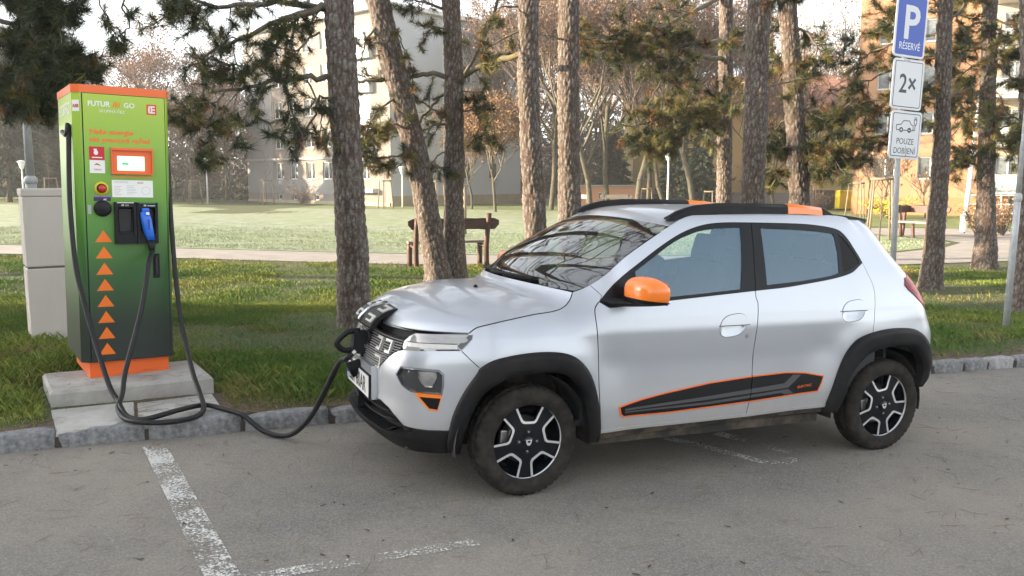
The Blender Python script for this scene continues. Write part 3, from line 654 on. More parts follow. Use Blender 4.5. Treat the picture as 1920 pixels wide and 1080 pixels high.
def glass_mat(name, tint, veil, vfac, rough=0.0, ior=1.45):
    """tinted pane: see-through, with a mirror-like coat and a thin veil of dew and painted-in sky reflection"""
    m = bpy.data.materials.new(name); m.use_nodes = True; n = m.node_tree.nodes; l = m.node_tree.links; n.clear()
    o = n.new('ShaderNodeOutputMaterial'); tr = n.new('ShaderNodeBsdfTransparent'); tr.inputs[0].default_value = (*tint, 1)
    df = n.new('ShaderNodeBsdfDiffuse'); df.inputs[0].default_value = (*veil, 1)
    gl = n.new('ShaderNodeBsdfGlossy'); gl.inputs['Roughness'].default_value = rough
    lw = n.new('ShaderNodeLayerWeight'); lw.inputs['Blend'].default_value = 0.5; pw = n.new('ShaderNodeMath'); pw.operation = 'POWER'; pw.inputs[1].default_value = 5.0; l.new(lw.outputs['Facing'], pw.inputs[0])
    f0 = 2 * ((ior - 1) / (ior + 1)) ** 2; fr = n.new('ShaderNodeMath'); fr.operation = 'MULTIPLY_ADD'; fr.inputs[1].default_value = 1 - f0; fr.inputs[2].default_value = f0; l.new(pw.outputs[0], fr.inputs[0])   # both faces of the pane mirror alike
    a = n.new('ShaderNodeMixShader'); a.inputs[0].default_value = vfac; l.new(tr.outputs[0], a.inputs[1]); l.new(df.outputs[0], a.inputs[2])
    b = n.new('ShaderNodeMixShader'); l.new(fr.outputs[0], b.inputs[0]); l.new(a.outputs[0], b.inputs[1]); l.new(gl.outputs[0], b.inputs[2])
    l.new(b.outputs[0], o.inputs[0]); return m
M_SIDEGLASS = glass_mat('side_glass', (0.86, 0.95, 0.97), (0.30, 0.60, 0.84), 0.19, 0.01)  # blue veil: dew, plus the sky's reflection put into the colour
M_WS = glass_mat('windscreen_glass', (0.22, 0.27, 0.25), (0.2, 0.22, 0.22), 0.01, 0.0, 2.2)

car = thing('parked_car', 'silver electric hatchback with orange mirror and black wheel arches, plugged in at its nose', 'car',
            (CTX, CTY, CTZ + 0.0))
car.rotation_euler = (0, -math.atan(CSL), CA)

def inset_poly(poly, d):
    """polygon offset inward by d (simple mitre)"""
    P_ = [Vector(q) for q in poly]; n = len(P_)
    ar = sum(P_[i].x * P_[(i + 1) % n].y - P_[(i + 1) % n].x * P_[i].y for i in range(n)); sg = 1 if ar > 0 else -1
    out = []
    for i in range(n):
        a, b, c = P_[i - 1], P_[i], P_[(i + 1) % n]
        e1 = (b - a).normalized(); e2 = (c - b).normalized()
        n1 = Vector((-e1.y, e1.x)) * sg; n2 = Vector((-e2.y, e2.x)) * sg
        m = (n1 + n2); k = max(0.5, m.length_squared / 2); out.append(tuple(b + m / m.length * d / math.sqrt(k) if m.length > 1e-6 else b + n1 * d))
    return out
def densify(poly, step=0.03, closed=True):
    out = []; n = len(poly)
    for i in range(n if closed else n - 1):
        a, b = Vector(poly[i]), Vector(poly[(i + 1) % n]); k = max(1, int((b - a).length / step))
        for j in range(k): out.append(tuple(a.lerp(b, j / k)))
    if not closed: out.append(tuple(poly[-1]))
    return out
def smooth_line(pts, sub=4):
    """Catmull-Rom through the points, end to end"""
    P_ = [Vector(q) for q in pts]; out = []
    for i in range(len(P_) - 1):
        a, b, c, d = P_[max(i - 1, 0)], P_[i], P_[i + 1], P_[min(i + 2, len(P_) - 1)]
        for j in range(sub):
            t = j / sub
            out.append(tuple(0.5 * ((2 * b) + (c - a) * t + (2 * a - 5 * b + 4 * c - d) * t * t + (3 * b - a - 3 * c + d) * t ** 3)))
    out.append(tuple(P_[-1])); return out
def inside(poly, q):
    """vectorised point in polygon"""
    x, y = q[:, 0], q[:, 1]; r = np.zeros(len(q), bool); n = len(poly)
    for i in range(n):
        x1, y1 = poly[i]; x2, y2 = poly[(i + 1) % n]
        if y1 == y2: continue
        c = ((y1 > y) != (y2 > y)) & (x < (x2 - x1) * (y - y1) / (y2 - y1) + x1); r ^= c
    return r
def strip_poly(pts, wd):
    P_ = [Vector(q) for q in pts]; L, Rr = [], []
    for i, q in enumerate(P_):
        t = (P_[min(i + 1, len(P_) - 1)] - P_[max(i - 1, 0)]).normalized(); nn = Vector((-t.y, t.x)) * wd / 2
        L.append(tuple(q + nn)); Rr.append(tuple(q - nn))
    return L + Rr[::-1]

UM, UE = float(UK[0]), float(UK[-1])
# ---- outlines on the skin (u runs back along the flank, z up)
TOP = smooth_line([(UM, .838), (-1.058, .842), (-.833, .846), (-.641, .849), (-.498, .851), (-.351, .856)], 3)[:-1] + \
      [(-.351, .856)] + smooth_line([(-.351, .856), (-.326, .871), (-.290, .887), (-.184, .907), (-.092, .921), (.03, .938), (.155, .950), (.218, .970), (.257, 1.003), (.278, 1.038)], 3)[1:] + \
      smooth_line([(.278, 1.038), (.363, 1.077), (.554, 1.212), (.883, 1.385), (1.009, 1.435), (1.116, 1.451), (1.288, 1.460), (1.655, 1.466), (1.879, 1.466), (2.083, 1.455), (2.30, 1.438), (2.60, 1.43), (2.75, 1.425), (UE, 1.42)], 4)[1:]
ARF_IN = smooth_line([(-.372, .240), (-.335, .379), (-.299, .487), (-.252, .564), (-.185, .613), (-.106, .641), (-.009, .652), (.105, .650), (.171, .639), (.231, .604), (.273, .547), (.300, .474), (.322, .393), (.340, .300), (.345, .255)], 3)
ARF_OUT = smooth_line([(-.440, .243), (-.425, .334), (-.408, .438), (-.385, .505), (-.346, .583), (-.293, .664), (-.278, .690), (-.214, .728), (-.120, .747), (.008, .758), (.123, .754), (.206, .736), (.266, .702), (.317, .645), (.352, .572), (.376, .485), (.392, .404), (.405, .319), (.408, .255)], 3)
ARR_OUT = smooth_line([(1.916, .285), (1.921, .346), (1.965, .480), (2.033, .630), (2.097, .704), (2.162, .741), (2.255, .763), (2.379, .777), (2.508, .777), (2.611, .765), (2.673, .738), (2.720, .694), (2.766, .624), (2.788, .539), (2.785, .46), (2.76, .39)], 3)
ARR_IN = smooth_line([(2.010, .285), (2.047, .362), (2.065, .457), (2.113, .540), (2.174, .598), (2.236, .634), (2.341, .659), (2.449, .665), (2.561, .657), (2.630, .625), (2.690, .55), (2.725, .462), (2.735, .39)], 3)
BOT = [(UM, .205), (-1.05, .205), (-.88, .216), (-.72, .228), (-.575, .236), (-.440, .243), (-.372, .240)] + ARF_IN[1:] + [(.408, .255), (.9, .266), (1.4, .278), (1.916, .285), (2.010, .285)] + ARR_IN[1:] + [(2.76, .39), (2.95, .36), (UE, .36)]
SKIN = TOP + BOT[::-1]
WINOUT = smooth_line([(.392, .995), (.481, 1.089), (.646, 1.189), (.796, 1.275), (.916, 1.335), (1.019, 1.373), (1.128, 1.398), (1.253, 1.409), (1.443, 1.410), (1.654, 1.408), (1.850, 1.403), (2.0, 1.390), (2.085, 1.375), (2.123, 1.353), (2.159, 1.311), (2.194, 1.265), (2.240, 1.219), (2.272, 1.173)], 3) + \
         smooth_line([(2.272, 1.173), (2.19, 1.145), (2.114, 1.110), (1.966, 1.082), (1.747, 1.057), (1.604, 1.042), (1.392, 1.029), (.775, .988), (.481, .966), (.440, .967), (.417, .980), (.392, .995)], 3)[1:-1]
GLF = [(.632, 1.0), (.620, 1.147)] + smooth_line([(.620, 1.147), (.756, 1.225), (.892, 1.300), (.994, 1.338), (1.078, 1.361), (1.202, 1.376), (1.358, 1.381)], 3)[1:] + [(1.345, 1.286), (1.320, 1.16), (1.292, 1.041), (1.086, 1.027), (.777, 1.008)]
GLR = [(1.502, 1.378), (1.739, 1.371), (1.937, 1.360), (2.052, 1.347), (2.062, 1.325), (2.059, 1.236), (2.036, 1.122), (2.02, 1.113), (1.955, 1.100), (1.753, 1.078), (1.478, 1.059)]
QTR = [(2.090, 1.345), (2.118, 1.322), (2.155, 1.275), (2.188, 1.232), (2.228, 1.186), (2.215, 1.172), (2.12, 1.134), (2.066, 1.118), (2.084, 1.236)]
HEADL = [(-.670, .833), (-.497, .842), (-.351, .847), (-.322, .849), (-.325, .828), (-.352, .797), (-.379, .770), (-.534, .760), (-.717, .745), (-.733, .760), (-.737, .788), (-.711, .812)]
GRILLE = [(UM, .602), (-1.02, .606), (-.905, .631), (-.850, .676), (-.792, .720), (-.750, .738), (-.717, .745), (-.733, .760), (-.737, .788), (-.711, .812), (-.735, .800), (-1.0, .800), (UM, .800)]
SLOT = [(UM, .80), (-1.0, .80), (-.735, .80), (-.711, .812), (-.670, .833), (-.497, .842), (-.351, .847), (-.341, .862), (-.6, .87), (UM, .87)]
LOWINT = [(UM, .452), (-.999, .454), (-.879, .460), (-.792, .440), (-.711, .399), (-.660, .368), (-.600, .362), (-.60, .336), (-.670, .326), (-.782, .318), (-.90, .330), (UM, .335)]
LIP = [(UM, .335), (-.90, .330), (-.782, .318), (-.670, .326), (-.60, .336), (-.600, .362), (-.528, .360), (-.421, .364), (-.40, .20), (UM, .15)]
FOG = [(-.731, .619), (-.705, .657), (-.593, .661), (-.488, .661), (-.466, .643), (-.465, .588), (-.472, .550), (-.606, .549), (-.646, .556), (-.692, .577)]
FOGREF = [(-.606, .646), (-.594, .655), (-.500, .656), (-.494, .630), (-.516, .580), (-.552, .578), (-.578, .599)]
FINS = [(-.612, .544), (-.465, .543), (-.485, .459), (-.529, .462), (-.567, .495)]
FBAR = [(-.608, .543), (-.466, .543), (-.469, .529), (-.588, .530)]
FBLK = [(-.584, .526), (-.472, .526), (-.486, .467), (-.527, .470)]
STRIP = [(.503, .441), (.650, .472), (.797, .496), (1.079, .532), (1.373, .550), (1.613, .557), (1.751, .547), (1.887, .521), (1.872, .478), (1.846, .427), (1.601, .411), (1.373, .399), (.805, .378), (.538, .379), (.516, .397)]
STA = [(.546, .425), (1.079, .455), (1.604, .491), (1.664, .538), (1.723, .533), (1.635, .464), (1.080, .435), (.547, .414)]
STB = [(.547, .409), (1.081, .423), (1.633, .455), (1.674, .428), (1.609, .424), (1.586, .436), (1.083, .408), (.547, .402)]
TAIL = [(2.733, 1.075), (2.683, 1.031), (2.690, 1.000), (2.740, .940), (2.815, .885), (2.90, .870), (3.00, .90), (3.02, 1.0), (2.99, 1.075), (2.85, 1.095)]
REARLOW = [(2.790, .546), (2.90, .55), (UE, .56), (UE, .30), (2.5, .30), (2.76, .39), (2.785, .46)]
SILL = [(.405, .318), (1.357, .326), (1.921, .345), (1.917, .327), (1.357, .310), (.406, .303)]
UNDER = [(.406, .303), (1.357, .310), (1.917, .327), (1.916, .28), (.408, .25)]
def ell(cx, cz, rx, rz, a0=0, a1=360, n=26): return [(cx + rx * math.cos(R_(a0 + (a1 - a0) * k / n)), cz + rz * math.sin(R_(a0 + (a1 - a0) * k / n))) for k in range(n + (a1 - a0 < 360))]
def hshape(cx, cz):      # the rounded recess of a door handle, taller toward its rear
    return [(cx + .090 * math.copysign(abs(math.cos(t)) ** .75, math.cos(t)), cz + .018 * math.cos(t) + .060 * math.copysign(abs(math.sin(t)) ** .85, math.sin(t))) for t in [2 * math.pi * k / 32 for k in range(32)]]
HNF, HNR = hshape(1.223, .845), hshape(2.106, .895)
D1 = smooth_line([(.392, .995), (.372, .968), (.365, .938), (.366, .882), (.374, .741), (.379, .585), (.390, .429), (.407, .318)], 4)
D2 = smooth_line([(1.443, 1.410), (1.393, 1.036), (1.401, .958), (1.388, .843), (1.371, .687), (1.371, .548), (1.363, .407), (1.356, .327)], 4)
D3 = smooth_line([(2.272, 1.173), (2.297, 1.105), (2.316, 1.029), (2.290, .916), (2.249, .762)], 4)
BF = [(-.380, .768), (-.330, .728), (-.283, .690)]
PIL = [(.365, 1.076), (.411, 1.027), (.395, .995)]
DOORSEAM = smooth_line(D1, 1)

def split_halves(poly, line_u):  # keep CDT simple: nothing to do
    return poly
# ---- regions, first match wins: (name, polygon, part, material, offset, parent part)
GW = 0.0052
regs = [
 ('gap0', strip_poly(D2[:5], .004)), ('glassF', GLF), ('glassR', GLR), ('qtr', QTR),
 ('gap1', strip_poly(D1, GW)), ('gap2', strip_poly(D2[4:], GW)), ('gap3', strip_poly(D3, GW * .8)), ('gap4', strip_poly(BF, GW * .8)), ('gap5', strip_poly(PIL, .003)),
 ('winframe', WINOUT),
 ('arch_f', ARF_OUT + ARF_IN[::-1]), ('arch_r', ARR_OUT + ARR_IN[::-1]),
 ('headlamp', HEADL), ('grille', GRILLE), ('slot', SLOT), ('low_intake', LOWINT), ('lip', LIP),
 ('fogref', FOGREF), ('fog', FOG), ('fogbar', FBAR), ('fogblk', FBLK), ('fogframe', FINS),
 ('stripe', STA), ('stripe', STB), ('strip', inset_poly(STRIP, .0095)), ('stripedge', STRIP),
 ('hnF', [(1.125, .8465), (1.335, .8465), (1.335, .8425), (1.125, .8425)]), ('hnR', [(2.0, .8965), (2.22, .8965), (2.22, .8925), (2.0, .8925)]),
 ('handleF', HNF), ('handleR', HNR),
 ('lock', ell(1.317, .781, .012, .012, n=14)),
 ('tail', TAIL), ('rearlow', REARLOW), ('sill', SILL), ('under', UNDER),
]
HNF_O, HNR_O = inset_poly(HNF, -.004), inset_poly(HNR, -.004)
regs.insert(len(regs) - 4, ('hrF', HNF_O)); regs.insert(len(regs) - 4, ('hrR', HNR_O))
FOG_O = inset_poly(FOG, -.012); regs.insert([r[0] for r in regs].index('fogbar') + 3, ('fogbezel', FOG_O))
HOODCUT = None
# body panels by area (tested last)
def base_region(c):
    u, z = c[:, 0], c[:, 1]
    out = np.full(len(c), 'quarter', dtype=object)
    d1 = np.interp(z, [q[1] for q in D1[::-1]], [q[0] for q in D1[::-1]]); d2 = np.interp(z, [q[1] for q in D2[::-1]], [q[0] for q in D2[::-1]]); d3 = np.interp(z, [q[1] for q in D3[::-1]], [q[0] for q in D3[::-1]])
    d3 = np.where(z < .77, 2.26, d3)
    door_top = .998
    out[(u < d3) & (z < 1.18)] = 'doorR'; out[(u < d2) & (z < 1.06)] = 'doorF'
    bfu = np.interp(z, [.69, .768], [-.283, -.380]); bf = ((z < .69) & (u < -.2)) | ((z >= .69) & (u < bfu))
    out[(u < d1) & (z < 1.05) & ~((u > .36) & (z > 1.0))] = 'fender'; out[bf & (u < -.2)] = 'bumper'
    # pillars, cant rail, rear quarter: one body side
    wi = np.interp(u, [.365, .411], [1.076, 1.027]); out[(z > wi) & (u > .27) & (u <= .44)] = 'quarter'
    out[(z > 1.0) & (u > .44) & (out != 'doorR')] = 'quarter'
    pw = np.interp(u, [.44, .481, .775, 1.392, 1.604, 1.747, 1.966, 2.114, 2.272], [.967, .966, .988, 1.029, 1.042, 1.057, 1.082, 1.110, 1.173])
    out[(z > pw + .002) & (u > .44) & (u < 2.272)] = 'quarter'
    return out

# ---- constrained triangulation of the skin
verts, edges, index = [], [], {}
def addv(q):
    k = (round(q[0], 5), round(q[1], 5))
    if k not in index: index[k] = len(verts); verts.append(Vector(k))
    return index[k]
def addloop(poly, closed=True):
    d = densify(poly, .028, closed); ids = [addv(q) for q in d]
    for i in range(len(ids) - (0 if closed else 1)):
        a, b = ids[i], ids[(i + 1) % len(ids)]
        if a != b: edges.append((a, b))
addloop(SKIN)
for nm, poly in regs: addloop(poly)
for rr in (ARF_OUT + ARF_IN[::-1], ARR_OUT + ARR_IN[::-1], STRIP): addloop(inset_poly(rr, .014 if rr is not STRIP else .004))
_o = np.array([(u, z) for u in np.arange(UM + .012, UE, .024) for z in np.arange(.20, 1.47, .02)]); _o[:, 0] += np.tile([0, .008], len(_o))[:len(_o)]
_o = _o[inside(SKIN, _o)]
allb = np.array([tuple(v) for v in verts])
for q in _o:
    if np.min(np.abs(allb[:, 0] - q[0]) + np.abs(allb[:, 1] - q[1])) > .009: addv(q)
cv, ce, cf, *_ = geometry.delaunay_2d_cdt(verts, edges, [], 0, 1e-6)
cv = np.array([tuple(v) for v in cv]); cf = np.array([f for f in cf if len(f) == 3])
cen = cv[cf].mean(1); keep = inside(SKIN, cen); cf, cen = cf[keep], cen[keep]
lab = base_region(cen); done = np.zeros(len(cen), bool)
for nm, poly in regs:
    q = inside(poly, cen) & ~done; lab[q] = nm; done |= q
# stray slivers left between outlines join the panel they touch
def islands(sel):
    ids = np.where(sel)[0]; par = {i: i for i in ids}; seen = {}
    def fd(i):
        while par[i] != i: par[i] = par[par[i]]; i = par[i]
        return i
    for i in ids:
        for k in range(3):
            e_ = tuple(sorted((cf[i][k], cf[i][(k + 1) % 3])))
            if e_ in seen: par[fd(i)] = fd(seen[e_])
            else: seen[e_] = i
    g = {}
    for i in ids: g.setdefault(fd(i), []).append(i)
    return sorted(g.values(), key=len)
for nm in ('doorR', 'doorF', 'fender', 'bumper'):
    gs = islands(lab == nm)
    for q in gs[:-1]: lab[q] = 'quarter'
SP, SN = P(cv[:, 0], cv[:, 1]), N(cv[:, 0], cv[:, 1])

def dist_to(poly, q):
    d = np.full(len(q), 9.); n = len(poly)
    for i in range(n):
        a = np.array(poly[i]); b = np.array(poly[(i + 1) % n]); e = b - a; t = np.clip(((q - a) @ e) / max(e @ e, 1e-12), 0, 1)
        d = np.minimum(d, np.hypot(*(q - a - t[:, None] * e).T))
    return d
def skin_part(name, which, m, side, off=0.0, skirt=0.010, ramp=None, parent=None, extra=None):
    """one panel cut from the skin; near side = -1, far side = +1"""
    sel = np.isin(lab, which); f = cf[sel]
    if not len(f): return None
    ids = np.unique(f); mp = np.full(len(cv), -1); mp[ids] = np.arange(len(ids)); f = mp[f]
    o = np.full(len(ids), off)
    if ramp is not None: o = off * sst(0, ramp[1], dist_to(ramp[0], cv[ids]))+ramp[2]
    if extra is not None: o = o + extra(cv[ids])
    p = SP[ids] + SN[ids] * o[:, None]; nrm = SN[ids].copy()
    p[:, 1] *= side; nrm[:, 1] *= side
    # orientation
    a, b, c = p[f[:, 0]], p[f[:, 1]], p[f[:, 2]]; fl = (np.cross(b - a, c - a) * nrm[f[:, 0]]).sum(1) < 0
    f[fl] = f[fl][:, ::-1]
    e = {}
    for t in f:
        for i in range(3):
            k = (t[i], t[(i + 1) % 3]); e[k] = e.get(k, 0) + 1
    be = [k for k in e if (k[1], k[0]) not in e]
    vs = [tuple(x) for x in p]; fs = [list(t) for t in f]; nt_ = len(fs)
    if skirt:
        bv = sorted(set(i for k in be for i in k)); b0 = len(vs); top = {}; low = {}
        for i in bv: top[i] = len(vs); vs.append(tuple(p[i])); low[i] = len(vs); vs.append(tuple(p[i] - nrm[i] * skirt))
        for i, j in be: fs.append([top[j], top[i], low[i], low[j]])
    me = bpy.data.meshes.new(name); me.from_pydata(vs, [], fs); me.materials.append(m)
    sm = np.zeros(len(fs), bool); sm[:nt_] = True; me.polygons.foreach_set('use_smooth', sm); me.update()
    if ramp is None and extra is None:
        ns = np.zeros((len(vs), 3)); ns[:len(nrm)] = nrm
        me.normals_split_custom_set_from_vertices([tuple(x) for x in ns])
    return link(name, me, parent or car)

SKINP = {}
for side in (-1, 1):
    S = lambda *a, **k: skin_part(*a, side=side, **k)
    far = side > 0
    fender = S('front_fender', ['fender'], M_PAINT)
    bump = S('front_bumper', ['bumper'], M_PAINT) if True else None
    dF = S('front_door', ['doorF'], M_PAINT); dR = S('rear_door', ['doorR'], M_PAINT)
    q = S('body_side', ['quarter'], M_PAINT)
    for gk in range(6): S('shut_line', ['gap%d' % gk], M_DARK, off=-.006, skirt=0)
    S('handle_gap', ['hrF'], M_DARK, off=-.006, skirt=0, parent=dF); S('handle_gap', ['hrR'], M_DARK, off=-.006, skirt=0, parent=dR); S('handle_split', ['hnF'], M_DARK, off=-.003, skirt=0, parent=dF); S('handle_split', ['hnR'], M_DARK, off=-.003, skirt=0, parent=dR)
    S('window_frame', ['winframe'], M_FRAME, off=.001)
    S('side_window', ['glassF'], M_SIDEGLASS, off=-.003, skirt=0, parent=dF); S('side_window', ['glassR'], M_SIDEGLASS, off=-.003, skirt=0, parent=dR)
    S('quarter_panel', ['qtr'], M_TRIM, off=-.002)
    S('wheel_arch_trim', ['arch_f'], M_CLAD, off=.022, ramp=(ARF_OUT + ARF_IN[::-1], .016, .006), skirt=.05)
    S('wheel_arch_trim', ['arch_r'], M_CLAD, off=.022, ramp=(ARR_OUT + ARR_IN[::-1], .016, .006), skirt=.05)
    S('sill_strip', ['sill'], M_PAINT, off=.004); S('sill', ['under'], M_MUD, off=-.012)
    S('bumper_lip', ['lip'], M_CLAD, off=.012, skirt=.05)
    S('lower_intake', ['low_intake'], M_TRIM, off=-.07, skirt=-.075)
    S('grille', ['grille'], M_TRIM, off=-.015, skirt=-.02); S('grille_slot', ['slot'], M_TRIM, off=-.03, skirt=-.03)
    h = S('headlamp', ['headlamp'], M_LAMPGLASS, off=.002)
    fg = S('fog_lamp', ['fog'], M_FOGGLASS, off=-.010, skirt=-.012); S('lamp_reflector', ['fogref'], M_REFLECT, off=-.010, skirt=0, parent=fg)
    S('fog_surround', ['fogbezel'], M_PAINT, skirt=0, off=0, extra=lambda c: -.012 * (1 - sst(0, .011, dist_to(FOG_O, c) * 0 + .011 - dist_to(FOG, c))))
    S('bumper_insert', ['fogframe', 'fogbar'], M_ORANGE, off=.001); S('insert_grille', ['fogblk'], M_FRAME, off=-.004, skirt=-.004)
    st = S('door_strip', ['strip'], M_STRIPBG, off=.0035); S('strip_edge', ['stripedge'], M_ORANGE_L, off=.0045, parent=st); S('strip_band', ['stripe'], M_STRIPE, off=.0036, skirt=.002, parent=st)
    for hk, sh, dd, cz in (('handleF', HNF, dF, .845), ('handleR', HNR, dR, .895)):
        S('door_handle', [hk], M_PAINT, off=0, skirt=.012, parent=dd,
          extra=(lambda sh, cz: lambda c: np.where(c[:, 1] < cz - .001, -.011 * sst(0, .022, dist_to(sh, c)) * sst(-.075, -.01, c[:, 1] - cz), .003))(sh, cz))
    if not far: S('door_lock', ['lock'], M_STEEL, off=.002, parent=dF)
    S('tail_lamp', ['tail'], M_TAIL, off=.005, skirt=.02); S('rear_bumper_trim', ['rearlow'], M_CLAD, off=.004, skirt=.03)
# ---- bonnet, windscreen, roof: patches spanned between the two flanks
def edge_pts(line): 
    a = np.array(line); p = P(a[:, 0], a[:, 1]); return p
def patch(name, xe, ye, ze, dx, dz, px, pz, m, ns=40, edge_drop=0.012, parent=None):
    """rows follow the edge curve (xe, ye, ze), mirrored; the middle is pulled by dx / dz"""
    s = np.linspace(-1, 1, ns + 1); vs = []
    for k in range(len(xe)):
        for q in s: vs.append((xe[k] + dx[k] * (1 - abs(q) ** (px[k] if hasattr(px, '__len__') else px)), q * ye[k], ze[k] + dz[k] * (1 - abs(q) ** pz)))
    m_ = ns + 1; fs = [(i * m_ + j, i * m_ + j + 1, (i + 1) * m_ + j + 1, (i + 1) * m_ + j) for i in range(len(xe) - 1) for j in range(ns)]
    n0 = len(fs); nv = len(vs)
    if edge_drop:
        ring = [j for j in range(m_)] + [i * m_ + ns for i in range(1, len(xe))] + [(len(xe) - 1) * m_ + j for j in range(ns - 1, -1, -1)] + [i * m_ for i in range(len(xe) - 2, 0, -1)]
        b = len(vs); vs += [vs[i] for i in ring]; c = len(vs); vs += [(vs[i][0], vs[i][1] * .995, vs[i][2] - edge_drop) for i in ring]
        n = len(ring); fs += [(b + i, b + (i + 1) % n, c + (i + 1) % n, c + i) for i in range(n)]
    mb = MB(); mb.add(vs, fs[:n0], 0, True); 
    for f in fs[n0:]: mb.f.append(list(f)); mb.mi.append(0); mb.sm.append(False)
    o = mb.build(name, m, parent or car); return o
hl = smooth_line([(-.345, .8565), (-.326, .871), (-.290, .887), (-.184, .907), (-.092, .921), (.03, .938), (.155, .950), (.218, .970), (.257, 1.003), (.278, 1.038)], 4)
E = edge_pts(hl); t = np.linspace(0, 1, len(E)); tx = (E[:, 0] - E[0, 0]) / (E[-1, 0] - E[0, 0])
for s_ in (-1, 1): MB().tube([(q[0], s_ * q[1], q[2] - .0015) for q in E], .0032, 6).build('bonnet_seam', M_DARK, car)
E[:, 1] -= .003
HOOD = (E[:, 0], E[:, 1], E[:, 2], np.interp(tx, [0, .05, .25, .5, .8, 1], [-.295, -.290, -.24, -.205, -.17, -.145]), np.interp(tx, [0, .03, .08, .16, .28, .5, .8, 1], [-.014, .006, .026, .048, .070, .086, .075, .022]))
bon = patch('bonnet', *HOOD, np.interp(tx, [0, .1, .45, 1], [3.2, 3.0, 2.2, 2.1]), 2.4, M_PAINT, ns=56)
wl = [(.290, 1.046), (.363, 1.077), (.46, 1.15), (.554, 1.212), (.66, 1.275), (.77, 1.333), (.883, 1.385)]
E = edge_pts(smooth_line(wl, 3)); t = np.linspace(0, 1, len(E)); E[:, 1] -= .004
WSX, WSY, WSZ = E[:, 0], E[:, 1], E[:, 2]
patch('windscreen', WSX, WSY, WSZ, np.interp(t, [0, 1], [-.150, -.070]), np.interp(t, [0, 1], [.008, .034]), 2.0, 2.0, M_WS, edge_drop=0)
# dark band round the screen, a hair above the glass
rl = [(.883, 1.385), (1.009, 1.435), (1.116, 1.451), (1.288, 1.460), (1.655, 1.466), (1.879, 1.466), (2.083, 1.455), (2.30, 1.438), (2.60, 1.43), (2.72, 1.426)]
E = edge_pts(smooth_line(rl, 4)); tx = (E[:, 0] - E[0, 0]) / (E[-1, 0] - E[0, 0]); E[:, 1] -= .003
roof = patch('roof', E[:, 0], E[:, 1], E[:, 2], np.interp(tx, [0, .3, .8, 1], [-.070, 0, 0, .10]), np.interp(tx, [0, .12, .4, .8, 1], [.034, .036, .034, .03, .012]), 2.0, 2.2, M_PAINT)
# ---- cowl, wipers
cw = MB(); nsg = 24
for k in range(nsg + 1):
    s = -1 + 2 * k / nsg; g = 1 - s * s
    pts = [(.272 - .150 * (1 - abs(s) ** 2.1) , s * .60, 1.028 + .020 * g), (.300 - .145 * g, s * .60, 1.020 + .012 * g), (.335 - .14 * g, s * .60, 1.066 + .014 * g)]
    cw.v += pts
for k in range(nsg):
    for j in range(2): cw.f.append([k * 3 + j, k * 3 + j + 1, (k + 1) * 3 + j + 1, (k + 1) * 3 + j]); cw.mi.append(0); cw.sm.append(True)
cw.build('cowl', M_TRIM, car)
def ws_pt(t, s, up=0.0):
    k = t * (len(WSX) - 1); i = min(int(k), len(WSX) - 2); a = k - i; L = lambda A: A[i] * (1 - a) + A[i + 1] * a
    g = 1 - s * s; return Vector((L(WSX) - (.150 - .08 * t) * g - .5 * up, s * L(WSY), L(WSZ) + (.008 + .026 * t) * g + .86 * up))
for (a, b) in ((((.02, .30)), (.10, -.52)), (((.02, .82)), (.08, .12))):
    wp = MB(); n_ = 9
    pth = [ws_pt(a[0] + (b[0] - a[0]) * i / n_, a[1] + (b[1] - a[1]) * i / n_, .018) for i in range(n_ + 1)]
    wp.tube(pth, [.011] + [.009] * (n_ - 1) + [.005], 6); wp.tube([q + Vector((.004, 0, -.012)) for q in pth[3:]], .005, 5)
    wp.build('wiper', M_TRIM, car)
nb = MB(); nb.lathe([(.0, .016), (.008, .014), (.013, .004), (.014, -.004)], 12, 'z', (-.085, -.17, 1.018)); nb.build('washer_nozzle', M_TRIM, bon)
# ---- roof rails
for side in (-1, 1):
    xs_ = [.905, .96, 1.03, 1.10, 1.25, 1.5, 1.755, 1.76, 1.9, 2.03, 2.035, 2.10, 2.15, 2.185]
    zt_ = [1.437, 1.466, 1.488, 1.503, 1.517, 1.520, 1.518, 1.518, 1.511, 1.498, 1.497, 1.474, 1.452, 1.432]
    for nm, rng, m in (('roof_rail', range(0, 7), M_CLAD), ('rail_insert', range(7, 10), M_ORANGE), ('roof_rail', range(10, 14), M_CLAD)):
        mb = MB(); sec = []
        for i in rng:
            x, zt = xs_[i], zt_[i]; zb = np.interp(x, [.905, 1.0, 1.116, 1.288, 1.655, 1.879, 2.083, 2.185], [1.425, 1.430, 1.449, 1.459, 1.465, 1.465, 1.453, 1.428]) - .004
            yb = float(np.interp(x, [.9, 1.1, 1.3, 1.9, 2.2], [.572, .558, .548, .528, .520])); g = .002 if m is M_ORANGE else 0
            zt = max(zt, zb + .008)
            sec.append([(x, side * (yb + .010 + g), zb), (x, side * (yb + .004 + g), zb + (zt - zb) * .7), (x, side * (yb - .006), zt + g), (x, side * (yb - .030), zt + g), (x, side * (yb - .048 - g), zb + (zt - zb) * .7), (x, side * (yb - .060 - g), zb)])
        b = 0
        for q in sec: mb.v += q
        for i in range(len(sec) - 1):
            for j in range(5): mb.f.append([i * 6 + j, i * 6 + j + 1, (i + 1) * 6 + j + 1, (i + 1) * 6 + j]); mb.mi.append(0); mb.sm.append(j in (1, 2, 3))
        mb.f += [[0, 1, 2, 3, 4, 5], [(len(sec) - 1) * 6 + j for j in range(6)]]; mb.mi += [0, 0]; mb.sm += [False, False]
        mb.build(nm, m, car)
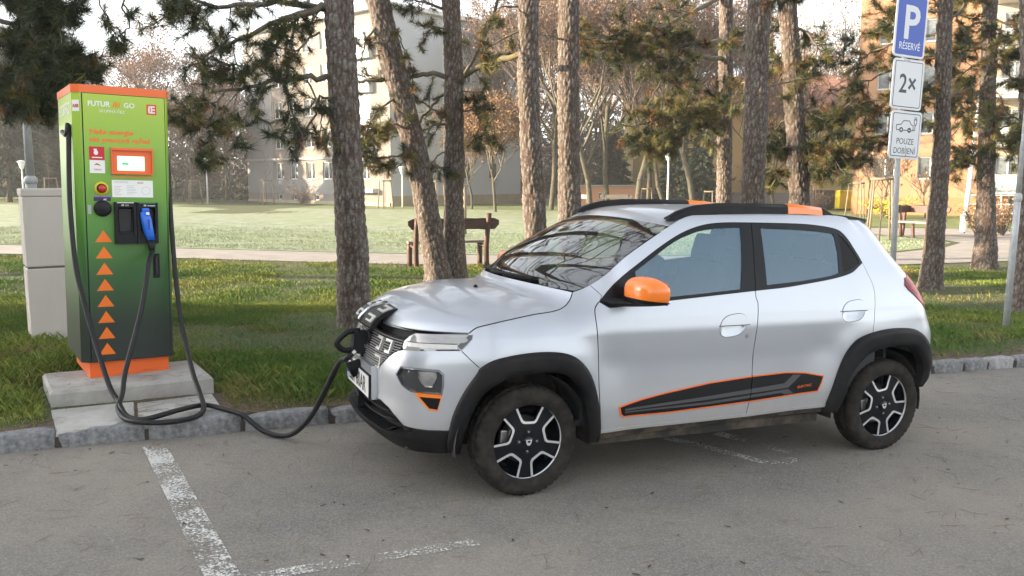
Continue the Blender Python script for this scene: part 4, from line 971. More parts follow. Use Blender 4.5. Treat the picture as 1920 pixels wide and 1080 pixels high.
# ---- rear spoiler and tailgate window (round the back, out of view)
sp = MB(); 
for s in np.linspace(-1, 1, 17):
    sp.v += [(2.36 + .12 * (1 - s * s), s * .50, 1.440 + .012 * (1 - s * s)), (2.43 + .14 * (1 - s * s), s * .50, 1.430 + .012 * (1 - s * s)), (2.41 + .14 * (1 - s * s), s * .50, 1.405)]
for k in range(16):
    for j in range(2): sp.f.append([k * 3 + j, k * 3 + j + 1, k * 3 + j + 4, k * 3 + j + 3]); sp.mi.append(0); sp.sm.append(True)
sp.build('rear_spoiler', M_PAINT, car)

# ---- mirrors
for side in (-1, 1):
    c = Vector((.575, side * .905, 1.062))
    def mir(zlo, zhi, name, m, grow):
        bm = bmesh.new(); bmesh.ops.create_uvsphere(bm, u_segments=40, v_segments=26, radius=1)
        vs = []
        for v in bm.verts:
            x, y, z = v.co; sgn = lambda a, e: math.copysign(abs(a) ** e, a)
            X = sgn(x, .70) * (.078 if x > 0 else .085); Y = sgn(y, .60) * .118; Z = sgn(z, .66) * .074
            Z *= (1.0 + .22 * (-Y * -1 * side) / .118 * 0) ; out = y * side
            if Z > 0: Z *= 1.08 - .16 * max(0, out) - .30 * max(0, x) - .10 * max(0, -x)
            if Z < 0: Z *= 0.90
            X += -.030 * (1 - abs(out)) * 0 + .02 * out
            vs.append(Vector((X * (1 + grow), Y * (1 + grow), Z * (1 + grow))))
        for v, q in zip(bm.verts, vs): v.co = q + c
        if zlo is not None: bmesh.ops.bisect_plane(bm, geom=bm.verts[:] + bm.edges[:] + bm.faces[:], plane_co=c + Vector((0, 0, zlo)), plane_no=(0.10, 0, 1), clear_inner=True)
        if zhi is not None: bmesh.ops.bisect_plane(bm, geom=bm.verts[:] + bm.edges[:] + bm.faces[:], plane_co=c + Vector((0, 0, zhi)), plane_no=(0.10, 0, 1), clear_outer=True)
        bmesh.ops.bisect_plane(bm, geom=bm.verts[:] + bm.edges[:] + bm.faces[:], plane_co=c + Vector((.066, 0, 0)), plane_no=(1, 0, 0), clear_outer=True)
        for f in bm.faces: f.smooth = True
        me = bpy.data.meshes.new(name); bm.to_mesh(me); bm.free(); me.materials.append(m); return me
    hsg = link('mirror_housing', mir(None, None, 'mirror_housing', M_CLAD, -.02), car)
    link('mirror_cap', mir(-.036, None, 'mirror_cap', M_ORANGE, 0), hsg)
    mb = MB(); mb.prism([(-.105, -.058), (.105, -.058), (.105, .055), (-.105, .055)], 0, .002, Matrix.Translation((c.x + .055, c.y, c.z)) @ Matrix(((0, 0, 1, 0), (1, 0, 0, 0), (0, 1, 0, 0), (0, 0, 0, 1))))
    mb.build('mirror_glass', M_CHROME, hsg)
    # arm: from the sail at the foot of the window out to the housing
    mb = MB(); ax = [(.455, .745, 1.000), (.49, .78, .993), (.535, .83, .996), (.585, .90, 1.003), (.62, .97, 1.010)]; rr = [(.050, .020), (.055, .018), (.060, .017), (.062, .015), (.05, .010)]
    for (x, y, z), (a, b) in zip(ax, rr): mb.v += [(x + a * math.cos(k * math.pi / 6), side * y, z + b * math.sin(k * math.pi / 6)) for k in range(12)]
    for i in range(4):
        for k in range(12): mb.f.append([i * 12 + k, i * 12 + (k + 1) % 12, (i + 1) * 12 + (k + 1) % 12, (i + 1) * 12 + k]); mb.mi.append(0); mb.sm.append(True)
    mb.f.append(list(range(48, 60))); mb.mi.append(0); mb.sm.append(False)
    mb.build('mirror_arm', M_CLAD, car)

# ---- grille mesh: rows of small bars over the dark opening, and the bright blocks either side
def on_skin(u, z, o=0.0, side=-1):
    p, nn = P([u], [z])[0], N([u], [z])[0]; q = p + nn * o; return Vector((q[0], q[1] * side, q[2]))
for side in (-1, 1):
    gm = MB(); gi = inset_poly([(UM, .606), (-1.02, .610), (-.905, .634), (-.850, .680), (-.792, .722), (-.750, .740), (-.733, .760), (-.735, .797), (UM, .797)], .004)
    row = 0; z = .612
    while z < .797:
        u = UM + .006 + (.009 if row % 2 else 0)
        while u < -.735:
            if inside(gi, np.array([[u, z]]))[0]:
                a, b, c2, d = on_skin(u - .0065, z - .002, -.002, side), on_skin(u + .0065, z - .002, -.002, side), on_skin(u + .0065, z + .0035, -.008, side), on_skin(u - .0065, z + .0035, -.008, side)
                nb_ = len(gm.v); gm.v += [a, b, c2, d]; gm.f.append([nb_, nb_ + 1, nb_ + 2, nb_ + 3]); gm.mi.append(0); gm.sm.append(False)
            u += .0175
        z += .0125; row += 1
    gm.build('grille_mesh', M_SILVERP, car)['kind'] = 'stuff'
    for (u0, z0) in ((-.868, .742), (-.985, .742), (-.945, .650)):     # bright C-shaped blocks
        for poly in ([(-.05, .022), (.05, .022), (.05, .034), (-.05, .034)], [(.034, -.034), (.05, -.034), (.05, .022), (.034, .022)], [(-.02, -.034), (.034, -.034), (.034, -.020), (-.02, -.020)]):
            if u0 < -.9 and side > 0 and z0 < .7: continue
            mb = MB(); q = [(u0 + a * .75, z0 + b) for a, b in poly]
            f1 = [on_skin(a, b, .004, side) for a, b in q]; f0 = [on_skin(a, b, -.012, side) for a, b in q]
            mb.add(f1 + f0, [(0, 1, 2, 3), (0, 1, 5, 4), (1, 2, 6, 5), (2, 3, 7, 6), (3, 0, 4, 7)]); mb.build('grille_block', M_SILVERP, car)
    # light bar behind the headlamp's lens edge: the dark outer corner and bright foot line
    mb = MB(); q = [(-.382, .774), (-.329, .826), (-.326, .846), (-.348, .845), (-.405, .790), (-.43, .775)]
    mb.add([on_skin(a, b, .0026, side) for a, b in q], [tuple(range(5))]); mb.build('lamp_corner', mat('lamp_smoke', (.045, .047, .05), .15, coat=.4) if side < 0 else bpy.data.materials['lamp_smoke'], car)
    mb = MB(); q0 = [(-.715, .750), (-.60, .762), (-.50, .768), (-.39, .775)]
    mb.add([on_skin(a, b, .003, side) for a, b in q0] + [on_skin(a, b - .006, .003, side) for a, b in q0], [(0, 1, 5, 4), (1, 2, 6, 5), (2, 3, 7, 6)]); mb.build('lamp_foot', M_DARK, car)
    for za, zb2, m_ in ((.7665, .786, M_SILVERP), (.787, .7895, M_TRIM)):
        us_ = np.linspace(-.712, -.405, 9); mb = MB(); q1 = [on_skin(a, za + .010 * (a + .712) / .31, .0028, side) for a in us_]; q2 = [on_skin(a, zb2 + .012 * (a + .712) / .31, .0028, side) for a in us_]; mb.add(q1 + q2, [(i, i + 1, 10 + i, 9 + i) for i in range(8)]); mb.build('lamp_bar', m_, car)
    # slats in the lower intake
    for zz in (.365, .405):
        pts = [on_skin(u, zz + (.006 if u > -.85 else 0), -.035, side) for u in np.linspace(UM, -.74 if zz < .39 else -.80, 8)]
        MB().tube(pts, .008, 6).build('intake_slat', M_CLAD, car)
    # small bright fold at the shoulder of the decal, part of the pressing
# ---- number plate
MPL = Matrix(((0, 0, -1, -.712), (-1, 0, 0, 0), (0, 1, 0, .455), (0, 0, 0, 1)))     # text x -> -y (reads from the car's front), y -> z, out -> -x
mb = MB(); mb.prism([(-.27, -.007), (.27, -.007), (.27, .122), (-.27, .122)], -.012, -.001, MPL); pl = mb.build('plate_holder', M_TRIM, car)
mb = MB(); mb.prism([(-.26, 0), (.26, 0), (.26, .114), (-.26, .114)], -.001, .001, MPL); npl = mb.build('number_plate', M_PLATE, car)
mb = MB(); mb.prism([(-.258, .002), (-.220, .002), (-.220, .112), (-.258, .112)], .001, .002, MPL); mb.build('plate_band', M_PBLUE, npl)
text_mesh('plate_country', 'CZ', .030, M_PLATE, npl, MPL @ Matrix.Translation((-.251, .016, .0022)), sx=.75)
text_mesh('plate_letters', 'EL1 60AR', .118, M_INK, npl, MPL @ Matrix.Translation((-.200, .016, .0014)), sx=.84, bold=.0012)
# plinth of the plate (silver) 
mb = MB(); mb.prism([(-.29, -.005), (.29, -.005), (.27, .17), (-.27, .17)], -.05, -.012, MPL); mb.build('plate_plinth', M_PAINT, car)

# ---- charging flap, standing open above the nose
prof = [(-.690, .812), (-.676, .840), (-.655, .864), (-.625, .886), (-.585, .903), (-.540, .913), (-.505, .912)]
fl = MB()
def flap_pt(i, s, o=0.0):
    k = i; x, z = prof[k]; a = prof[max(k - 1, 0)]; b = prof[min(k + 1, 6)]; t = Vector((b[0] - a[0], 0, b[1] - a[1])).normalized(); nn = Vector((-t.z, 0, t.x))
    return Vector((x - .012 * (1 - s * s), s * (.20 + .0 * k), z + .006 * (1 - s * s))) + nn * o
ss = np.linspace(-1, 1, 9)
for o in (0, -.022):
    for i in range(7):
        for s in ss: fl.v.append(flap_pt(i, s, o))
for i in range(6):
    for j in range(8):
        a = i * 9 + j; fl.f.append([a, a + 1, a + 10, a + 9]); fl.mi.append(0); fl.sm.append(True)
        a += 63; fl.f.append([a, a + 9, a + 10, a + 1]); fl.mi.append(0); fl.sm.append(True)
ring = [j for j in range(9)] + [i * 9 + 8 for i in range(1, 7)] + [54 + j for j in range(7, -1, -1)] + [i * 9 for i in range(5, 0, -1)]
for i in range(len(ring)): fl.f.append([ring[i], ring[(i + 1) % len(ring)], ring[(i + 1) % len(ring)] + 63, ring[i] + 63]); fl.mi.append(0); fl.sm.append(False)
flap = fl.build('charging_flap', M_TRIM, car)
def flap_at(t, s, o):
    k = min(int(t), 5); a = t - k; return flap_pt(k, s, o).lerp(flap_pt(k + 1, s, o), a)
def flap_block(poly, m, nm, o0=.001, o1=.008):
    mb = MB(); n = len(poly); mb.add([flap_at(t, s, o1) for t, s in poly] + [flap_at(t, s, o0) for t, s in poly], [tuple(range(n))] + [(i, (i + 1) % n, n + (i + 1) % n, n + i) for i in range(n)])
    return mb.build(nm, m, flap)
# emblem: a bright bar down the middle with a rounded lower end and a broad head
flap_block([(.6, -.05), (.45, .0), (.6, .09), (1.5, .12), (3.0, .10), (4.4, .16), (5.0, .10), (5.1, -.22), (4.7, -.30), (3.0, -.10), (1.5, -.10)], M_CHROME, 'emblem', .001, .014)
for t0, s0, dr in ((1.0, -.62, 1), (3.3, -.62, 1), (1.0, .52, -1), (3.3, .55, -1)):
    flap_block([(t0 + 1.3, s0 - .26), (t0 + 1.3, s0 + .26), (t0 + .95, s0 + .26), (t0 + .95, s0 - .26)], M_SILVERP, 'grille_block')
    flap_block([(t0 + .95, s0 - .26 * dr), (t0 + .95, s0 - .14 * dr), (t0, s0 - .14 * dr), (t0, s0 - .26 * dr)], M_SILVERP, 'grille_block')
    flap_block([(t0 + .3, s0 - .14 * dr), (t0 + .3, s0 + .16 * dr), (t0, s0 + .16 * dr), (t0, s0 - .14 * dr)], M_SILVERP, 'grille_block')
gm = MB()
for ti in np.arange(.35, 5.2, .26):
    for k, s in enumerate(np.arange(-.93, .94, .085)):
        if abs(s) < .16: continue
        b = len(gm.v); gm.v += [flap_at(ti, s - .03, .002), flap_at(ti, s + .03, .002), flap_at(ti + .1, s + .03, .003), flap_at(ti + .1, s - .03, .003)]; gm.f.append([b, b + 1, b + 2, b + 3]); gm.mi.append(0); gm.sm.append(False)
gm.build('flap_mesh', mat('mesh_grey', (.13, .12, .105), .45), flap)['kind'] = 'stuff'
for s in (-.62, .62):
    MB().tube([(-.655, s * .2, .81), (-.60, s * .2, .835), (-.565, s * .2, .875)], .012, 6).build('flap_hinge', M_TRIM, flap)
# socket behind the plug
MB().lathe([(.0, 0), (.062, 0), (.066, .01), (.066, .10)], 28, 'x', (-.665, -.02, .715)).build('charging_socket', M_TRIM, car)

# ---- wheels
def wheel_parts(rootname='wheel'):
    root = bpy.data.objects.new(rootname, None); COL.objects.link(root); root.parent = car; root.empty_display_size = .1
    # tyre: outer face at y = -0.082
    prof = [(.192, -.066), (.200, -.074), (.214, -.0815), (.236, -.0845), (.252, -.0825), (.268, -.0765), (.280, -.069), (.2865, -.058), (.2885, -.046), (.2888, -.034), (.2800, -.031), (.2800, -.026), (.2893, -.022), (.2895, 0), (.2893, .022), (.280, .026), (.280, .031), (.2888, .034), (.2885, .046), (.2865, .058), (.280, .069), (.268, .0765), (.236, .082), (.200, .072)]
    n = 144; vs = []; fs = []; m_ = len(prof)
    for k in range(n):
        a = 2 * math.pi * k / n
        for j, (r, y) in enumerate(prof):
            if j in (5, 6, 7, 8, 9, 17, 18, 19, 20) and k % 3 == 0: r -= .0062 if j not in (5, 20) else .003
            if 11 < j < 15 and k % 4 == 0: r -= .005
            vs.append((r * math.cos(a), y, r * math.sin(a)))
    for k in range(n):
        k2 = (k + 1) % n
        for j in range(m_ - 1): fs.append((k * m_ + j, k2 * m_ + j, k2 * m_ + j + 1, k * m_ + j + 1))
    mb = MB(); mb.add(vs, fs, 0, True); mb.build('tyre', M_RUBBER, root)
    # alloy face, cut as a flat sheet with five openings
    RO, RI = .2035, .1965; vv, ee, ix = [], [], {}
    def av(q):
        k = (round(q[0], 5), round(q[1], 5))
        if k not in ix: ix[k] = len(vv); vv.append(Vector(k))
        return ix[k]
    def lp(poly, step=.012):
        ids = [av(q) for q in densify(poly, step)]
        for i in range(len(ids)):
            if ids[i] != ids[(i + 1) % len(ids)]: ee.append((ids[i], ids[(i + 1) % len(ids)]))
    circ = lambda r, n=72: [(r * math.cos(2 * math.pi * k / n), r * math.sin(2 * math.pi * k / n)) for k in range(n)]
    def opening(rot, d):
        # rounded trapezium, d = inset; points up then rotated
        a = R_(25.0); ro = RI + .0006
        outer = [(ro * math.sin(t), ro * math.cos(t)) for t in np.linspace(-a + d / ro, a - d / ro, 9)]
        rb, hw = .0935 + d, .036 - d * .55
        inner = [(hw + .010, rb + .012), (hw + .001, rb + .003), (hw - .010, rb), (-hw + .010, rb), (-hw - .001, rb + .003), (-hw - .010, rb + .012)]
        pts = outer + inner; c, s = math.cos(rot), math.sin(rot)
        return [(x * c - y * s, x * s + y * c) for x, y in pts]
    rots = [2 * math.pi * k / 5 for k in range(5)]
    Uo = [opening(r, 0) for r in rots]; Ui = [opening(r, .0115) for r in rots]
    lp(circ(RO)); lp(circ(RI)); lp(circ(.030, 24))
    for q in Uo + Ui: lp(q)
    for r in np.arange(.045, .19, .018):
        for k in range(int(2 * math.pi * r / .02)): av((r * math.cos(k * .02 / r), r * math.sin(k * .02 / r)))
    v2, _, f2, *_ = geometry.delaunay_2d_cdt(vv, ee, [], 0, 1e-6)
    v2 = np.array([tuple(q) for q in v2]); f2 = np.array([f for f in f2 if len(f) == 3]); cc = v2[f2].mean(1); rr = np.hypot(cc[:, 0], cc[:, 1])
    lb = np.zeros(len(f2), int)                         # 0 black spokes
    for a, b in zip(Uo, Ui):
        lb[inside(a, cc)] = 1; lb[inside(b, cc) & (rr < RI)] = 2
    # the bright band is left open along the rim ring
    lb[(rr > RI)] = 1; lb[rr > RO] = 3
    r_ = np.hypot(v2[:, 0], v2[:, 1]); dep = -.058 - .012 * sst(.19, .05, r_) * 0 + .010 * sst(.10, .02, r_) * 0 - .010 * (1 - sst(.04, .17, r_)) + .004
    for nm, which, m, up in (('rim', 0, M_GLOSSBLK, .0), ('rim_edge', 1, M_ALLOY, -.003)):
        ff = f2[lb == which]; ids = np.unique(ff); mp = np.full(len(v2), -1); mp[ids] = np.arange(len(ids)); ff = mp[ff]
        pv = np.c_[v2[ids, 0], dep[ids] + up, v2[ids, 1]]
        es = {}
        for t_ in ff:
            for i in range(3): es[(t_[i], t_[(i + 1) % 3])] = 1
        be = [k for k in es if (k[1], k[0]) not in es]
        vs = [tuple(x) for x in pv]; fs = [tuple(t_) for t_ in ff]; top = {}
        for i, j in be:
            for q in (i, j):
                if q not in top: top[q] = len(vs); vs.append(tuple(pv[q])); vs.append((pv[q][0] * .975, pv[q][1] + (.038 if which == 0 else .004), pv[q][2] * .975))
            fs.append((top[i], top[j], top[j] + 1, top[i] + 1))
        mb = MB(); mb.add(vs, fs, 0, False); o = mb.build(nm, m, root)
    mb = MB(); mb.lathe([(.2035, -.0575), (.206, -.066), (.2005, -.070), (.1965, -.060)], 72, 'y'); mb.build('rim_lip', M_ALLOY, root)
    mb = MB(); mb.lathe([(.196, -.050), (.186, -.03), (.182, .06), (.0, .06)], 48, 'y'); mb.build('rim_barrel', M_GLOSSBLK, root)
    mb = MB(); mb.lathe([(.125, .0), (.125, .012), (.06, .012), (.06, -.02), (0, -.02)], 40, 'y'); mb.build('brake_disc', M_STEEL, root)
    mb = MB(); mb.bbox((-.118, -.01, .012), (.042, .03, .085), .008); mb.build('brake_caliper', M_STEEL, root)
    mb = MB(); mb.lathe([(0, -.073), (.026, -.0725), (.029, -.069), (.029, -.058)], 28, 'y'); capo = mb.build('hub_cap', M_GLOSSBLK, root)
    mb = MB(); sh = [(-.017, .013), (.017, .013), (.014, -.006), (.006, -.017), (-.006, -.017), (-.014, -.006)]
    Mx = Matrix(((1, 0, 0, 0), (0, 0, -1, -.0735), (0, 1, 0, 0), (0, 0, 0, 1)))
    mb.prism(sh, 0, .002, Mx); mb.build('hub_emblem', M_ALLOY, root)
    mb = MB(); mb.prism([(-.009, .008), (.009, .008), (.006, -.002), (-.006, -.002)], .002, .0026, Mx); mb.build('hub_emblem_inlay', M_GLOSSBLK, root)
    for k in range(4):
        a = math.pi / 2 * k; mb = MB(); c = (.050 * math.cos(a), 0, .050 * math.sin(a))
        mb.lathe([(.0, -.066), (.0055, -.066), (.0055, -.0605), (.010, -.0605), (.0115, -.064), (.0125, -.0605)], 14, 'y', c); mb.build('wheel_nut', M_STEEL, root)
    return root
w0 = wheel_parts(); w0.location = (0, -.678, .2865); w0.rotation_euler = (0, R_(3), R_(2.5))
for (x, y, ry, rz) in ((2.423, -.678, -8, 0), (0, .678, 30, 182.5), (2.423, .678, 55, 180)):
    w1 = copy_tree(w0, car); w1.location = (x, y, .2865); w1.rotation_euler = (0, R_(ry), R_(rz))
# ---- wheel housings and underside
for side in (-1, 1):
    for cx, r in ((-.015, .375), (2.375, .365)):
        mb = MB(); n_ = 20; a0, a1 = R_(-8), R_(188)
        for k in range(n_ + 1):
            a = a0 + (a1 - a0) * k / n_
            for y in (.735, .50, .40): mb.v.append((cx + r * math.cos(a), side * y, .285 + r * math.sin(a) * .98))
        for k in range(n_):
            for j in range(2): mb.f.append([k * 3 + j, k * 3 + j + 1, k * 3 + j + 4, k * 3 + j + 3]); mb.mi.append(0); mb.sm.append(True)
        mb.build('wheel_liner', M_MUD, car)
mb = MB(); mb.box((1.16, 0, .245), (1.55, 1.40, .05)); mb.box((-.40, 0, .28), (.34, 1.0, .10)); mb.box((2.72, 0, .40), (.24, 1.2, .10)); mb.box((1.15, 0, .30), (3.3, .78, .12))
mb.box((1.70, -.52, .232), (.10, .03, .05)); mb.build('underbody', M_MUD, car)
for cx in (0, 2.423): MB().tube([(cx, -.60, .285), (cx, .60, .285)], .035, 8).build('axle', M_MUD, car)
for cx in (0., 2.423):
    for s in (-1, 1): mb = MB(); mb.box((cx, s * .44, .45), (.60, .02, .46)); mb.build('wheel_well_wall', M_MUD, car)

# ---- cabin
mb = MB(); mb.box((1.35, 0, .34), (2.1, 1.36, .03)); mb.box((1.38, -.70, .66), (1.95, .02, .60)); mb.box((1.38, .70, .66), (1.95, .02, .60)); mb.box((.34, 0, .60), (.02, 1.36, .55)); mb.box((2.50, 0, .66), (.02, 1.3, .62))
mb.build('cabin_tub', M_INT, car)
mb = MB(); mb.bbox((.44, 0, .93), (.36, 1.34, .16), .05); mb.bbox((.52, .36, 1.005), (.18, .40, .06), .025); mb.build('dashboard', M_INT, car)
sw = MB(); a = Vector((.76, -.36, .985)); qx = Matrix.Rotation(R_(-62), 3, 'Y')
pts = [a + qx @ Vector((.18 * math.cos(t), .18 * math.sin(t), 0)) for t in np.linspace(0, 2 * math.pi, 25)]
sw.tube(pts, .015, 8, caps=False); sw.bbox(a, (.06, .12, .05), .02, qx); sw.tube([a + qx @ Vector((0, -.17, 0)), a, a + qx @ Vector((0, .17, 0))], .014, 6); sw.tube([a, a + Vector((-.22, 0, -.06))], .03, 8)
sw.build('steering_wheel', M_INT, car)
def seat(x, y, wide=.46):
    mb = MB(); mb.bbox((x, y, .56), (.50, wide, .16), .05)
    rot = Matrix.Rotation(R_(16), 3, 'Y'); mb.bbox((x + .29, y, .88), (.13, wide - .02, .60), .06, rot)
    for hy in ((0,) if wide < .6 else (-.36, .36)):
        mb.bbox((x + .385, y + hy, 1.245), (.09, .25, .17), .04, rot); mb.tube([(x + .36, y + hy - .05, 1.12), (x + .375, y + hy - .05, 1.2)], .007, 5); mb.tube([(x + .36, y + hy + .05, 1.12), (x + .375, y + hy + .05, 1.2)], .007, 5)
    mb.build('car_seat', M_SEAT, car)
seat(.95, -.36); seat(.95, .36); seat(1.72, 0, 1.22)
mb = MB(); mb.box((1.60, 0, 1.428), (1.3, 1.0, .012)); mb.build('headliner', M_HEADL, car)
mb = MB(); mb.bbox((.70, .0, 1.325), (.03, .22, .065), .012); mb.build('rear_view_mirror', M_INT, car)
mb = MB(); mb.prism([(-.0, 0), (1, 0), (1, 1), (0, 1)], 0, .002, Matrix.Translation((.42, -.30, .972)) @ Matrix.Diagonal((.18, .26, 1, 1))); mb.build('dash_paper', M_HEADL, car)
# lettering on the door strip
a, b = on_skin(1.700, .455, .0045), on_skin(1.816, .466, .0045); ex = (b - a).normalized(); c_ = on_skin(1.700, .480, .0045); ey = (c_ - a); ey = (ey - ex * ey.dot(ex)).normalized(); ez = ex.cross(ey)
ME = Matrix((ex, ey, ez)).transposed().to_4x4(); ME.translation = a
text_mesh('strip_letters', 'ELECTRIC', .020, M_ORANGE_L, car, ME, sx=1.15, shear=.15)

# ================================================================== TREES
_PIT = math.atan(205 / 1600)
def at(px, py, y):
    """the point at ground distance y that stands where the photograph shows (px, py)"""
    a, b = (px - 960) / 1600, (py - 540) / 1600; c, s = math.cos(_PIT), math.sin(_PIT)
    f = c - b * s * 1.0; fy = c + (-b) * s; fz = -s + (-b) * c
    k = y / fy; return Vector((a * k, y, 1.6 + fz * k))
M_BARK, n, l, p = nodes_of('pine_bark'); tc = n.new('ShaderNodeTexCoord')
at_ = n.new('ShaderNodeAttribute'); at_.attribute_name = 'tint'; sp_ = n.new('ShaderNodeSeparateColor'); l.new(at_.outputs['Color'], sp_.inputs[0])
fi = tex('ShaderNodeTexNoise', Scale=38.0, Detail=6.0, Roughness=.7); big = tex('ShaderNodeTexNoise', Scale=2.2, Detail=4.0)
pl_ = ramp(fi.outputs['Fac'], [(.34, (.085, .074, .066)), (.52, (.165, .145, .130)), (.68, (.31, .28, .25))])
fs_ = ramp(fi.outputs['Fac'], [(.35, (.030, .021, .016)), (.65, (.095, .055, .038))])
b0 = mixc(sp_.outputs[0], fs_, pl_); b1_ = mixc(ramp(big.outputs['Fac'], [(.52, (0, 0, 0)), (.7, (.55, .55, .55))]), b0, mixc(.5, b0, (.10, .105, .06)))
l.new(b1_, p.inputs['Base Color']); p.inputs['Roughness'].default_value = .92
b = n.new('ShaderNodeBump'); b.inputs['Strength'].default_value = .7; b.inputs['Distance'].default_value = .012; l.new(fi.outputs['Fac'], b.inputs['Height']); l.new(b.outputs[0], p.inputs['Normal'])
M_LIMB = mat('pine_limb', (.085, .068, .055), .9, col2=(.16, .14, .10), scale=14, bump=.5, bscale=60)
M_MOSS = mat('mossy_limb', (.075, .060, .030), .9, col2=(.13, .105, .042), scale=9, bump=.5, bscale=60)
M_NEED, n, l, p = nodes_of('pine_needles'); at_ = n.new('ShaderNodeAttribute'); at_.attribute_name = 'tint'; l.new(at_.outputs['Color'], p.inputs['Base Color']); p.inputs['Roughness'].default_value = .5; p.inputs['Specular IOR Level'].default_value = .35
M_CONE = mat('pine_cone', (.07, .045, .03), .9)

def trunk_mesh(pts, rad, parent, seed, seg=76):
    """pts: centre line from the foot up; plated bark as real relief"""
    P_ = [Vector(q) for q in pts]; cl = [Vector(q) for q in smooth3(P_, 8)]; L = np.r_[0, np.cumsum([(cl[i + 1] - cl[i]).length for i in range(len(cl) - 1)])]
    rr = np.interp(L, np.linspace(0, L[-1], len(rad)), rad)
    # rows about 3.5 cm apart in the lower part, coarser out of view
    h = np.r_[np.arange(0, min(L[-1], 5.0), .023), np.arange(min(L[-1], 5.0), L[-1] + .2, .2)]; n_ = len(h)
    C = np.stack([np.interp(h, L, [q[i] for q in cl]) for i in range(3)], 1); R3 = np.interp(h, L, rr)
    R3 = R3 * (1 + .26 * np.exp(-h / .16) + .10 * np.exp(-h / .5))
    th = np.linspace(0, 2 * np.pi, seg, endpoint=False); V = np.empty((n_, seg, 3)); T = np.empty((n_, seg)); off = seed * 13.7
    for i in range(n_):
        for k in range(seg):
            q = Vector((math.cos(th[k]) * R3[i] * 24, math.sin(th[k]) * R3[i] * 24, h[i] * 8.5 + off))
            w1 = noise.voronoi(q)[0]; e = min(1, (w1[1] - w1[0]) * 2.2)       # plates divided by fissures
            g = noise.fractal(q * .22, 1.0, 2.0, 3)
            d = (e - .6) * .017 + g * .017
            r = R3[i] + d; V[i, k] = (C[i, 0] + math.cos(th[k]) * r, C[i, 1] + math.sin(th[k]) * r, C[i, 2]); T[i, k] = min(1, max(0, e * 1.35 - .12 + g * .25))
    i, k = np.meshgrid(np.arange(n_ - 1), np.arange(seg), indexing='ij'); i = i.ravel(); k = k.ravel(); k2 = (k + 1) % seg
    F = np.stack([i * seg + k, i * seg + k2, (i + 1) * seg + k2, (i + 1) * seg + k], 1)
    col = np.repeat(T.reshape(-1, 1), 4, 1); col[:, 3] = 1
    return np_mesh('trunk', V.reshape(-1, 3), F, M_BARK, parent, smooth=True, col=col)
def smooth3(P_, sub=5):
    out = []
    for i in range(len(P_) - 1):
        a, b, c, d = P_[max(i - 1, 0)], P_[i], P_[i + 1], P_[min(i + 2, len(P_) - 1)]
        for j in range(sub):
            t = j / sub; out.append(0.5 * ((2 * b) + (c - a) * t + (2 * a - 5 * b + 4 * c - d) * t * t + (3 * b - a - 3 * c + d) * t ** 3))
    out.append(P_[-1]); return out
TR = random.Random(5)
def rv(s=1.0): return Vector((TR.gauss(0, s), TR.gauss(0, s), TR.gauss(0, s)))
def twig(mb, tufts, a, d, L, r, depth, droop=.25):
    """a crooked shoot that droops and lifts again at its tip"""
    pts = [a]; dd = d.normalized(); n_ = 5
    for i in range(n_):
        dd = (dd + rv(.20) + Vector((0, 0, -droop if i < 3 else droop * 1.2)) * .6).normalized(); pts.append(pts[-1] + dd * L / n_)
    mb.tube(pts, [r * (1 - .12 * i) for i in range(n_ + 1)], 4, caps=False)
    tufts.append((pts[-1], dd))
    if TR.random() < .55: tufts.append((pts[-2], (dd + rv(.5)).normalized()))
    if depth > 0:
        for i in range(1, n_):
            if TR.random() < .62: twig(mb, tufts, pts[i], (dd + rv(.75)), L * TR.uniform(.35, .6), r * .6, depth - 1, droop)
def limb(tree, pts, r0, r1, dens=5.0, tl=(.25, .55), depth=1, start=.15, m=None, droop=.25, tufts=None, sprd=.8):
    P_ = smooth3([Vector(q) for q in pts], 4); n_ = len(P_); mb = MB()
    P_ = [q + (rv(.012) if 0 < i < n_ - 1 else Vector((0, 0, 0))) for i, q in enumerate(P_)]
    mb.tube(P_, [r0 + (r1 - r0) * i / (n_ - 1) for i in range(n_)], 7)
    L = sum((P_[i + 1] - P_[i]).length for i in range(n_ - 1)); tu = tree['_t'] if tufts is None else tufts
    k = int(L * dens)
    for _ in range(k):
        t = TR.uniform(start, 1); i = min(int(t * (n_ - 1)), n_ - 2); q = P_[i].lerp(P_[i + 1], t * (n_ - 1) - i); ax = (P_[i + 1] - P_[i]).normalized()
        side = rv(); side = (side - ax * side.dot(ax)).normalized(); d = ax * TR.uniform(.15, .8) + side * sprd
        twig(mb, tu, q, d, TR.uniform(*tl), max(.0035, .011 * (1 - .5 * t)), depth, droop)
    tu.append((P_[-1], (P_[-1] - P_[-2]).normalized()))
    mb.build('branch', m or M_LIMB, tree['root'], normals_fix=False)
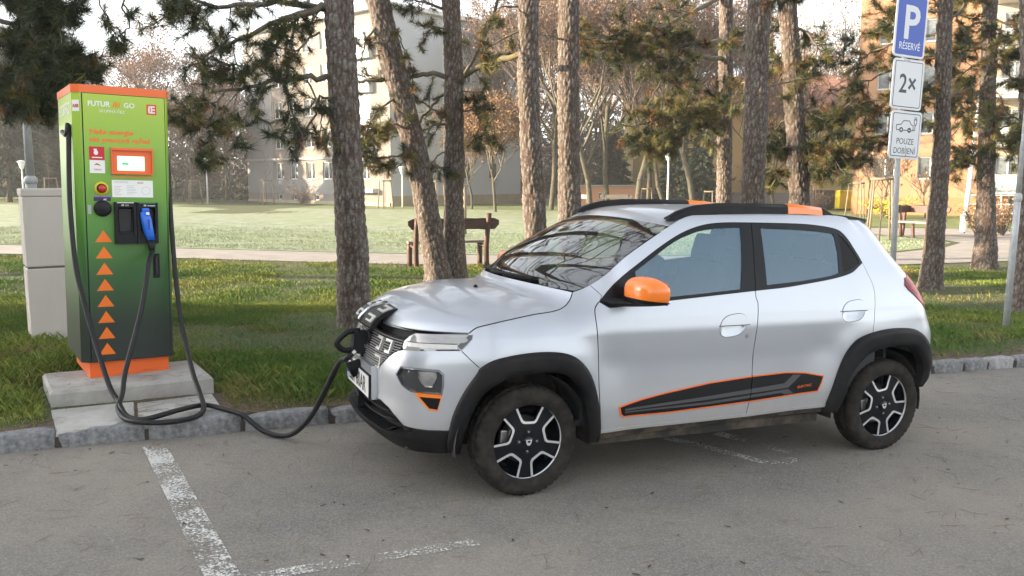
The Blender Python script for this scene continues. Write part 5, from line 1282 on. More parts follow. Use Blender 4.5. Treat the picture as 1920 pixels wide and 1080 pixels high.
def needles(tree, tufts, per, ln, wd, tone, name='needles', seed=0):
    """long needles in brushes round the shoot tips; tone = (olive, brown) shares"""
    r = np.random.default_rng(seed); B = np.array([tuple(q[0]) for q in tufts]); D = np.array([tuple(q[1]) for q in tufts]); n_ = len(B)
    b = np.repeat(B, per, 0); d = np.repeat(D, per, 0); m_ = len(b); rnd_ = r.normal(size=(m_, 3)); perp = rnd_ - d * (rnd_ * d).sum(1, keepdims=True); perp /= np.linalg.norm(perp, axis=1, keepdims=True) + 1e-9
    ph = r.uniform(.15, 1.45, m_)[:, None]; dr = d * np.cos(ph) + perp * np.sin(ph); dr[:, 2] -= .10; dr /= np.linalg.norm(dr, axis=1, keepdims=True)
    base = b - d * (r.random(m_)[:, None] ** 1.4 * .15); L = (ln * r.uniform(.65, 1.15, m_) * np.repeat(r.uniform(.75, 1.2, n_), per))[:, None]
    sdv = np.cross(dr, r.normal(size=(m_, 3))); sdv /= np.linalg.norm(sdv, axis=1, keepdims=True) + 1e-9
    V = np.empty((m_, 3, 3)); V[:, 0] = base - sdv * wd / 2; V[:, 1] = base + sdv * wd / 2; V[:, 2] = base + dr * L
    g0 = np.array([.042, .054, .021]); g1 = np.array([.145, .130, .036]); br = np.array([.17, .090, .036]); u = r.random(n_); c = np.where(u[:, None] < tone[1], br, np.where(u[:, None] < tone[0] + tone[1], g1, g0)) * r.uniform(.7, 1.3, (n_, 1))
    c = np.repeat(c, per, 0) * r.uniform(.75, 1.25, (m_, 1)); C = np.ones((m_, 3, 4)); C[:, :, :3] = c[:, None]
    F = np.arange(m_ * 3).reshape(-1, 3)
    return np_mesh(name, V.reshape(-1, 3), F, M_NEED, tree['root'], col=C.reshape(-1, 4))
def pine(label, foot, line, rad, seed, group='pines between the car park and the path', top=10.0, crown=True):
    """line = [(px, py), ...] read up the trunk, all at the foot's distance"""
    y = foot.y; pts = [foot] + [at(px, py, y) for px, py in line]
    d = (pts[-1] - pts[-2]).normalized(); d = (d + Vector((0, 0, .6))).normalized(); k = (top - pts[-1].z) / d.z; pts += [pts[-1] + d * k * .5, pts[-1] + d * k]
    root = thing('pine_tree', label, 'tree', (0, 0, 0), 0, group); t = {'root': root, '_t': [], 'pts': pts, 'top': []}
    root.location = foot; inv = -foot; tr_ = trunk_mesh([q + inv for q in pts], rad, root, seed); t['inv'] = inv; return t
def L_(t, px, ys, r0=.03, r1=.010, **k):
    """a limb through photo points at distances ys (one number or a start/end pair)"""
    if not hasattr(ys, '__len__'): ys = (ys, ys)
    n_ = len(px); limb(t, [at(a, b, ys[0] + (ys[1] - ys[0]) * i / max(1, n_ - 1)) + t['inv'] for i, (a, b) in enumerate(px)], r0, r1, **k)
def crown_top(t, zlo, n_, reach, seed, dens=2.1):
    """the part of the crown above the picture"""
    rr = random.Random(seed); pts = t['pts']
    for i in range(n_):
        z = rr.uniform(zlo, pts[-1].z - .3); 
        for a, b in zip(pts[:-1], pts[1:]):
            if a.z <= z <= b.z: q = a.lerp(b, (z - a.z) / (b.z - a.z)); break
        else: q = pts[-1]
        an = i * 2.4 + rr.uniform(-.4, .4); R2 = reach * rr.uniform(.7, 1.15) * (1 - .45 * (z - zlo) / (pts[-1].z - zlo + .1)); dv = Vector((math.cos(an), math.sin(an), 0))
        q = q + t['inv']; limb(t, [q, q + dv * R2 * .4 + Vector((0, 0, .12)), q + dv * R2 * .75 + Vector((0, 0, .05)), q + dv * R2 + Vector((0, 0, -.1))], .04, .012, dens=dens, tl=(.35, .7), depth=1, start=.3, tufts=t['top'])
def finish(t, per=46, ln=.125, wd=.0045, tone=(.3, .12), seed=1, topn=20):
    if t['_t']: needles(t, t['_t'], int(per * 1.6), ln, wd * 1.15, tone, 'needles', seed)
    if t['top']: needles(t, t['top'], topn, .14, .008, (.3, .06), 'crown', seed + 50)
def foot(x, y): return Vector((x, y, float(lz(x, y)) - .03))
def ft(px, y):
    """foot of a trunk: x from the photo column, standing on the ground at distance y"""
    k = at(px, 540, y); z = float(lz(k.x, y))
    f = at(px, 500, y); return Vector((f.x, y, z - .03))
# ---- the leaning-together pines left of the car
t1 = pine('stout grey pine right behind the raised charging flap', ft(668, 8.9), [(664, 560), (657, 400), (646, 200), (636, 0), (628, -160)], [.165, .155, .150, .146, .14, .12, .08, .03], 1)
L_(t1, [(625, 146), (567, 145), (528, 152), (464, 162), (399, 173)], (8.9, 8.3), .032, .012, dens=6.5, tl=(.22, .5), start=.25)
L_(t1, [(625, 12), (575, 24), (520, 42), (480, 60), (425, 85), (362, 108)], (8.9, 8.4), .042, .010, dens=12, tl=(.2, .5), start=.05)
L_(t1, [(625, 20), (520, 5), (440, 12), (380, 5), (330, -25)], (8.9, 9.2), .035, .012, dens=12, tl=(.2, .45), start=.15)
L_(t1, [(622, 190), (600, 180), (588, 215), (560, 268), (548, 300)], (8.9, 8.6), .016, .006, dens=7, tl=(.15, .35))
L_(t1, [(464, 162), (470, 195), (452, 228), (410, 236), (345, 208)], (8.4, 8.3), .014, .006, dens=9, tl=(.15, .35), start=.05)
L_(t1, [(533, 152), (545, 200), (560, 245), (575, 262)], (8.6, 8.5), .013, .006, dens=8, tl=(.15, .35))
L_(t1, [(420, 170), (405, 215), (395, 262), (372, 278)], (8.3, 8.2), .012, .005, dens=9, tl=(.12, .3))
L_(t1, [(575, 150), (600, 215), (610, 250)], (8.7, 8.6), .011, .005, dens=7, tl=(.15, .3))
L_(t1, [(560, 30), (520, 80), (495, 120), (440, 125), (405, 112)], (8.8, 8.5), .016, .006, dens=9, tl=(.15, .35))
L_(t1, [(600, 60), (560, 90), (530, 118), (520, 135)], (8.8, 8.6), .012, .006, dens=9, tl=(.15, .32))
L_(t1, [(255, -60), (233, 0), (240, 50), (232, 82), (222, 92)], (7.9, 7.7), .011, .005, dens=4, tl=(.1, .25))
L_(t1, [(170, -40), (190, 10), (203, 48)], (7.8, 7.7), .009, .004, dens=4, tl=(.1, .2))
L_(t1, [(120, -40), (150, 12), (140, 35)], (8.2, 8.0), .009, .004, dens=6, tl=(.1, .25))
L_(t1, [(330, -25), (310, 10), (318, 38)], (8.2, 8.0), .010, .004, dens=10, tl=(.12, .3))
crown_top(t1, 4.2, 12, 2.6, 11); finish(t1, 44, .125, .0045, (.28, .06), 1)
t2 = pine('pine with the strongly leaning trunk, crossing the end of the wooden bench', ft(824, 13.3), [(805, 420), (785, 310), (760, 210), (735, 115), (709, 0), (690, -90)], [.19, .183, .183, .183, .178, .165, .12, .08, .03], 2, top=10)
L_(t2, [(745, 180), (712, 205), (690, 235), (684, 262)], (13.2, 12.8), .02, .008, dens=9, tl=(.2, .45), droop=.15)
L_(t2, [(768, 240), (735, 235), (705, 252), (688, 285)], (13.2, 12.6), .02, .008, dens=10, tl=(.2, .5), droop=.15)
L_(t2, [(778, 280), (745, 290), (715, 300), (700, 318)], (13.2, 12.7), .018, .008, dens=9, tl=(.2, .42), droop=.15)
L_(t2, [(715, 40), (690, 72), (678, 112)], (13.2, 13.0), .02, .008, dens=7, tl=(.2, .4))
L_(t2, [(718, 40), (745, 62), (760, 95), (768, 118)], (13.3, 13.2), .015, .006, dens=4, tl=(.15, .35))
crown_top(t2, 5.2, 10, 2.8, 12); finish(t2, 44, .135, .0055, (.42, .22), 2)
t3 = pine('straight pine sharing its foot with the leaning pine', ft(853, 13.6), [(851, 400), (852, 200), (848, 60), (845, 0), (842, -100)], [.175, .155, .15, .14, .135, .12, .08, .03], 3, top=10)
L_(t3, [(842, 145), (800, 138), (765, 147), (715, 150), (668, 153)], (13.6, 13.2), .045, .018, dens=5, tl=(.2, .45), start=.35)
L_(t3, [(842, 235), (815, 235), (795, 262), (770, 300)], (13.6, 13.2), .02, .008, dens=9, tl=(.2, .45))
L_(t3, [(840, 215), (810, 205), (785, 190), (765, 192)], (13.6, 13.4), .02, .007, dens=5, tl=(.2, .4))
L_(t3, [(842, 280), (815, 300), (800, 325)], (13.6, 13.4), .016, .006, dens=9, tl=(.2, .42))
L_(t3, [(860, 172), (895, 175), (922, 205), (930, 262)], (13.6, 13.2), .014, .005, dens=5, tl=(.15, .4))
L_(t3, [(858, 215), (885, 205), (900, 235), (878, 275)], (13.6, 13.4), .014, .005, dens=8, tl=(.15, .38))
L_(t3, [(835, 15), (795, 5), (760, 0)], (13.6, 13.3), .025, .01, dens=10, tl=(.2, .45))
L_(t3, [(842, 60), (815, 52), (800, 62)], (13.6, 13.4), .014, .006, dens=7, tl=(.15, .35))
crown_top(t3, 5.3, 9, 2.6, 13); finish(t3, 44, .135, .0055, (.28, .16), 3)
t4 = pine('tall straight pine lit along its left edge, rising behind the bonnet', ft(1011, 11.5), [(1003, 400), (992, 200), (990, 0), (989, -120)], [.165, .145, .136, .128, .11, .07, .03], 4, top=10.5)
L_(t4, [(978, 101), (930, 112), (890, 130), (866, 150)], (11.5, 14.1), .042, .036, dens=1.2, tl=(.3, .6), m=M_MOSS, start=.4)
L_(t4, [(866, 150), (833, 176), (805, 205), (787, 229), (770, 258)], (14.1, 14.3), .036, .022, dens=3.5, tl=(.25, .5), start=.3)
L_(t4, [(868, 149), (890, 105), (912, 58), (934, 8), (945, -60)], (14.0, 13.4), .03, .022, dens=1.2, tl=(.3, .6))
L_(t4, [(978, 60), (945, 70), (915, 92), (905, 105)], (11.5, 11.2), .016, .006, dens=8, tl=(.15, .35))
L_(t4, [(978, 10), (940, 15), (915, 40)], (11.5, 11.2), .016, .006, dens=6, tl=(.15, .35))
crown_top(t4, 4.9, 10, 2.8, 14); finish(t4, 42, .13, .005, (.4, .15), 4)
t5 = pine('grey pine with a broken side stub, rising behind the windscreen', ft(1070, 11.9), [(1068, 400), (1066, 200), (1067, 0), (1067, -120)], [.165, .150, .142, .128, .12, .08, .03], 5, top=10.5)
MB().tube([at(1062, 78, 11.9) + t5['inv'], at(1040, 70, 11.8) + t5['inv'], at(1026, 65, 11.7) + t5['inv']], [.018, .013, .010], 6).build('branch_stub', M_LIMB, t5['root'])
crown_top(t5, 5.0, 10, 2.7, 15); finish(t5, 40, .13, .005, (.4, .15), 5)
# ---- pines right of the middle
t6 = pine('slimmer pine of the trio behind the roof rails, warm lit on its left', ft(1358, 17), [(1358, 370), (1360, 200), (1362, 0), (1362, -60)], [.16, .145, .135, .125, .10, .06, .03], 6, top=11)
for pts, ys in (([(1356, -8), (1290, 26), (1230, 55), (1160, 66), (1090, 72)], (17, 14.5)), ([(1358, 76), (1280, 86), (1200, 86), (1120, 80)], (17, 15)), ([(1358, 108), (1310, 108), (1270, 118), (1225, 110)], (17, 15.5))):
    L_(t6, pts, ys, .05, .014, dens=10, tl=(.3, .65), start=.2)
L_(t6, [(1270, 92), (1245, 140), (1222, 185), (1205, 228)], (15.6, 15.4), .018, .007, dens=3.5, tl=(.2, .5))
for pts, ys in (([(1356, 200), (1300, 212), (1240, 222), (1185, 238)], (17, 15)), ([(1356, 225), (1300, 240), (1250, 252), (1215, 262)], (17, 15)), ([(1356, 180), (1310, 205), (1275, 225)], (17, 15.5))):
    L_(t6, pts, ys, .03, .010, dens=13, tl=(.25, .6), start=.1, droop=.12)
crown_top(t6, 5.6, 11, 2.8, 16); finish(t6, 46, .15, .0065, (.45, .16), 6)
t7 = pine('thick grey pine between two warmer lit trunks behind the roof rails', ft(1409, 12.3), [(1411, 370), (1417, 200), (1423, 0), (1427, -100)], [.185, .165, .155, .155, .13, .09, .03], 7, top=10.5)
L_(t7, [(1432, 20), (1458, 0), (1480, -20)], (12.3, 12.1), .03, .01, dens=6, tl=(.2, .4)); L_(t7, [(1432, 165), (1455, 160), (1490, 150), (1540, 148)], (12.3, 13), .016, .006, dens=3, tl=(.15, .4))
L_(t7, [(1405, 150), (1390, 160), (1375, 185)], (12.3, 12.8), .016, .006, dens=8, tl=(.15, .4)); L_(t7, [(1405, 55), (1385, 60), (1372, 75)], (12.3, 12.8), .016, .006, dens=8, tl=(.15, .4))
crown_top(t7, 5.0, 10, 2.7, 17); finish(t7, 44, .13, .005, (.35, .12), 7)
t8 = pine('sunlit tan pine at the right end of the trio behind the roof rails', ft(1503, 13.6), [(1499, 370), (1495, 300), (1486, 150), (1475, 0), (1468, -100)], [.175, .155, .145, .14, .13, .11, .07, .03], 8, top=10.5)
for pts, ys in (([(1485, 45), (1520, 70), (1530, 100), (1526, 140)], (13.6, 13.2)), ([(1495, 200), (1540, 225), (1565, 265), (1560, 305)], (13.6, 13)), ([(1490, 262), (1462, 285), (1446, 325)], (13.6, 13.9)), ([(1494, 250), (1540, 235), (1580, 205), (1610, 185)], (13.6, 13.2)), ([(1482, 95), (1455, 105), (1448, 140)], (13.6, 14)),
                ([(1497, 290), (1535, 300), (1570, 325)], (13.6, 13.1)), ([(1490, 215), (1462, 230), (1450, 270)], (13.6, 14.0)), ([(1493, 310), (1470, 325), (1452, 345)], (13.6, 13.9)), ([(1478, 20), (1445, 25), (1430, 60)], (13.6, 14.2)), ([(1500, 270), (1545, 270), (1590, 300)], (13.6, 13.2))):
    L_(t8, pts, ys, .022, .008, dens=15, tl=(.2, .5), start=.15)
crown_top(t8, 5.2, 10, 2.7, 18); finish(t8, 46, .135, .0055, (.3, .14), 8)
t9 = pine('slim pine close right of the parking sign', ft(1747, 12.86), [(1752, 450), (1764, 300), (1768, 140), (1772, 0), (1775, -100)], [.15, .125, .112, .108, .10, .08, .05, .03], 9, top=10)
for pts, ys in (([(1770, 22), (1710, 20), (1655, 38), (1622, 68)], (12.86, 13.5)), ([(1768, 100), (1700, 115), (1635, 148), (1592, 150)], (12.86, 13.5)), ([(1766, 178), (1700, 195), (1630, 188), (1600, 215)], (12.86, 13.4)), ([(1765, 228), (1700, 235), (1650, 255), (1610, 262)], (12.86, 13.3)), ([(1769, 62), (1700, 75), (1640, 95), (1612, 118)], (12.86, 13.6)),
                ([(1768, 130), (1800, 110), (1820, 70)], (12.86, 13.4)), ([(1768, 45), (1800, 20), (1815, -10)], (12.86, 13.3)), ([(1766, 190), (1800, 170), (1825, 165)], (12.86, 13.4)), ([(1767, 150), (1730, 165), (1705, 190)], (12.86, 12.6))):
    L_(t9, pts, ys, .022, .007, dens=11, tl=(.2, .5), start=.15)
crown_top(t9, 4.6, 9, 2.4, 19); finish(t9, 44, .135, .0055, (.35, .16), 9)
t10 = pine('sunlit pine standing at the edge of the path on the right', ft(1847, 15.8), [(1849, 320), (1851, 200), (1855, 40), (1858, -60)], [.20, .15, .135, .12, .10, .06, .03], 10, top=10)
for pts, ys in (([(1852, 128), (1820, 126), (1785, 165)], (15.8, 15.4)), ([(1851, 210), (1815, 214), (1785, 255)], (15.8, 15.3)), ([(1855, 40), (1815, 52), (1790, 90)], (15.8, 15.4)), ([(1856, 30), (1890, 48), (1930, 68)], (15.8, 15.3)), ([(1852, 192), (1880, 215), (1925, 262)], (15.8, 15.2)), ([(1852, 112), (1890, 108), (1935, 92)], (15.8, 15.2)),
                ([(1849, 308), (1810, 306), (1778, 310)], (15.8, 15.5)), ([(1850, 272), (1880, 280), (1905, 275)], (15.8, 15.4)), ([(1852, 175), (1815, 172), (1785, 180)], (15.8, 15.4)), ([(1850, 285), (1815, 275), (1790, 285)], (15.8, 15.4)), ([(1856, 5), (1820, 0), (1795, 10)], (15.8, 15.4)), ([(1856, 75), (1885, 82), (1910, 60)], (15.8, 15.4)), ([(1851, 232), (1875, 240), (1900, 235)], (15.8, 15.4))):
    L_(t10, pts, ys, .026, .008, dens=10, tl=(.2, .5), start=.15)
crown_top(t10, 5.6, 9, 2.6, 20); finish(t10, 44, .14, .006, (.4, .18), 10)
t11 = pine('pine cut off by the right edge of the picture', ft(1921, 10.7), [(1924, 470), (1930, 300), (1932, 100), (1934, -60)], [.15, .125, .115, .11, .10, .06, .03], 11, top=9.5)
for pts, ys in (([(1930, 235), (1895, 215), (1880, 190)], (10.7, 10.5)), ([(1930, 150), (1895, 145), (1870, 120)], (10.7, 10.5)), ([(1930, 270), (1900, 272), (1880, 262)], (10.7, 10.5))): L_(t11, pts, ys, .014, .005, dens=8, tl=(.12, .3))
crown_top(t11, 4.6, 7, 2.2, 21); finish(t11, 42, .12, .005, (.3, .1), 11)
# pine off to the left whose boughs hang into the picture
t0 = pine('pine out of frame at left whose dark boughs hang above the charger', Vector((-7.6, 8.2, float(lz(-7.6, 8.2)))), [(-520, 300), (-520, 0), (-515, -200)], [.19, .17, .16, .13, .08, .03], 12, top=9.5)
for pts, ys in (([(-515, -60), (-200, -70), (15, 2), (55, 42), (85, 75), (97, 105)], (8.2, 7.6)), ([(-515, 0), (-220, 30), (-40, 62), (30, 88), (90, 112), (140, 132)], (8.2, 7.4)), ([(-515, 60), (-230, 90), (-60, 130), (10, 150), (62, 165), (105, 178)], (8.2, 7.3)), ([(-515, -20), (-200, -10), (-40, 22), (45, 60), (105, 98), (148, 120)], (8.2, 7.8)), ([(-515, 90), (-260, 150), (-60, 165), (5, 172), (58, 182)], (8.2, 7.2)), ([(-515, -90), (-200, -90), (-20, -40), (60, -10), (120, 20)], (8.2, 7.6))):
    L_(t0, pts, ys, .04, .008, dens=9.5, tl=(.12, .27), start=.55)
crown_top(t0, 6.2, 7, 2.0, 22); finish(t0, 48, .125, .0045, (.06, .05), 12)

shade_pine = pine('unseen pine added at left beyond the bough pine to shade the leaning one', Vector((-10.8, 12.5, float(lz(-10.8, 12.5)))), [(-300, 300), (-300, 0), (-300, -150)], [.18, .16, .15, .12, .08, .03], 13, top=9.5)  # unseen pine, added so its crown shades the leaning trunk
crown_top(shade_pine, 2.6, 18, 2.1, 23, 3.0); finish(shade_pine, 20, .14, .008, (.2, .06), 13)

# ------------------------------------------------------------------ leafless broadleaf trees of the park
M_TWIG = mat('bare_twig', (.095, .070, .055), .9, col2=(.17, .125, .10), scale=3); M_TRUNKG = mat('smooth_trunk', (.048, .046, .028), .9, col2=(.095, .082, .055), scale=5, bump=.4, bscale=20)
M_LEAFB, n, l, p = nodes_of('dry_leaves'); at_ = n.new('ShaderNodeAttribute'); at_.attribute_name = 'tint'; l.new(at_.outputs['Color'], p.inputs['Base Color']); p.inputs['Roughness'].default_value = .8
def bare_tree(seed, H, spread, fork=.25, leaf=900, leafcol=(.34, .19, .10), up=.5, lsz=.10, twr=.016, levels=4):
    rr = random.Random(seed); seg = []; tips = []
    def grow(a, d, L, r, lv):
        n_ = 3 if lv < levels else 2; pts = [a]
        for i in range(n_):
            d = (d + Vector((rr.gauss(0, .13), rr.gauss(0, .13), rr.gauss(0, .1) + up * .10))).normalized(); pts.append(pts[-1] + d * L / n_)
        for i in range(n_): seg.append((pts[i], pts[i + 1], max(r * (1 - .25 * i / n_), twr), max(r * (1 - .25 * (i + 1) / n_), twr * .7), lv))
        if lv >= levels: tips.append((pts[-1], lv)); return
        k = rr.choice((3, 4, 4, 5)) if lv else rr.choice((5, 6, 7))
        for j in range(k):
            t = rr.uniform(.35 if lv else .45, 1.0); i = min(int(t * n_), n_ - 1); q = pts[i].lerp(pts[i + 1], t * n_ - i)
            an = rr.uniform(0, 6.283); s = Vector((math.cos(an), math.sin(an), rr.uniform(-.1, .5))); dd = (d * rr.uniform(.5, 1.0) + s * spread).normalized()
            grow(q, dd, L * rr.uniform(.55, .78), r * rr.uniform(.42, .6), lv + 1)
        tips.append((pts[-1], lv))
    grow(Vector((0, 0, -.05)), Vector((rr.gauss(0, .04), rr.gauss(0, .04), 1)), H * .42, H * .0115, 0)
    V, F, MI = [], [], []
    for a, b, ra, rb, lv in seg:
        d = (b - a).normalized(); u = d.orthogonal().normalized(); w_ = d.cross(u); k = 6 if lv == 0 else 3; b0 = len(V)
        for q, r in ((a, ra), (b, rb)):
            for i in range(k): an = 2 * math.pi * i / k; V.append(q + (u * math.cos(an) + w_ * math.sin(an)) * r)
        for i in range(k): F.append((b0 + i, b0 + (i + 1) % k, b0 + k + (i + 1) % k, b0 + k + i)); MI.append(1 if lv < 2 else 0)
    wood = np_mesh('trunk', np.array([tuple(q) for q in V]), np.array(F), [M_TWIG, M_TRUNKG], mi=MI); me = wood.data; bpy.data.objects.remove(wood); lm = None
    if leaf:
        r = np.random.default_rng(seed); T = np.array([tuple(q[0]) for q in tips]); k = r.integers(0, len(T), leaf); c = T[k] + r.normal(0, .22, (leaf, 3)); u = r.normal(size=(leaf, 3)); u /= np.linalg.norm(u, axis=1, keepdims=True); v = np.cross(u, r.normal(size=(leaf, 3))); v /= np.linalg.norm(v, axis=1, keepdims=True)
        s = lsz * r.uniform(.6, 1.3, (leaf, 1)); Vv = np.stack([c - u * s, c + v * s * .6, c + u * s, c - v * s * .6], 1); col = np.ones((leaf, 4, 4)); col[:, :, :3] = (np.array(leafcol) * r.uniform(.6, 1.35, (leaf, 1)))[:, None]
        o = np_mesh('leaves', Vv.reshape(-1, 3), np.arange(leaf * 4).reshape(-1, 4), M_LEAFB, col=col.reshape(-1, 4)); lm = o.data; bpy.data.objects.remove(o)
    return me, lm
BT = {'round': bare_tree(1, 12.0, .85, leaf=12000, leafcol=(.20, .105, .066), lsz=.075, levels=5, twr=.013), 'tall': bare_tree(2, 14.0, .52, leaf=5200, leafcol=(.17, .09, .042), up=.9, lsz=.07, levels=5, twr=.012), 'tall2': bare_tree(3, 13.0, .62, leaf=8000, leafcol=(.17, .088, .040), up=.7, lsz=.07, levels=5, twr=.012),
      'leafy': bare_tree(4, 7.5, .70, leaf=12000, leafcol=(.21, .115, .042), up=.3, lsz=.06), 'open': bare_tree(5, 11.0, .75, leaf=500, up=.6), 'small': bare_tree(6, 4.0, .6, leaf=60, up=.8, twr=.010, levels=3), 'willow': bare_tree(7, 13, .45, leaf=1500, leafcol=(.42, .38, .33), up=1.2, lsz=.12)}
def place_tree(kind_, px, y, s, rz, label, grp='bare park trees behind the meadow', name='bare_tree'):
    q = at(px, 400, y); r = thing(name, label, 'tree', (q.x, y, float(lz(q.x, y)) - .02), rz, grp); r.scale = (s, s, s); w_, lf = BT[kind_]; o = link('trunk', w_, r)
    if lf is not None: link('crown', lf, r)
    return r
for k, px, y, s, rz, lb in (
    ('round', 262, 60, 1.02, 1.0, 'broad russet tree rising right of the charger top'), ('round', 395, 64, .95, 2.4, 'russet tree between the charger and the pale apartment block'), ('open', 330, 66, .9, .4, 'thin grey tree between two russet crowns left of the block'), ('round', 160, 66, .82, 4.0, 'russet tree half hidden by the charger'), ('open', 445, 60, .7, 5.2, 'small grey tree close to the left end of the apartment block'),
    ('tall2', 345, 58, .62, 4.4, 'smaller brown tree low between charger and russet crown'), ('tall', 425, 62, .66, 1.4, 'smaller brown tree left of the pale apartment block'), ('tall2', 205, 64, .7, 3.1, 'smaller brown tree just behind the charger'), ('leafy', 929, 43, .92, .3, 'small tree with hanging tan leaves in front of the gable wall'), ('leafy', 885, 47, .80, 2.2, 'short tan leaved tree beside the gable wall'),
    ('tall', 1033, 46, 1.0, .8, 'pale stemmed bare tree just right of the tall straight pine'), ('tall2', 1108, 41, .95, 2.0, 'bare tree with light greenish stem right of the stubbed pine'), ('tall', 1140, 48, 1.02, 3.7, 'slender bare tree among brown leaves left of the garage window'), ('tall2', 1192, 39, .92, 5.1, 'forked bare tree left of the white park lamp'), ('tall', 1215, 50, .95, 1.2, 'bare tree behind the forked tree by the park lamp'), ('open', 1248, 46, .9, 4.4, 'bare tree behind the white park lamp'), ('tall2', 1302, 42, .95, .2, 'dark stemmed bare tree right of the park lamp'), ('tall', 1335, 52, 1.0, 2.9, 'bare tree just left of the slim trio pine'), ('tall', 985, 56, 1.0, 5.7, 'distant bare tree at the end of the gable wall'), ('tall2', 1080, 55, .95, 4.1, 'bare tree behind the garage roof'),
    ('open', 1385, 48, .9, 1.9, 'bare tree seen between the slim and the thick pine'), ('open', 1450, 47, .9, 3.2, 'bare tree seen between the thick and the tan pine'), ('willow', 1535, 62, 1.12, .5, 'tall feathery grey tree against the sky left of the orange block'), ('willow', 1490, 66, 1.0, 2.5, 'feathery grey tree behind the tan pine'),
    ('small', 1625, 37, 1.0, .7, 'small bare tree against the orange wall left of the sign post'), ('small', 1655, 37.5, 1.1, 2.7, 'small many stemmed bare tree at the orange wall just left of the sign post'), ('small', 1735, 36.5, .7, 4.0, 'low bare bush by the orange wall right of the sign')): place_tree(k, px, y, s, rz, lb)
# dark conifers far left, and behind
M_FIR, n, l, p = nodes_of('fir_foliage'); at_ = n.new('ShaderNodeAttribute'); at_.attribute_name = 'tint'; l.new(at_.outputs['Color'], p.inputs['Base Color']); p.inputs['Roughness'].default_value = .8
def fir(seed, H, R0, nn=5200):
    r = np.random.default_rng(seed); h = r.beta(1.2, 1.7, nn) * H * .93 + H * .07; an = r.random(nn) * 6.283; lay = .72 + .28 * np.sin(h / H * 60 + np.sin(an * 5) * 1.5); rad = R0 * (1 - h / H) ** .8 * lay * np.sqrt(r.uniform(.25, 1, nn))
    c = np.c_[np.cos(an) * rad, np.sin(an) * rad, h - rad * .18]; d = np.c_[np.cos(an), np.sin(an), -.35 + r.normal(0, .3, nn)]; d /= np.linalg.norm(d, axis=1, keepdims=True); sdv = np.cross(d, r.normal(size=(nn, 3))); sdv /= np.linalg.norm(sdv, axis=1, keepdims=True); L = (.38 + .35 * r.random(nn))[:, None] * H / 11
    V = np.stack([c - sdv * L * .24, c + sdv * L * .24, c + d * L], 1); col = np.ones((nn, 3, 4)); col[:, :, :3] = (np.array([.030, .048, .026]) * r.uniform(.6, 1.5, (nn, 1)))[:, None]
    o = np_mesh('crown', V.reshape(-1, 3), np.arange(nn * 3).reshape(-1, 3), M_FIR, col=col.reshape(-1, 4)); m_ = o.data; bpy.data.objects.remove(o)
    t_ = MB().tube([(0, 0, -.1), (0, 0, H * .5), (0, 0, H * .95)], [H * .017, H * .011, .02], 8).build('trunk', M_LIMB); tm = t_.data; bpy.data.objects.remove(t_); return m_, tm
FR = [fir(1, 11, 3.2), fir(2, 9, 2.9), fir(3, 6, 1.9)]
for k, px, y, s, rz, lb in ((0, 20, 52, .95, 0, 'dark fir at the left edge behind the street lamp'), (1, 75, 56, .95, 1, 'dark fir just left of the charger top'), (0, -40, 58, 1.0, 2, 'dark fir cut by the left edge'), (1, 118, 62, .85, 3, 'dark fir hidden behind the charger side'), (2, 1268, 54, .9, 1.5, 'dark evergreen behind the white park lamp'), (2, 1310, 50, .75, 2.5, 'small dark evergreen right of the park lamp'), (1, 1385, 58, .9, .7, 'dark evergreen showing between trio pines'), (2, 1150, 56, .85, 3.3, 'dark evergreen above the garage')):
    q = at(px, 400, y); r = thing('fir_tree', lb, 'tree', (q.x, y, float(lz(q.x, y))), rz, 'dark evergreens behind the meadow'); r.scale = (s, s, s); link('crown', FR[k][0], r); link('trunk', FR[k][1], r)
# distant wood closing the view
def treeline(name, x0, x1, y, h0, h1, n_, seed, label, colr, sz=.8):
    r = np.random.default_rng(seed); x = r.uniform(x0, x1, n_); hh = h0 + (h1 - h0) * vnoise(x, x * 0 + 3, 5.0, seed % 8); z = hh * r.beta(.85, 1.25, n_); yy = y + r.uniform(-1.5, 2.5, n_); u = r.normal(size=(n_, 3)); u /= np.linalg.norm(u, axis=1, keepdims=True); v = np.cross(u, r.normal(size=(n_, 3))); v /= np.linalg.norm(v, axis=1, keepdims=True); s = sz * r.uniform(.4, 1.2, (n_, 1)); c = np.c_[x, yy, z]
    V = np.stack([c - u * s * .5, c + v * s * .12, c + u * s * .5, c - v * s * .12], 1); col = np.ones((n_, 4, 4)); col[:, :, :3] = (np.array(colr) * r.uniform(.6, 1.4, (n_, 1)))[:, None]
    o = np_mesh(name, V.reshape(-1, 3), np.arange(n_ * 4).reshape(-1, 4), M_FIR, col=col.reshape(-1, 4)); kind(o, 'stuff', label)
treeline('far_wood', -60, -13, 72, 5.5, 9.5, 30000, 3, 'hazy wood beyond the meadow on the left', (.085, .066, .048), .6); treeline('far_wood', -1, 18, 74, 6, 11, 14000, 5, 'hazy wood behind the ochre house', (.15, .115, .085)); treeline('far_wood', -62, 22, 84, 4.5, 7.0, 30000, 8, 'hazy band of trees closing the view behind the houses', (.085, .068, .052), 1.1); treeline('far_hedge', -45, -17, 66, 1.0, 2.2, 5000, 6, 'dark hedge along the far edge of the meadow', (.035, .045, .025), .5)

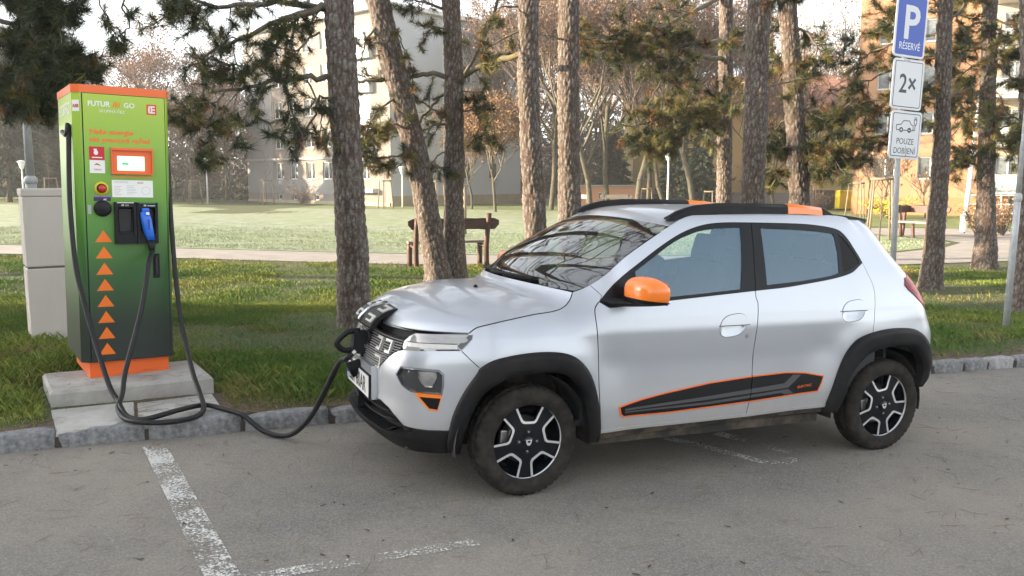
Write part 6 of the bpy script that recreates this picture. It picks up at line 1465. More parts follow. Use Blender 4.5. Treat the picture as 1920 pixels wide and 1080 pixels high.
# ================================================================== CHARGING STATION
M_CONC = mat('concrete', (.30, .285, .26), .9, col2=(.42, .40, .37), scale=5, bump=.35, bscale=60); M_SLAB = mat('slab_concrete', (.31, .30, .28), .9, col2=(.43, .42, .39), scale=3.5, lo=.4, hi=.6, bump=.3, bscale=70)
def slab(name, poly, z0, z1, m, ch=.012, parent=None, jitter=0.0):
    mb = MB(); p = [Vector(q) for q in poly]; n = len(p); c = sum(p, Vector((0, 0))) / n
    q = [c + (a - c) * (1 - ch / (a - c).length) for a in p]
    mb.add([(a.x, a.y, z0) for a in p] + [(a.x, a.y, z1 - ch) for a in p] + [(a.x, a.y, z1) for a in q], [tuple(range(2 * n, 3 * n))] + [(i, (i + 1) % n, n + (i + 1) % n, n + i) for i in range(n)] + [(n + i, n + (i + 1) % n, 2 * n + (i + 1) % n, 2 * n + i) for i in range(n)])
    return mb.build(name, m, parent)
o = slab('concrete_plinth', [(-3.00, 5.41), (-2.10, 5.87), (-2.44, 6.42), (-3.34, 5.94)], .02, .225, M_CONC, .02); tag(o, 'raised concrete block carrying the green charging station', 'plinth')
o = slab('paving_slab', [(-2.67, 4.845), (-2.285, 5.02), (-2.52, 5.545), (-2.965, 5.335)], .0, .128, M_SLAB); tag(o, 'left grey slab in front of the concrete block, with brown stains', 'paving slab', 'slabs in front of the charger')
o = slab('paving_slab', [(-2.272, 5.027), (-1.80, 5.26), (-2.09, 5.81), (-2.507, 5.55)], .0, .116, M_SLAB); tag(o, 'right grey slab in front of the concrete block, under the cable loop', 'paving slab', 'slabs in front of the charger')
# green body with its printed fade
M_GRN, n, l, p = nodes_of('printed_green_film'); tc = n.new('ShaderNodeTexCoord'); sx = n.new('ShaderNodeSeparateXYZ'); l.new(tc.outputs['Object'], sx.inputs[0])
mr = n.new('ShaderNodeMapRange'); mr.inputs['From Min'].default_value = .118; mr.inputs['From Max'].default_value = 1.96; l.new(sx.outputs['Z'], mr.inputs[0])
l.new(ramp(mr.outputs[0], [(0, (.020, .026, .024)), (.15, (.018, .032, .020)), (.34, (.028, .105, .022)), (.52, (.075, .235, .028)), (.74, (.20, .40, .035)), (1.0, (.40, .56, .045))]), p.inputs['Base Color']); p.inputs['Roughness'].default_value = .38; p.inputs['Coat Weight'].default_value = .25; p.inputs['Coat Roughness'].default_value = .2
M_ORC = mat('charger_orange', (.82, .135, .015), .42, coat=.2); M_ORP = mat('printed_orange', (.84, .17, .010), .45); M_WHP = mat('printed_white', (.80, .81, .78), .45); M_RED = mat('sticker_red', (.55, .012, .02), .45); M_BLK = mat('black_moulding', (.007, .008, .009), .45, spec=.25); M_BLK2 = mat('black_recess', (.016, .016, .017), .55)
M_CABLE = mat('cable_rubber', (.009, .010, .012), .48, col2=(.020, .019, .018), scale=6, spec=.3); M_YEL = mat('yellow_plastic', (.62, .50, .012), .4); M_BLUE = mat('blue_plastic', (.010, .13, .62), .35, coat=.3); M_GREYP = mat('pale_print', (.40, .41, .42), .5); M_PURP = mat('purple_label', (.030, .016, .07), .5)
M_SCREEN = mat('lit_screen', (.55, .75, .60), .2, emit=(.62, .86, .66), estr=.38)
ch = thing('charging_station', 'tall green electric car charging station with orange cap and base, on a concrete block', 'charging station', (-2.913, 5.765, .222), 0.592); ch.rotation_euler = (0, .023, .592)
Wc, Dc, Hc, z0 = .542, .76, 1.833, .118; cf = .045
out = [(-cf, cf), (0, 0), (Wc, 0), (Wc + .02, cf), (Wc + .02, Dc), (-cf, Dc)]
def prism_z(poly, a, b, m, name, par): return MB().prism(poly, a, b).build(name, m, par)
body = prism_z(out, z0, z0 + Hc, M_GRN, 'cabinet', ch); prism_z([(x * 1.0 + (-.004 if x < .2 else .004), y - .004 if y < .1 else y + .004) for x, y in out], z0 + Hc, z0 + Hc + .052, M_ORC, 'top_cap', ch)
prism_z([(.005, .03), (Wc - .02, .03), (Wc - .02, Dc - .05), (.005, Dc - .05)], 0, z0, M_ORC, 'base', ch)
MF = Matrix(((1, 0, 0, 0), (0, 0, -1, 0), (0, 1, 0, z0), (0, 0, 0, 1)))
def T(u, z, o=0): return MF @ Matrix.Translation((u, z, o))
def fpoly(name, poly, o0, o1, m, par=None): return MB().prism(poly, o0, o1, MF).build(name, m, par or ch)
rect = lambda a, b, c, d: [(a, b), (c, b), (c, d), (a, d)]
door = fpoly('door', rect(.016, .006, Wc - .012, Hc - .006), .001, .010, M_GRN); DO = .0106
fpoly('door_gap', rect(.010, .002, Wc - .006, Hc - .002), .0, .0012, M_BLK)
text_mesh('logo_letters', 'FUTUR', .046, M_WHP, door, T(.045, 1.747, DO), bold=.0012, sx=.96); text_mesh('logo_letters', '/E/', .046, M_ORP, door, T(.199, 1.747, DO), bold=.0012, sx=1.0); text_mesh('logo_letters', 'GO', .046, M_WHP, door, T(.268, 1.747, DO), bold=.0006, sx=.98)
text_mesh('logo_letters', 'SKUPINA ČEZ', .026, M_WHP, door, T(.116, 1.707, DO), sx=.98)
lg = fpoly('logo_square', rect(.414, 1.709, .478, 1.779), .010, .0112, M_RED if False else mat('logo_red', (.70, .055, .02), .45), door)
for r in (rect(.424, 1.719, .435, 1.769), rect(.424, 1.759, .468, 1.769), rect(.446, 1.739, .468, 1.749), rect(.424, 1.719, .468, 1.729), rect(.442, 1.729, .450, 1.759)): fpoly('logo_bar', r, .0112, .0118, M_WHP, lg)
text_mesh('slogan', 'Naše energie', .0455, M_ORP, door, T(.050, 1.563, DO), bold=.0013, sx=1.13); text_mesh('slogan', 'vás posouvá vpřed', .0455, M_ORP, door, T(.048, 1.511, DO), bold=.0013, sx=1.13)
st = fpoly('sticker', rect(.044, 1.388, .138, 1.477), .010, .0112, M_RED, door); fpoly('sticker_mark', [(.086 + .014 * math.cos(a), 1.437 + .016 * math.sin(a)) for a in np.linspace(0, 6.283, 13)[:-1]], .0112, .0116, M_WHP, st); fpoly('sticker_mark', rect(.072, 1.452, .092, 1.462), .0112, .0116, M_WHP, st); fpoly('sticker_line', rect(.060, 1.401, .124, 1.408), .0112, .0116, M_WHP, st)
st = fpoly('sticker', rect(.045, 1.300, .139, 1.386), .010, .0112, M_WHP, door); text_mesh('sticker_letters', 'ORLEN', .017, M_RED, st, T(.068, 1.318, .0114), sx=.9); fpoly('sticker_mark', [(.070, 1.352), (.086, 1.366), (.102, 1.362), (.116, 1.346), (.100, 1.354), (.088, 1.356)], .0112, .0116, M_RED, st)
# screen bay: a recess with its display
fr = fpoly('screen_surround', rect(.177, 1.296, .442, 1.475), .010, .0106, M_ORC, door)
mb = MB()
for q in (rect(.177, 1.296, .183, 1.475), rect(.436, 1.296, .442, 1.475), rect(.183, 1.296, .436, 1.302), rect(.183, 1.458, .436, 1.475)): mb.prism(q, .0106, .032, MF)
mb.build('screen_hood', M_ORC, fr); sc_ = fpoly('screen', rect(.217, 1.322, .390, 1.419), .0106, .0125, M_SCREEN, door)
fpoly('screen_button', rect(.246, 1.360, .288, 1.374), .0125, .0129, mat('screen_green', (.02, .32, .10), .4, emit=(.02, .32, .10), estr=.3), sc_); fpoly('screen_button', rect(.346, 1.328, .382, 1.333), .0125, .0129, M_RED, sc_)
for q in (rect(.240, 1.394, .284, 1.397), rect(.246, 1.346, .274, 1.348), rect(.312, 1.346, .322, 1.348), rect(.226, 1.398, .230, 1.402), rect(.226, 1.364, .230, 1.368)): fpoly('screen_line', q, .0125, .0128, M_GREYP, sc_)
fpoly('printed_line', rect(.183, 1.274, .437, 1.280), .010, .0106, M_ORP, door)
ip = fpoly('info_plate', rect(.178, 1.139, .441, 1.256), .010, .0115, M_WHP, door); text_mesh('plate_letters', 'FUTUR/E/GO', .016, M_GREYP, ip, T(.190, 1.237, .0117)); text_mesh('plate_letters', '8363', .019, M_RED, ip, T(.342, 1.233, .0117))
for i in range(6):
    fpoly('plate_line', rect(.192, 1.212 - i * .011, .192 + (.046, .036, .05, .04, .03, .044)[i], 1.2145 - i * .011), .0115, .0118, mat('pale_red_print', (.62, .34, .32), .5) if i == 0 else bpy.data.materials['pale_red_print'], ip); fpoly('plate_line', rect(.272, 1.216 - i * .011, .272 + (.05, .044, .06, .052, .064, .04)[i], 1.2185 - i * .011), .0115, .0118, M_GREYP, ip)
ring = [(.395 + .028 * math.cos(a), 1.185 + .028 * math.sin(a)) for a in np.linspace(0, 6.283, 33)]; mb = MB(); 
for i in range(32):
    a, b = ring[i], ring[i + 1]; k = .93; mb.add([MF @ Vector((*q, .0118)) for q in (a, b, (.395 + (b[0] - .395) * k, 1.185 + (b[1] - 1.185) * k), (.395 + (a[0] - .395) * k, 1.185 + (a[1] - 1.185) * k))], [(0, 1, 2, 3)])
mb.build('plate_ring', M_GREYP, ip)
def disc(name, u, z, prof, m, par=None, n=40):
    mb = MB(); mb.lathe([(r, h) for r, h in prof], n, 'z', (0, 0, 0)); o = mb.build(name, m, par or ch); o.data.transform(T(u, z)); return o
es = disc('emergency_stop', .112, 1.198, [(0, .020), (.043, .019), (.045, .015), (.045, .009)], M_YEL); disc('stop_ring', .112, 1.198, [(.031, .020), (.031, .030), (.026, .034), (.026, .02)], M_BLK, es); disc('stop_button', .112, 1.198, [(0, .050), (.019, .049), (.024, .044), (.024, .028), (.016, .020)], mat('stop_red', (.50, .012, .010), .35, coat=.4), es)
lb = fpoly('socket_label', rect(.062, 1.112, .169, 1.147), .010, .0115, M_PURP, door); fpoly('label_edge', rect(.062, 1.138, .169, 1.147), .0115, .012, mat('violet_print', (.22, .15, .40), .5), lb); text_mesh('label_letters', 'AC', .015, M_WHP, lb, T(.122, 1.118, .0118), bold=.0006)
disc('socket_cover', .114, 1.062, [(0, .040), (.046, .039), (.053, .034), (.055, .028), (.055, .009)], M_BLK); fpoly('small_sticker', rect(.024, 1.024, .046, 1.085), .010, .0112, M_GREYP, door)
# two plug holsters
def holster(u0, u1, zb, zt, glow):
    h = fpoly('plug_holster', rect(u0, zb, u1, zt), .010, .012, M_BLK2); w_ = u1 - u0; mb = MB()
    for q in (rect(u0, zb, u0 + .020, zt), rect(u1 - .018, zb, u1, zt), rect(u0 + .020, zt - .034, u1 - .018, zt), rect(u0 + .020, zb, u1 - .018, zb + .060)): mb.prism(q, .012, .050, MF)
    mb.build('holster_frame', M_BLK, h); mb = MB()
    arch = [(u0 + .030, zb + .062), (u1 - .028, zb + .062), (u1 - .022, zb + .13), (u1 - .022, zt - .040), (u0 + .024, zt - .040), (u0 + .024, zb + .13)]
    arch_i = [(u0 + w_ / 2 + (a - u0 - w_ / 2) * .82, zb + .10 + (b - zb - .10) * .86 + .012) for a, b in arch]; n_ = len(arch)
    mb.add([MF @ Vector((*q, .034)) for q in arch] + [MF @ Vector((*q, .014)) for q in arch_i], [(i, (i + 1) % n_, n_ + (i + 1) % n_, n_ + i) for i in range(n_)]); mb.build('holster_cup', M_BLK2, h)
    fpoly('holster_ledge', rect(u0 + .022, zb + .060, u1 - .020, zb + .085), .012, .040, M_BLK, h)
    fpoly('holster_light', rect(u0 + .016, zt - .006, u1 - .016, zt - .001), .0502, .0508, M_WHP if glow else mat('green_strip', (.02, .22, .10), .4), h); fpoly('holster_icon', rect(u0 + .044, zt - .026, u0 + .060, zt - .014), .0502, .0508, M_GREYP, h); text_mesh('holster_letters', 'CCS' if glow else 'CHAdeMO', .011, M_WHP, h, T(u0 + .068, zt - .025, .0506), bold=.0002); return h
holster(.184, .322, .820, 1.106, True); holster(.326, .462, .820, 1.104, False)
for k in range(8):
    zc = .862 - .1115 * k; fpoly('arrow_triangle', [(.061, zc - .030), (.168, zc - .030), (.1145, zc + .052)], .010, .0108, M_ORP, door)
fpoly('door_lock_plate', rect(.428, .574, .470, .746), .010, .018, M_BLK, door); MB().prism(rect(.440, .600, .456, .73), .018, .034, MF).build('door_handle', M_BLK2, door)
MS = Matrix(((0.7071, 0, -.7071, -cf), (-.7071, 0, -.7071, cf), (0, 1, 0, z0), (0, 0, 0, 1)))
o = MB().prism(rect(.006, 1.708, .058, 1.782), 0, .0012, MS).build('sticker', M_WHP, ch); text_mesh('sticker_letters', 'ABB', .030, M_RED, o, MS @ Matrix.Translation((.009, 1.733, .0014)), bold=.001, sx=.85)
ML = Matrix(((0, 0, -1, -cf), (-1, 0, 0, Dc), (0, 1, 0, z0), (0, 0, 0, 1)))
o = MB().prism(rect(.06, 1.05, .66, 1.65), 0, .001, ML).build('side_panel', M_GRN, ch)
text_mesh('side_letters', 'FUTUR/E/GO', .11, M_WHP, o, ML @ Matrix.Translation((.06, 1.70, .0012)), sx=.9)
for z in np.arange(.1, 1.1, .035): MB().box((Wc + .021, .16, z0 + z), (.004, .10, .016)).build('vent_slot', M_BLK, ch)
# ---- blue plug resting in the right holster
pg = thing('charging_plug', 'blue handled charging plug hanging in the right holster', 'charging plug', ch.location); pg.rotation_euler = ch.rotation_euler
mb = MB(); prof = [(.352, 1.040, .030, .030), (.362, .990, .036, .040), (.378, .930, .034, .046), (.395, .880, .030, .044), (.404, .845, .024, .036)]; nn = 12
prof = [(.372 + i * .009, z, a, b) for i, (_, z, a, b) in enumerate(prof)]
for u, z, a, b in prof: mb.v += [(u + a * math.copysign(abs(math.cos(t)) ** .7, math.cos(t)), -.062 + b * math.copysign(abs(math.sin(t)) ** .7, math.sin(t)) * .8, z0 + z) for t in np.linspace(0, 6.2832, nn, endpoint=False)]
for i in range(len(prof) - 1):
    for k in range(nn): mb.f.append([i * nn + k, i * nn + (k + 1) % nn, (i + 1) * nn + (k + 1) % nn, (i + 1) * nn + k]); mb.mi.append(0); mb.sm.append(True)
mb.f += [list(range(nn)), [(len(prof) - 1) * nn + k for k in range(nn)]]; mb.mi += [0, 0]; mb.sm += [False, False]; mb.build('grip', M_BLUE, pg)
MB().bbox((.378, -.052, z0 + 1.052), (.050, .05, .030), .01).build('plug_head', M_BLUE, pg); MB().bbox((.386, -.094, z0 + 1.030), (.022, .006, .018), .002).build('release_button', M_WHP, pg); MB().bbox((.392, -.097, z0 + .955), (.014, .010, .070), .004).build('trigger', mat('blue_dark', (.006, .07, .40), .4), pg)
MB().tube([(.408, -.062, z0 + .850), (.413, -.062, z0 + .79), (.415, -.062, z0 + .76)], [.024, .022, .019], 12).build('strain_relief', M_BLK, pg)
# ---- cables
def w_ch(u, t, z): return ch.matrix_basis @ Vector((u, t, z))
def cable(name, pts, rad, label, cols=None):
    o = MB().tube(smooth3([Vector(q) for q in pts], 7), rad, 12).build(name, M_CABLE); return tag(o, label, 'cable', 'thick black charging cables')
bpy.context.view_layer.update()
g_ = lambda x, y, h: Vector((x, y, h))
PLUG = Vector((CTX - .745 * math.cos(CA) + .0, CTY - .745 * math.sin(CA), CTZ + .646 + CSL * -.745))
cable('charging_cable', [w_ch(-.075, .30, z0 + 1.58), w_ch(-.075, .10, z0 + 1.55), at(128, 240, 5.83), at(131, 380, 5.76), at(142, 499, 5.70), at(157, 564, 5.62), at(178, 640, 5.52), at(205, 723, 5.38), at(222, 752, 5.30), (-2.46, 5.22, .185), (-2.37, 5.11, .150), (-2.25, 5.045, .147), (-2.14, 5.09, .165), (-2.08, 5.20, .165), (-1.99, 5.37, .150), (-1.85, 5.31, .142), (-1.70, 5.22, .130), at(486, 803, 5.18), at(505, 812.5, 5.145), at(524, 817, 5.11), at(541, 816, 5.07), at(557, 808, 5.02), at(573, 793, 4.97), at(586, 776, 4.93), at(597, 757, 4.89), at(615, 721, 4.81), at(636, 680, 4.71), PLUG + Vector((-.012, .004, -.03)), PLUG + Vector((.03, .01, .01))], .0165, 'long black cable from the charger across the kerb to the nose of the car')
cable('charging_cable', [w_ch(.415, -.062, z0 + .77), at(278, 500, 5.72), at(266, 575, 5.60), at(250, 640, 5.50), at(235, 697, 5.40), at(229, 739, 5.32), (-2.47, 5.21, .175), (-2.36, 5.06, .150), (-2.22, 4.985, .148), (-2.09, 5.01, .140), (-2.00, 5.09, .134), (-1.958, 5.19, .135), (-1.965, 5.30, .155), at(374, 735, 5.46), at(360, 693, 5.60), at(341, 609, 5.80), at(330, 526, 5.95), at(322, 430, 6.08), at(317, 350, 6.16), w_ch(Wc + .05, .22, z0 + 1.40), w_ch(Wc + .045, .30, z0 + 1.46)], .0165, 'black cable looping from the blue plug over the slabs to the charger side')
# ---- the plug in the car's nose
gp = thing('charging_plug', 'black pistol grip charging plug pushed into the car nose under the raised flap', 'charging plug', car.location); gp.rotation_euler = car.rotation_euler
MY = Matrix(((1, 0, 0, 0), (0, 0, 1, 0), (0, 1, 0, 0), (0, 0, 0, 1)))
mb = MB(); mb.prism([(-.735, .774), (-.590, .764), (-.585, .725), (-.605, .675), (-.640, .652), (-.715, .648), (-.752, .662), (-.742, .700)], -.038, .038, MY); mb.build('plug_body', M_BLK, gp)
MB().tube(smooth3([Vector(q) for q in ((-.70, 0, .770), (-.755, 0, .770), (-.790, 0, .750), (-.822, 0, .718), (-.820, 0, .694), (-.790, 0, .668), (-.750, 0, .668), (-.715, 0, .69))], 4), .0165, 10).build('grip', M_BLK, gp)
MB().box((-.655, -.0385, .690), (.055, .002, .020)).build('rating_label', mat('grey_label', (.10, .10, .105), .5), gp); MB().prism([(-.752, .660), (-.738, .674), (-.726, .660), (-.740, .647)], -.0395, -.0382, MY).build('plug_badge', M_WHP, gp)
MB().tube([(-.60, 0, .720), (-.66, 0, .716)], .052, 20).build('plug_nose', M_BLK, gp)
cp = thing('rubber_cap', 'black rubber socket cap dangling in front of the number plate', 'cap', car.location); cp.rotation_euler = car.rotation_euler
rot = Matrix.Rotation(R_(24), 3, 'Y'); 
MB().tube([(-.752, .02, .545), (-.742, .02, .550), (-.690, .00, .576), (-.680, -.004, .582)], [.046, .046, .040, .030], 18).build('cap_body', M_RUBBER if False else M_TRIM, cp); MB().tube([(-.68, 0, .585), (-.65, -.02, .63), (-.64, -.03, .69)], .006, 6).build('cap_strap', M_TRIM, cp)
MB().prism([(-.052, 0), (.052, 0), (.05, .11), (-.05, .11)], 0, .004, Matrix.Translation((-.700, .10, .575)) @ Matrix.Rotation(R_(-90), 4, 'Z') @ Matrix.Rotation(R_(74), 4, 'X')).build('paper_tag', M_WHP, cp)
# ---- beige distribution cabinet behind
cb = thing('distribution_cabinet', 'pale beige concrete switch cabinet half hidden behind the charger', 'cabinet', (-4.27, 7.47, float(lz(-4.27, 7.47))), .592)
M_CAB = mat('cabinet_concrete', (.50, .45, .405), .85, col2=(.56, .51, .465), scale=2.0, bump=.2, bscale=80, stretch=(1, 1, .25))
MB().bbox((.575, .18, .33), (1.15, .36, .70), .012).build('lower_section', M_CAB, cb); MB().bbox((.575, .18, 1.005), (1.15, .36, .62), .012).build('upper_section', M_CAB, cb); MB().bbox((.575, .18, .684), (1.13, .345, .03), .004).build('joint', mat('joint_dark', (.12, .11, .10), .9), cb); MB().bbox((.575, .18, 1.35), (1.165, .375, .07), .015).build('lid', M_CAB, cb)

# ================================================================== SIGN, BENCHES, LAMPS AND OTHER SMALL THINGS
M_GALV = mat('galvanised', (.36, .38, .39), .5, metal=.15, col2=(.46, .47, .48), scale=14); M_SGNW = mat('sign_white', (.66, .68, .70), .35); M_SGNB = mat('sign_blue', (.012, .065, .42), .35); M_SGNK = mat('sign_ink', (.030, .035, .065), .4)
M_SEDGE = mat('sign_edge', (.55, .56, .58), .4, metal=.5)
ys = 10.15
def sgn_z(py): return at(1704, py, ys).z
base = at(1672, 560, ys); gzz = float(lz(base.x, ys)); top = at(1706, 0, ys)
sg = thing('parking_sign', 'stacked parking signs on grey post, blue P above 2× and charging car', 'sign', (base.x - .015, ys, gzz))
ROT = R_(24.0); lean = (top.x - base.x) / (top.z - base.z)
pz = 3.35
pl_pts = [at(a, b, ys) - sg.location for a, b in ((1672, 560), (1683, 300), (1701, 20), (1705, -40))]; pl_pts[0].z = -.1
MB().tube(pl_pts, .033, 16).build('post', M_GALV, sg)
def post_x(z): return float(np.interp(z, [q.z for q in pl_pts], [q.x for q in pl_pts]))
def rrect(w_, h, r, n_=6): return [(sx_ * (w_ / 2 - r) + r * math.cos(a), sy_ * (h / 2 - r) + r * math.sin(a)) for sx_, sy_, a0 in ((1, 1, 0), (-1, 1, 90), (-1, -1, 180), (1, -1, 270)) for a in [R_(a0 + 90 * k / n_) for k in range(n_ + 1)]]
def panel(pyt, pyb, pxc, wid, face, edge, name, topz=None):
    zb = at(pxc, pyb, ys).z - gzz; zt = at(pxc, pyt, ys).z - gzz if topz is None else zb + topz; h = zt - zb; xc = at(pxc, (pyt + pyb) / 2, ys).x - sg.location.x
    M = Matrix.Translation((xc, -.058 + (xc - post_x((zb + zt) / 2)) * math.tan(ROT), (zb + zt) / 2)) @ Matrix.Rotation(ROT, 4, 'Z') @ Matrix.Rotation(R_(2.6), 4, 'Y') @ Matrix(((1, 0, 0, 0), (0, 0, -1, 0), (0, 1, 0, 0), (0, 0, 0, 1)))
    pn = MB().prism(rrect(wid, h, .04), -.012, 0, M).build(name, M_SEDGE, sg)
    MB().prism(rrect(wid - .012, h - .012, .036), 0, .0012, M).build('sign_face', M_SGNW, pn)
    MB().prism(rrect(wid - .05, h - .05, .024), .0012, .002, M).build('sign_border', edge, pn); MB().prism(rrect(wid - .068, h - .068, .018), .002, .0028, M).build('sign_field', face, pn); return pn, M, wid, h
pn, M, w_, h_ = panel(0, 109, 1705, .49, M_SGNB, M_SGNB, 'parking_panel', .70)
tm = lambda par, M, s, size, m, x, y, **k: text_mesh('sign_letters', s, size, m, par, M @ Matrix.Translation((x, y, .0030)), align='CENTER', **k)
tm(pn, M, 'P', .52, M_SGNW, .0, -.135, bold=.012, sx=.95); tm(pn, M, 'RÉSERVÉ', .112, M_SGNW, 0, -.262, sx=.80, bold=.001)
pn, M, w_, h_ = panel(112, 206, 1699, .49, M_SGNW, M_SGNK, 'count_panel'); tm(pn, M, '2×', .30, M_SGNK, -.0, -.095, sx=.88, bold=.004)
pn, M, w_, h_ = panel(209, 298, 1695, .49, M_SGNW, M_SGNK, 'charging_panel'); tm(pn, M, 'POUZE', .098, M_SGNK, 0, -.105, sx=.90); tm(pn, M, 'DOBÍJENÍ', .098, M_SGNK, 0, -.215, sx=.86)
def icon(par, M, pts, wd=.010, closed=False):
    mb = MB(); P_ = [Vector((*q, .0034)) for q in pts]; 
    if closed: P_.append(P_[0])
    for a, b in zip(P_[:-1], P_[1:]):
        t = (b - a).normalized() * wd / 2; nn = Vector((-t.y, t.x, 0)); mb.add([M @ q for q in (a - t - nn, b + t - nn, b + t + nn, a - t + nn)], [(0, 1, 2, 3)])
    return mb.build('car_symbol', M_SGNK, par)
icon(pn, M, [(-.085, .055), (-.150, .055), (-.160, .085), (-.155, .110), (-.085, .120), (-.045, .165), (.045, .165), (.075, .125), (.110, .115), (.112, .070), (.095, .055), (.062, .055)]); icon(pn, M, [(-.06, .055), (.035, .055)]); icon(pn, M, [(.11, .06), (.138, .06), (.140, .12)]); icon(pn, M, [(.122, .185), (.162, .185), (.162, .145), (.150, .120), (.134, .120), (.122, .145)], closed=True); icon(pn, M, [(.132, .185), (.130, .212)]); icon(pn, M, [(.152, .185), (.154, .212)])
for cx, sgn in ((-.078, '+'), (.052, '-')):
    MB().prism([(cx + .030 * math.cos(a), .058 + .030 * math.sin(a)) for a in np.linspace(0, 6.283, 21)[:-1]], .0028, .0038, M).build('wheel_symbol', M_SGNK, pn); MB().prism([(cx - .018, .054), (cx + .018, .054), (cx + .018, .062), (cx - .018, .062)], .0038, .0044, M).build('wheel_symbol', M_SGNW, pn)
    if sgn == '+': MB().prism([(cx - .004, .040), (cx + .004, .040), (cx + .004, .076), (cx - .004, .076)], .0046, .005, M).build('wheel_symbol', M_SGNW, pn)
for z in (1.95, 2.5, 3.0): MB().bbox((post_x(z), -.012, z), (.10, .09, .03), .006, Matrix.Rotation(ROT, 3, 'Z')).build('bracket', M_GALV, sg)

# ---- rustic wooden bench, seen from behind
M_WOODD = mat('dark_stained_wood', (.050, .022, .014), .55, col2=(.095, .042, .024), scale=7, stretch=(1, 6, 6), bump=.3, bscale=30); M_WOODG = mat('weathered_seat', (.20, .17, .14), .7, col2=(.28, .25, .21), scale=7, stretch=(1, 8, 8))
def plank(mb_name, x0, x1, yc, zc, h, t, m, par, live=True, rot=None, seed=0):
    rr = random.Random(seed); n_ = 22; up, dn = [], []
    for i in range(n_ + 1):
        x = x0 + (x1 - x0) * i / n_; e = min(i, n_ - i) / n_; k = (.62 + .38 * min(1, e / .05)) if live else 1; up.append((x, h / 2 * k + rr.uniform(-.006, .006))); dn.append((x, -h / 2 * (k if e > .03 else .1) + rr.uniform(-.006, .006)))
    M = Matrix.Translation((0, yc, zc)) @ (rot or Matrix.Identity(4)) @ Matrix(((1, 0, 0, 0), (0, 0, -1, 0), (0, 1, 0, 0), (0, 0, 0, 1))); return MB().prism(up + dn[::-1], -t / 2, t / 2, M).build(mb_name, m, par)
def log_leg(pts, r, par, name='leg', m=None): return MB().tube(smooth3([Vector(q) for q in pts], 3), r, 10).build(name, m or M_WOODD, par)
bL = at(783, 503, 15.2); bR = at(914, 500, 15.55); an = math.atan2(bR.y - bL.y, bR.x - bL.x); LB = (bR - bL).length
bench = thing('wooden_bench', 'dark brown rustic bench seen from behind through the leaning and straight pines', 'bench', (bL.x, bL.y, float(lz(bL.x, bL.y))), an)
plank('backrest', -.16, LB + .22, .02, .79, .20, .05, M_WOODD, bench, seed=3)
log_leg([(0, .10, -.1), (-.02, .03, .40), (.0, -.03, .90)], .048, bench, 'post'); log_leg([(LB + .02, .10, -.1), (LB - .01, .03, .40), (LB + .03, -.03, .98)], .048, bench, 'post')
plank('seat_plank', -.12, LB + .10, .42, .45, .36, .045, M_WOODG, bench, False, Matrix.Rotation(R_(90), 4, 'X'), 4)
log_leg([(-.06, .52, -.05), (-.06, .50, .43)], .05, bench); log_leg([(LB - .02, .52, -.05), (LB - .02, .50, .43)], .05, bench); log_leg([(-.03, .05, .37), (-.03, .60, .39)], .035, bench, 'bearer'); log_leg([(LB - .02, .05, .37), (LB - .02, .60, .39)], .035, bench, 'bearer')
def far_bench(px, y, rz, label, m=M_WOODD, s=1.0):
    q = at(px, 430, y); b = thing('wooden_bench', label, 'bench', (q.x, y, float(lz(q.x, y))), rz, 'benches round the meadow'); b.scale = (s, s, s)
    plank('backrest', -.1, 1.5, .02, .80, .20, .05, m, b, seed=7); plank('seat_plank', -.05, 1.45, .40, .44, .40, .05, M_WOODG, b, False, Matrix.Rotation(R_(90), 4, 'X'), 8)
    for x in (.1, 1.3): log_leg([(x, .12, -.05), (x, .02, .92)], .045, b, 'post'); log_leg([(x, .55, -.05), (x, .50, .42)], .045, b)
far_bench(1742, 25.4, R_(205), 'brown bench by the curved path, showing between sign post and slim pine'); far_bench(1775, 24.0, R_(120), 'second brown bench just behind the slim pine, seen at its end'); far_bench(1128, 42, R_(0), 'weathered bench near the garage, left of the roof rail', M_WOODG); far_bench(1103, 41, R_(100), 'weathered bench end beside the stubbed pine', M_WOODG)

# ---- lamps
M_LAMPW = mat('lamp_white', (.72, .73, .72), .4); M_POLEW = mat('pole_pale', (.55, .56, .56), .5); M_LHEAD = mat('lamp_head_ochre', (.50, .34, .10), .5)
def park_lamp(px, pyt, pyb, y, label, bare=False):
    t = at(px, pyt, y); b = Vector((t.x, y, float(lz(t.x, y)))); r = thing('park_lamp', label, 'street lamp', b, 0, 'white park lamps'); h = t.z - b.z; MB().tube([(0, 0, 0), (0, 0, h * .45), (0, 0, h - .45)], [.06, .045, .035], 10).build('pole', M_POLEW, r)
    MB().lathe([(0.02, h - .48), (.09, h - .42), (.15, h - .20), (.155, h - .10)], 20).build('lamp_glass', M_LAMPW, r); MB().lathe([(.155, h - .10), (.24, h - .07), (.10, h), (0, h + .02)], 20).build('lamp_shade', M_LAMPW, r)
park_lamp(1254, 282, 380, 38, 'white tulip lamp in the park behind the car roof'); park_lamp(40, 301, 375, 46, 'white tulip lamp far left of the cabinet'); park_lamp(386, 297, 383, 54, 'thin white lamp pole right of the charger among dark trees'); park_lamp(754, 312, 388, 50, 'pale pole in front of the blank gable by the leaning pine, built as a lamp')  # the pole before the gable reads as a sign post, built as a lamp
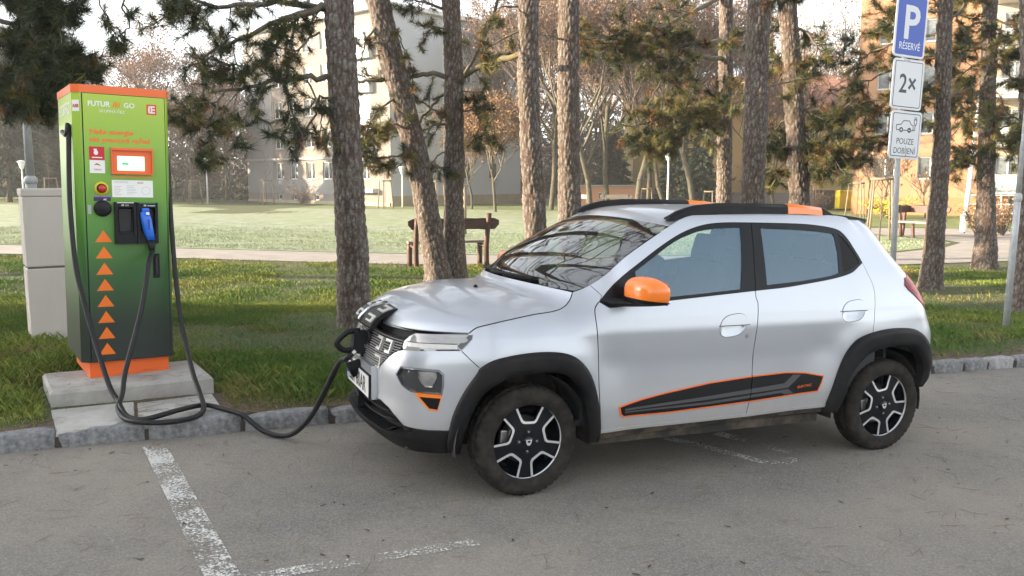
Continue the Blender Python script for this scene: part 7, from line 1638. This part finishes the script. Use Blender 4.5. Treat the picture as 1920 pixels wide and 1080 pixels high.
def big_post(px, py, y, lean_, h, r0, label, head=True, flange=None):
    q = at(px, py, y); b = Vector((q.x - lean_ * q.z, y, float(lz(q.x, y)))); t = thing('lamp_post', label, 'street lamp', b); MB().tube([(0, 0, -.05), (lean_ * 1.0, 0, 1.0), (lean_ * 1.45, 0, 1.45)], [r0 * 1.3, r0 * 1.3, r0 * 1.25], 16).build('base_tube', M_GALV, t); MB().tube([(lean_ * 1.43, 0, 1.43), (lean_ * 2.2, 0, 2.2), (lean_ * h, 0, h)], [r0, r0 * .85, r0 * .6], 16).build('pole', M_GALV, t)
    MB().lathe([(r0 * 1.1, 1.40), (r0 * 1.55, 1.42), (r0 * 1.55, 1.47), (r0 * 1.0, 1.50)], 18, 'z', (lean_ * 1.45, 0, 0)).build('collar', M_GALV, t)
    if head: MB().bbox((lean_ * h + .02, -.05, h + .16), (.13, .30, .34), .04).build('lamp_head', M_LHEAD, t)
    return t
big_post(58, 345, 9.6, -.0, 3.25, .046, 'galvanised lamp post rising behind the pale cabinet with an ochre head')
big_post(1898, 480, 9.3, .020, 5.0, .027, 'galvanised lamp post at the right edge in front of the cut off pine', False); big_post(1848 + 0, 300, 22, .0, 0.1, .01, 'x', False) if False else None
q = at(1822, 330, 27); r = thing('lamp_post', 'pale lamp post by the path in front of the balconies', 'street lamp', (q.x - .15, 27, float(lz(q.x, 27)))); MB().tube([(0, 0, -.05), (.10, 0, 1.5), (.22, 0, 4.2)], [.085, .075, .05], 12).build('pole', M_POLEW, r); MB().lathe([(.10, 0), (.11, .5), (.085, .55)], 12).build('base_tube', M_POLEW, r)
# ---- staked saplings
M_STAKE = mat('stake_wood', (.22, .175, .11), .8, col2=(.17, .135, .09), scale=9)
def stake(px, y, h, label, n_=3, wd=.55, sap=2.2):
    q = at(px, 400, y); t = thing('tree_stake', label, 'tree stake', (q.x, y, float(lz(q.x, y))), 0, 'staked saplings round the meadow')
    for k in range(n_): a = 2 * math.pi * k / n_ + .5; MB().tube([(math.cos(a) * wd, math.sin(a) * wd, -.05), (math.cos(a) * wd * .72, math.sin(a) * wd * .72, h)], .030, 8).build('post', M_STAKE, t)
    for k in range(n_): a, b = 2 * math.pi * k / n_ + .5, 2 * math.pi * (k + 1) / n_ + .5; MB().tube([(math.cos(a) * wd * .80, math.sin(a) * wd * .80, h - .06), (math.cos(b) * wd * .80, math.sin(b) * wd * .80, h - .06)], .034, 6).build('crossbar', M_STAKE, t)
    if sap:
        rr = random.Random(int(px)); mb = MB(); mb.tube([(0, 0, 0), (.02, 0, sap * .5), (0, .02, sap)], [.022, .016, .005], 6)
        for k in range(14): z = rr.uniform(.45, .95) * sap; a = rr.uniform(0, 6.28); L = rr.uniform(.3, .7) * sap * .3; mb.tube([(0, 0, z), (math.cos(a) * L * .5, math.sin(a) * L * .5, z + L * .6), (math.cos(a) * L * .7, math.sin(a) * L * .7, z + L)], [.008, .006, .003], 4)
        mb.build('sapling', M_TWIG, t)
stake(1606, 34, 1.55, 'three pole tree stake nearer the orange block corner', 3, .45, 2.2); stake(1651, 23, 1.72, 'four pole tree stake left of the sign post', 4, .42, 1.9); stake(365, 53, 1.5, 'tree stake right of the charger below the russet trees', 3, .5, 3.2); stake(500, 53, 1.6, 'tree stake in front of the left end of the apartment block', 3, .5, 3.2); stake(722, 48, 1.6, 'tree stake just left of the leaning pine foot', 3, .5, 2.6); stake(820, 40, 1.6, 'tree stake between leaning pine and straight pine', 3, .45, 2.8); stake(1520 - 0, 46, 1.4, 'tree stake behind the roof rail near the tan pine', 3, .4, 2.4); stake(95, 50, 1.5, 'tree stake left of the charger behind the cabinet', 3, .55, 3.4); stake(1332, 42, 1.1, 'low tree stake behind the car roof beside the slim trio pine', 3, .45, 0); stake(1212, 45, 1.2, 'low tree stake behind the front of the roof rail', 3, .4, 0)
q = at(872, 440, 25.5); r = thing('wooden_post', 'tall thin wooden post standing behind the bench', 'post', (q.x, 25.5, float(lz(q.x, 25.5)))); MB().tube([(0, 0, -.05), (0, 0, 1.42)], .05, 10).build('post', M_STAKE, r); MB().bbox((0, 0, 1.45), (.34, .10, .07), .01).build('crossbar', mat('post_cap', (.11, .10, .09), .8), r)
# ---- bins, shrubs
M_BIND = mat('bin_dark', (.02, .022, .024), .5); M_BINY = mat('bin_yellow', (.50, .40, .02), .5)
def bin_(px, y, m, label):
    q = at(px, 380, y); t = thing('waste_bin', label, 'bin', (q.x, y, float(lz(q.x, y))), .1, 'waste bins by the ochre house'); MB().add([(sx_ * (.34 if z == 0 else .42), sy_ * (.30 if z == 0 else .38), z) for z in (0.08, .95) for sx_, sy_ in ((-1, -1), (1, -1), (1, 1), (-1, 1))], [(0, 1, 2, 3), (4, 5, 6, 7), (0, 1, 5, 4), (1, 2, 6, 5), (2, 3, 7, 6), (3, 0, 4, 7)]).build('bin_body', m, t); MB().bbox((0, 0, 1.0), (.90, .84, .10), .03).build('lid', m, t)
    for x in (-.3, .3): MB().tube([(x, -.34, .08), (x, -.28, .08)], .08, 10).build('wheel', M_BIND, t)
bin_(1543, 47, M_BIND, 'dark waste bin left of the pair of dark bins'); bin_(1558, 46.5, M_BIND, 'dark waste bin next to the yellow bin'); bin_(1582, 46, M_BINY, 'yellow waste bin at the corner of the orange block')
def shrub(px, y, h, w_, colr, nn, label, seed, leaf=.05, name='shrub'):
    q = at(px, 400, y); t = thing(name, label, 'shrub', (q.x, y, float(lz(q.x, y)))); rr = random.Random(seed); mb = MB(); tips = []
    for k in range(46):
        a = rr.uniform(0, 6.28); R2 = w_ * rr.uniform(.1, .5); e = Vector((math.cos(a) * R2, math.sin(a) * R2, h * rr.uniform(.6, 1))); mb.tube([(math.cos(a) * .05, math.sin(a) * .05, 0), e * .5 + Vector((0, 0, h * .1)), e], [.010, .008, .004], 4, caps=False); tips += [e, e * .75, e * .55]
    mb.build('stems', M_TWIG, t); r = np.random.default_rng(seed); T_ = np.array([tuple(x) for x in tips]); c = T_[r.integers(0, len(T_), nn)] + r.normal(0, .09, (nn, 3)); u = r.normal(size=(nn, 3)); u /= np.linalg.norm(u, axis=1, keepdims=True); v = np.cross(u, r.normal(size=(nn, 3))); v /= np.linalg.norm(v, axis=1, keepdims=True); s = leaf * r.uniform(.6, 1.3, (nn, 1)); col = np.ones((nn, 4, 4)); col[:, :, :3] = (np.array(colr) * r.uniform(.6, 1.4, (nn, 1)))[:, None]
    np_mesh('foliage', np.stack([c - u * s, c + v * s * .5, c + u * s, c - v * s * .5], 1).reshape(-1, 3), np.arange(nn * 4).reshape(-1, 4), M_LEAFB, t, col=col.reshape(-1, 4))
shrub(1668, 36, .85, 2.6, (.42, .36, .03), 1500, 'yellow leaved shrub at the foot of the orange wall', 1); shrub(1838, 24, 1.0, 1.3, (.26, .17, .08), 900, 'brown twiggy shrub left of the sunlit pine on the right', 2, .04); shrub(1880, 25, 1.05, 1.2, (.26, .16, .08), 900, 'brown twiggy shrub right of the sunlit pine', 3, .04); shrub(566, 57, 1.6, 3.4, (.22, .16, .11), 700, 'bare brown shrub below the windows of the pale block', 4, .05); shrub(1525, 44, 1.1, 2.2, (.22, .15, .09), 500, 'brown shrub in front of the dark bins', 5, .04)
# low railing far left and in front of the orange block
def railing(a, b, h, label, post=2.0, m=None, rails=3):
    a, b = Vector(a), Vector(b); L = (b - a).length; t = thing('railing', label, 'railing', (a.x, a.y, float(lz(a.x, a.y))), math.atan2(b.y - a.y, b.x - a.x))
    k = int(L / post)
    for i in range(k + 1): MB().box((L * i / k, 0, h / 2), (.05, .05, h)).build('post', m or M_BIND, t)
    for j in range(rails): MB().box((L / 2, 0, h * (1 - .38 * j) - .03), (L, .035, .035)).build('rail', m or M_BIND, t)
railing((-38, 56), (-19.5, 57), 1.0, 'dark low railing along the far left edge of the meadow'); railing((19.5, 36.9), (25.5, 33.9), 1.0, 'thin white railing in front of the orange block entrance', 1.2, M_LAMPW, 3)

# ================================================================== MORNING HAZE
mh = bpy.data.materials.new('haze'); mh.use_nodes = True; n = mh.node_tree.nodes; n.clear(); o_ = n.new('ShaderNodeOutputMaterial'); v_ = n.new('ShaderNodeVolumePrincipled')
v_.inputs['Color'].default_value = (.92, .93, .95, 1); v_.inputs['Density'].default_value = .0011; v_.inputs['Anisotropy'].default_value = .2; mh.node_tree.links.new(v_.outputs[0], o_.inputs['Volume'])
mb = MB(); mb.box((0, 30, 9.5), (240, 150, 21.8)); kind(mb.build('haze', mh), 'stuff', 'thin morning haze over the park')
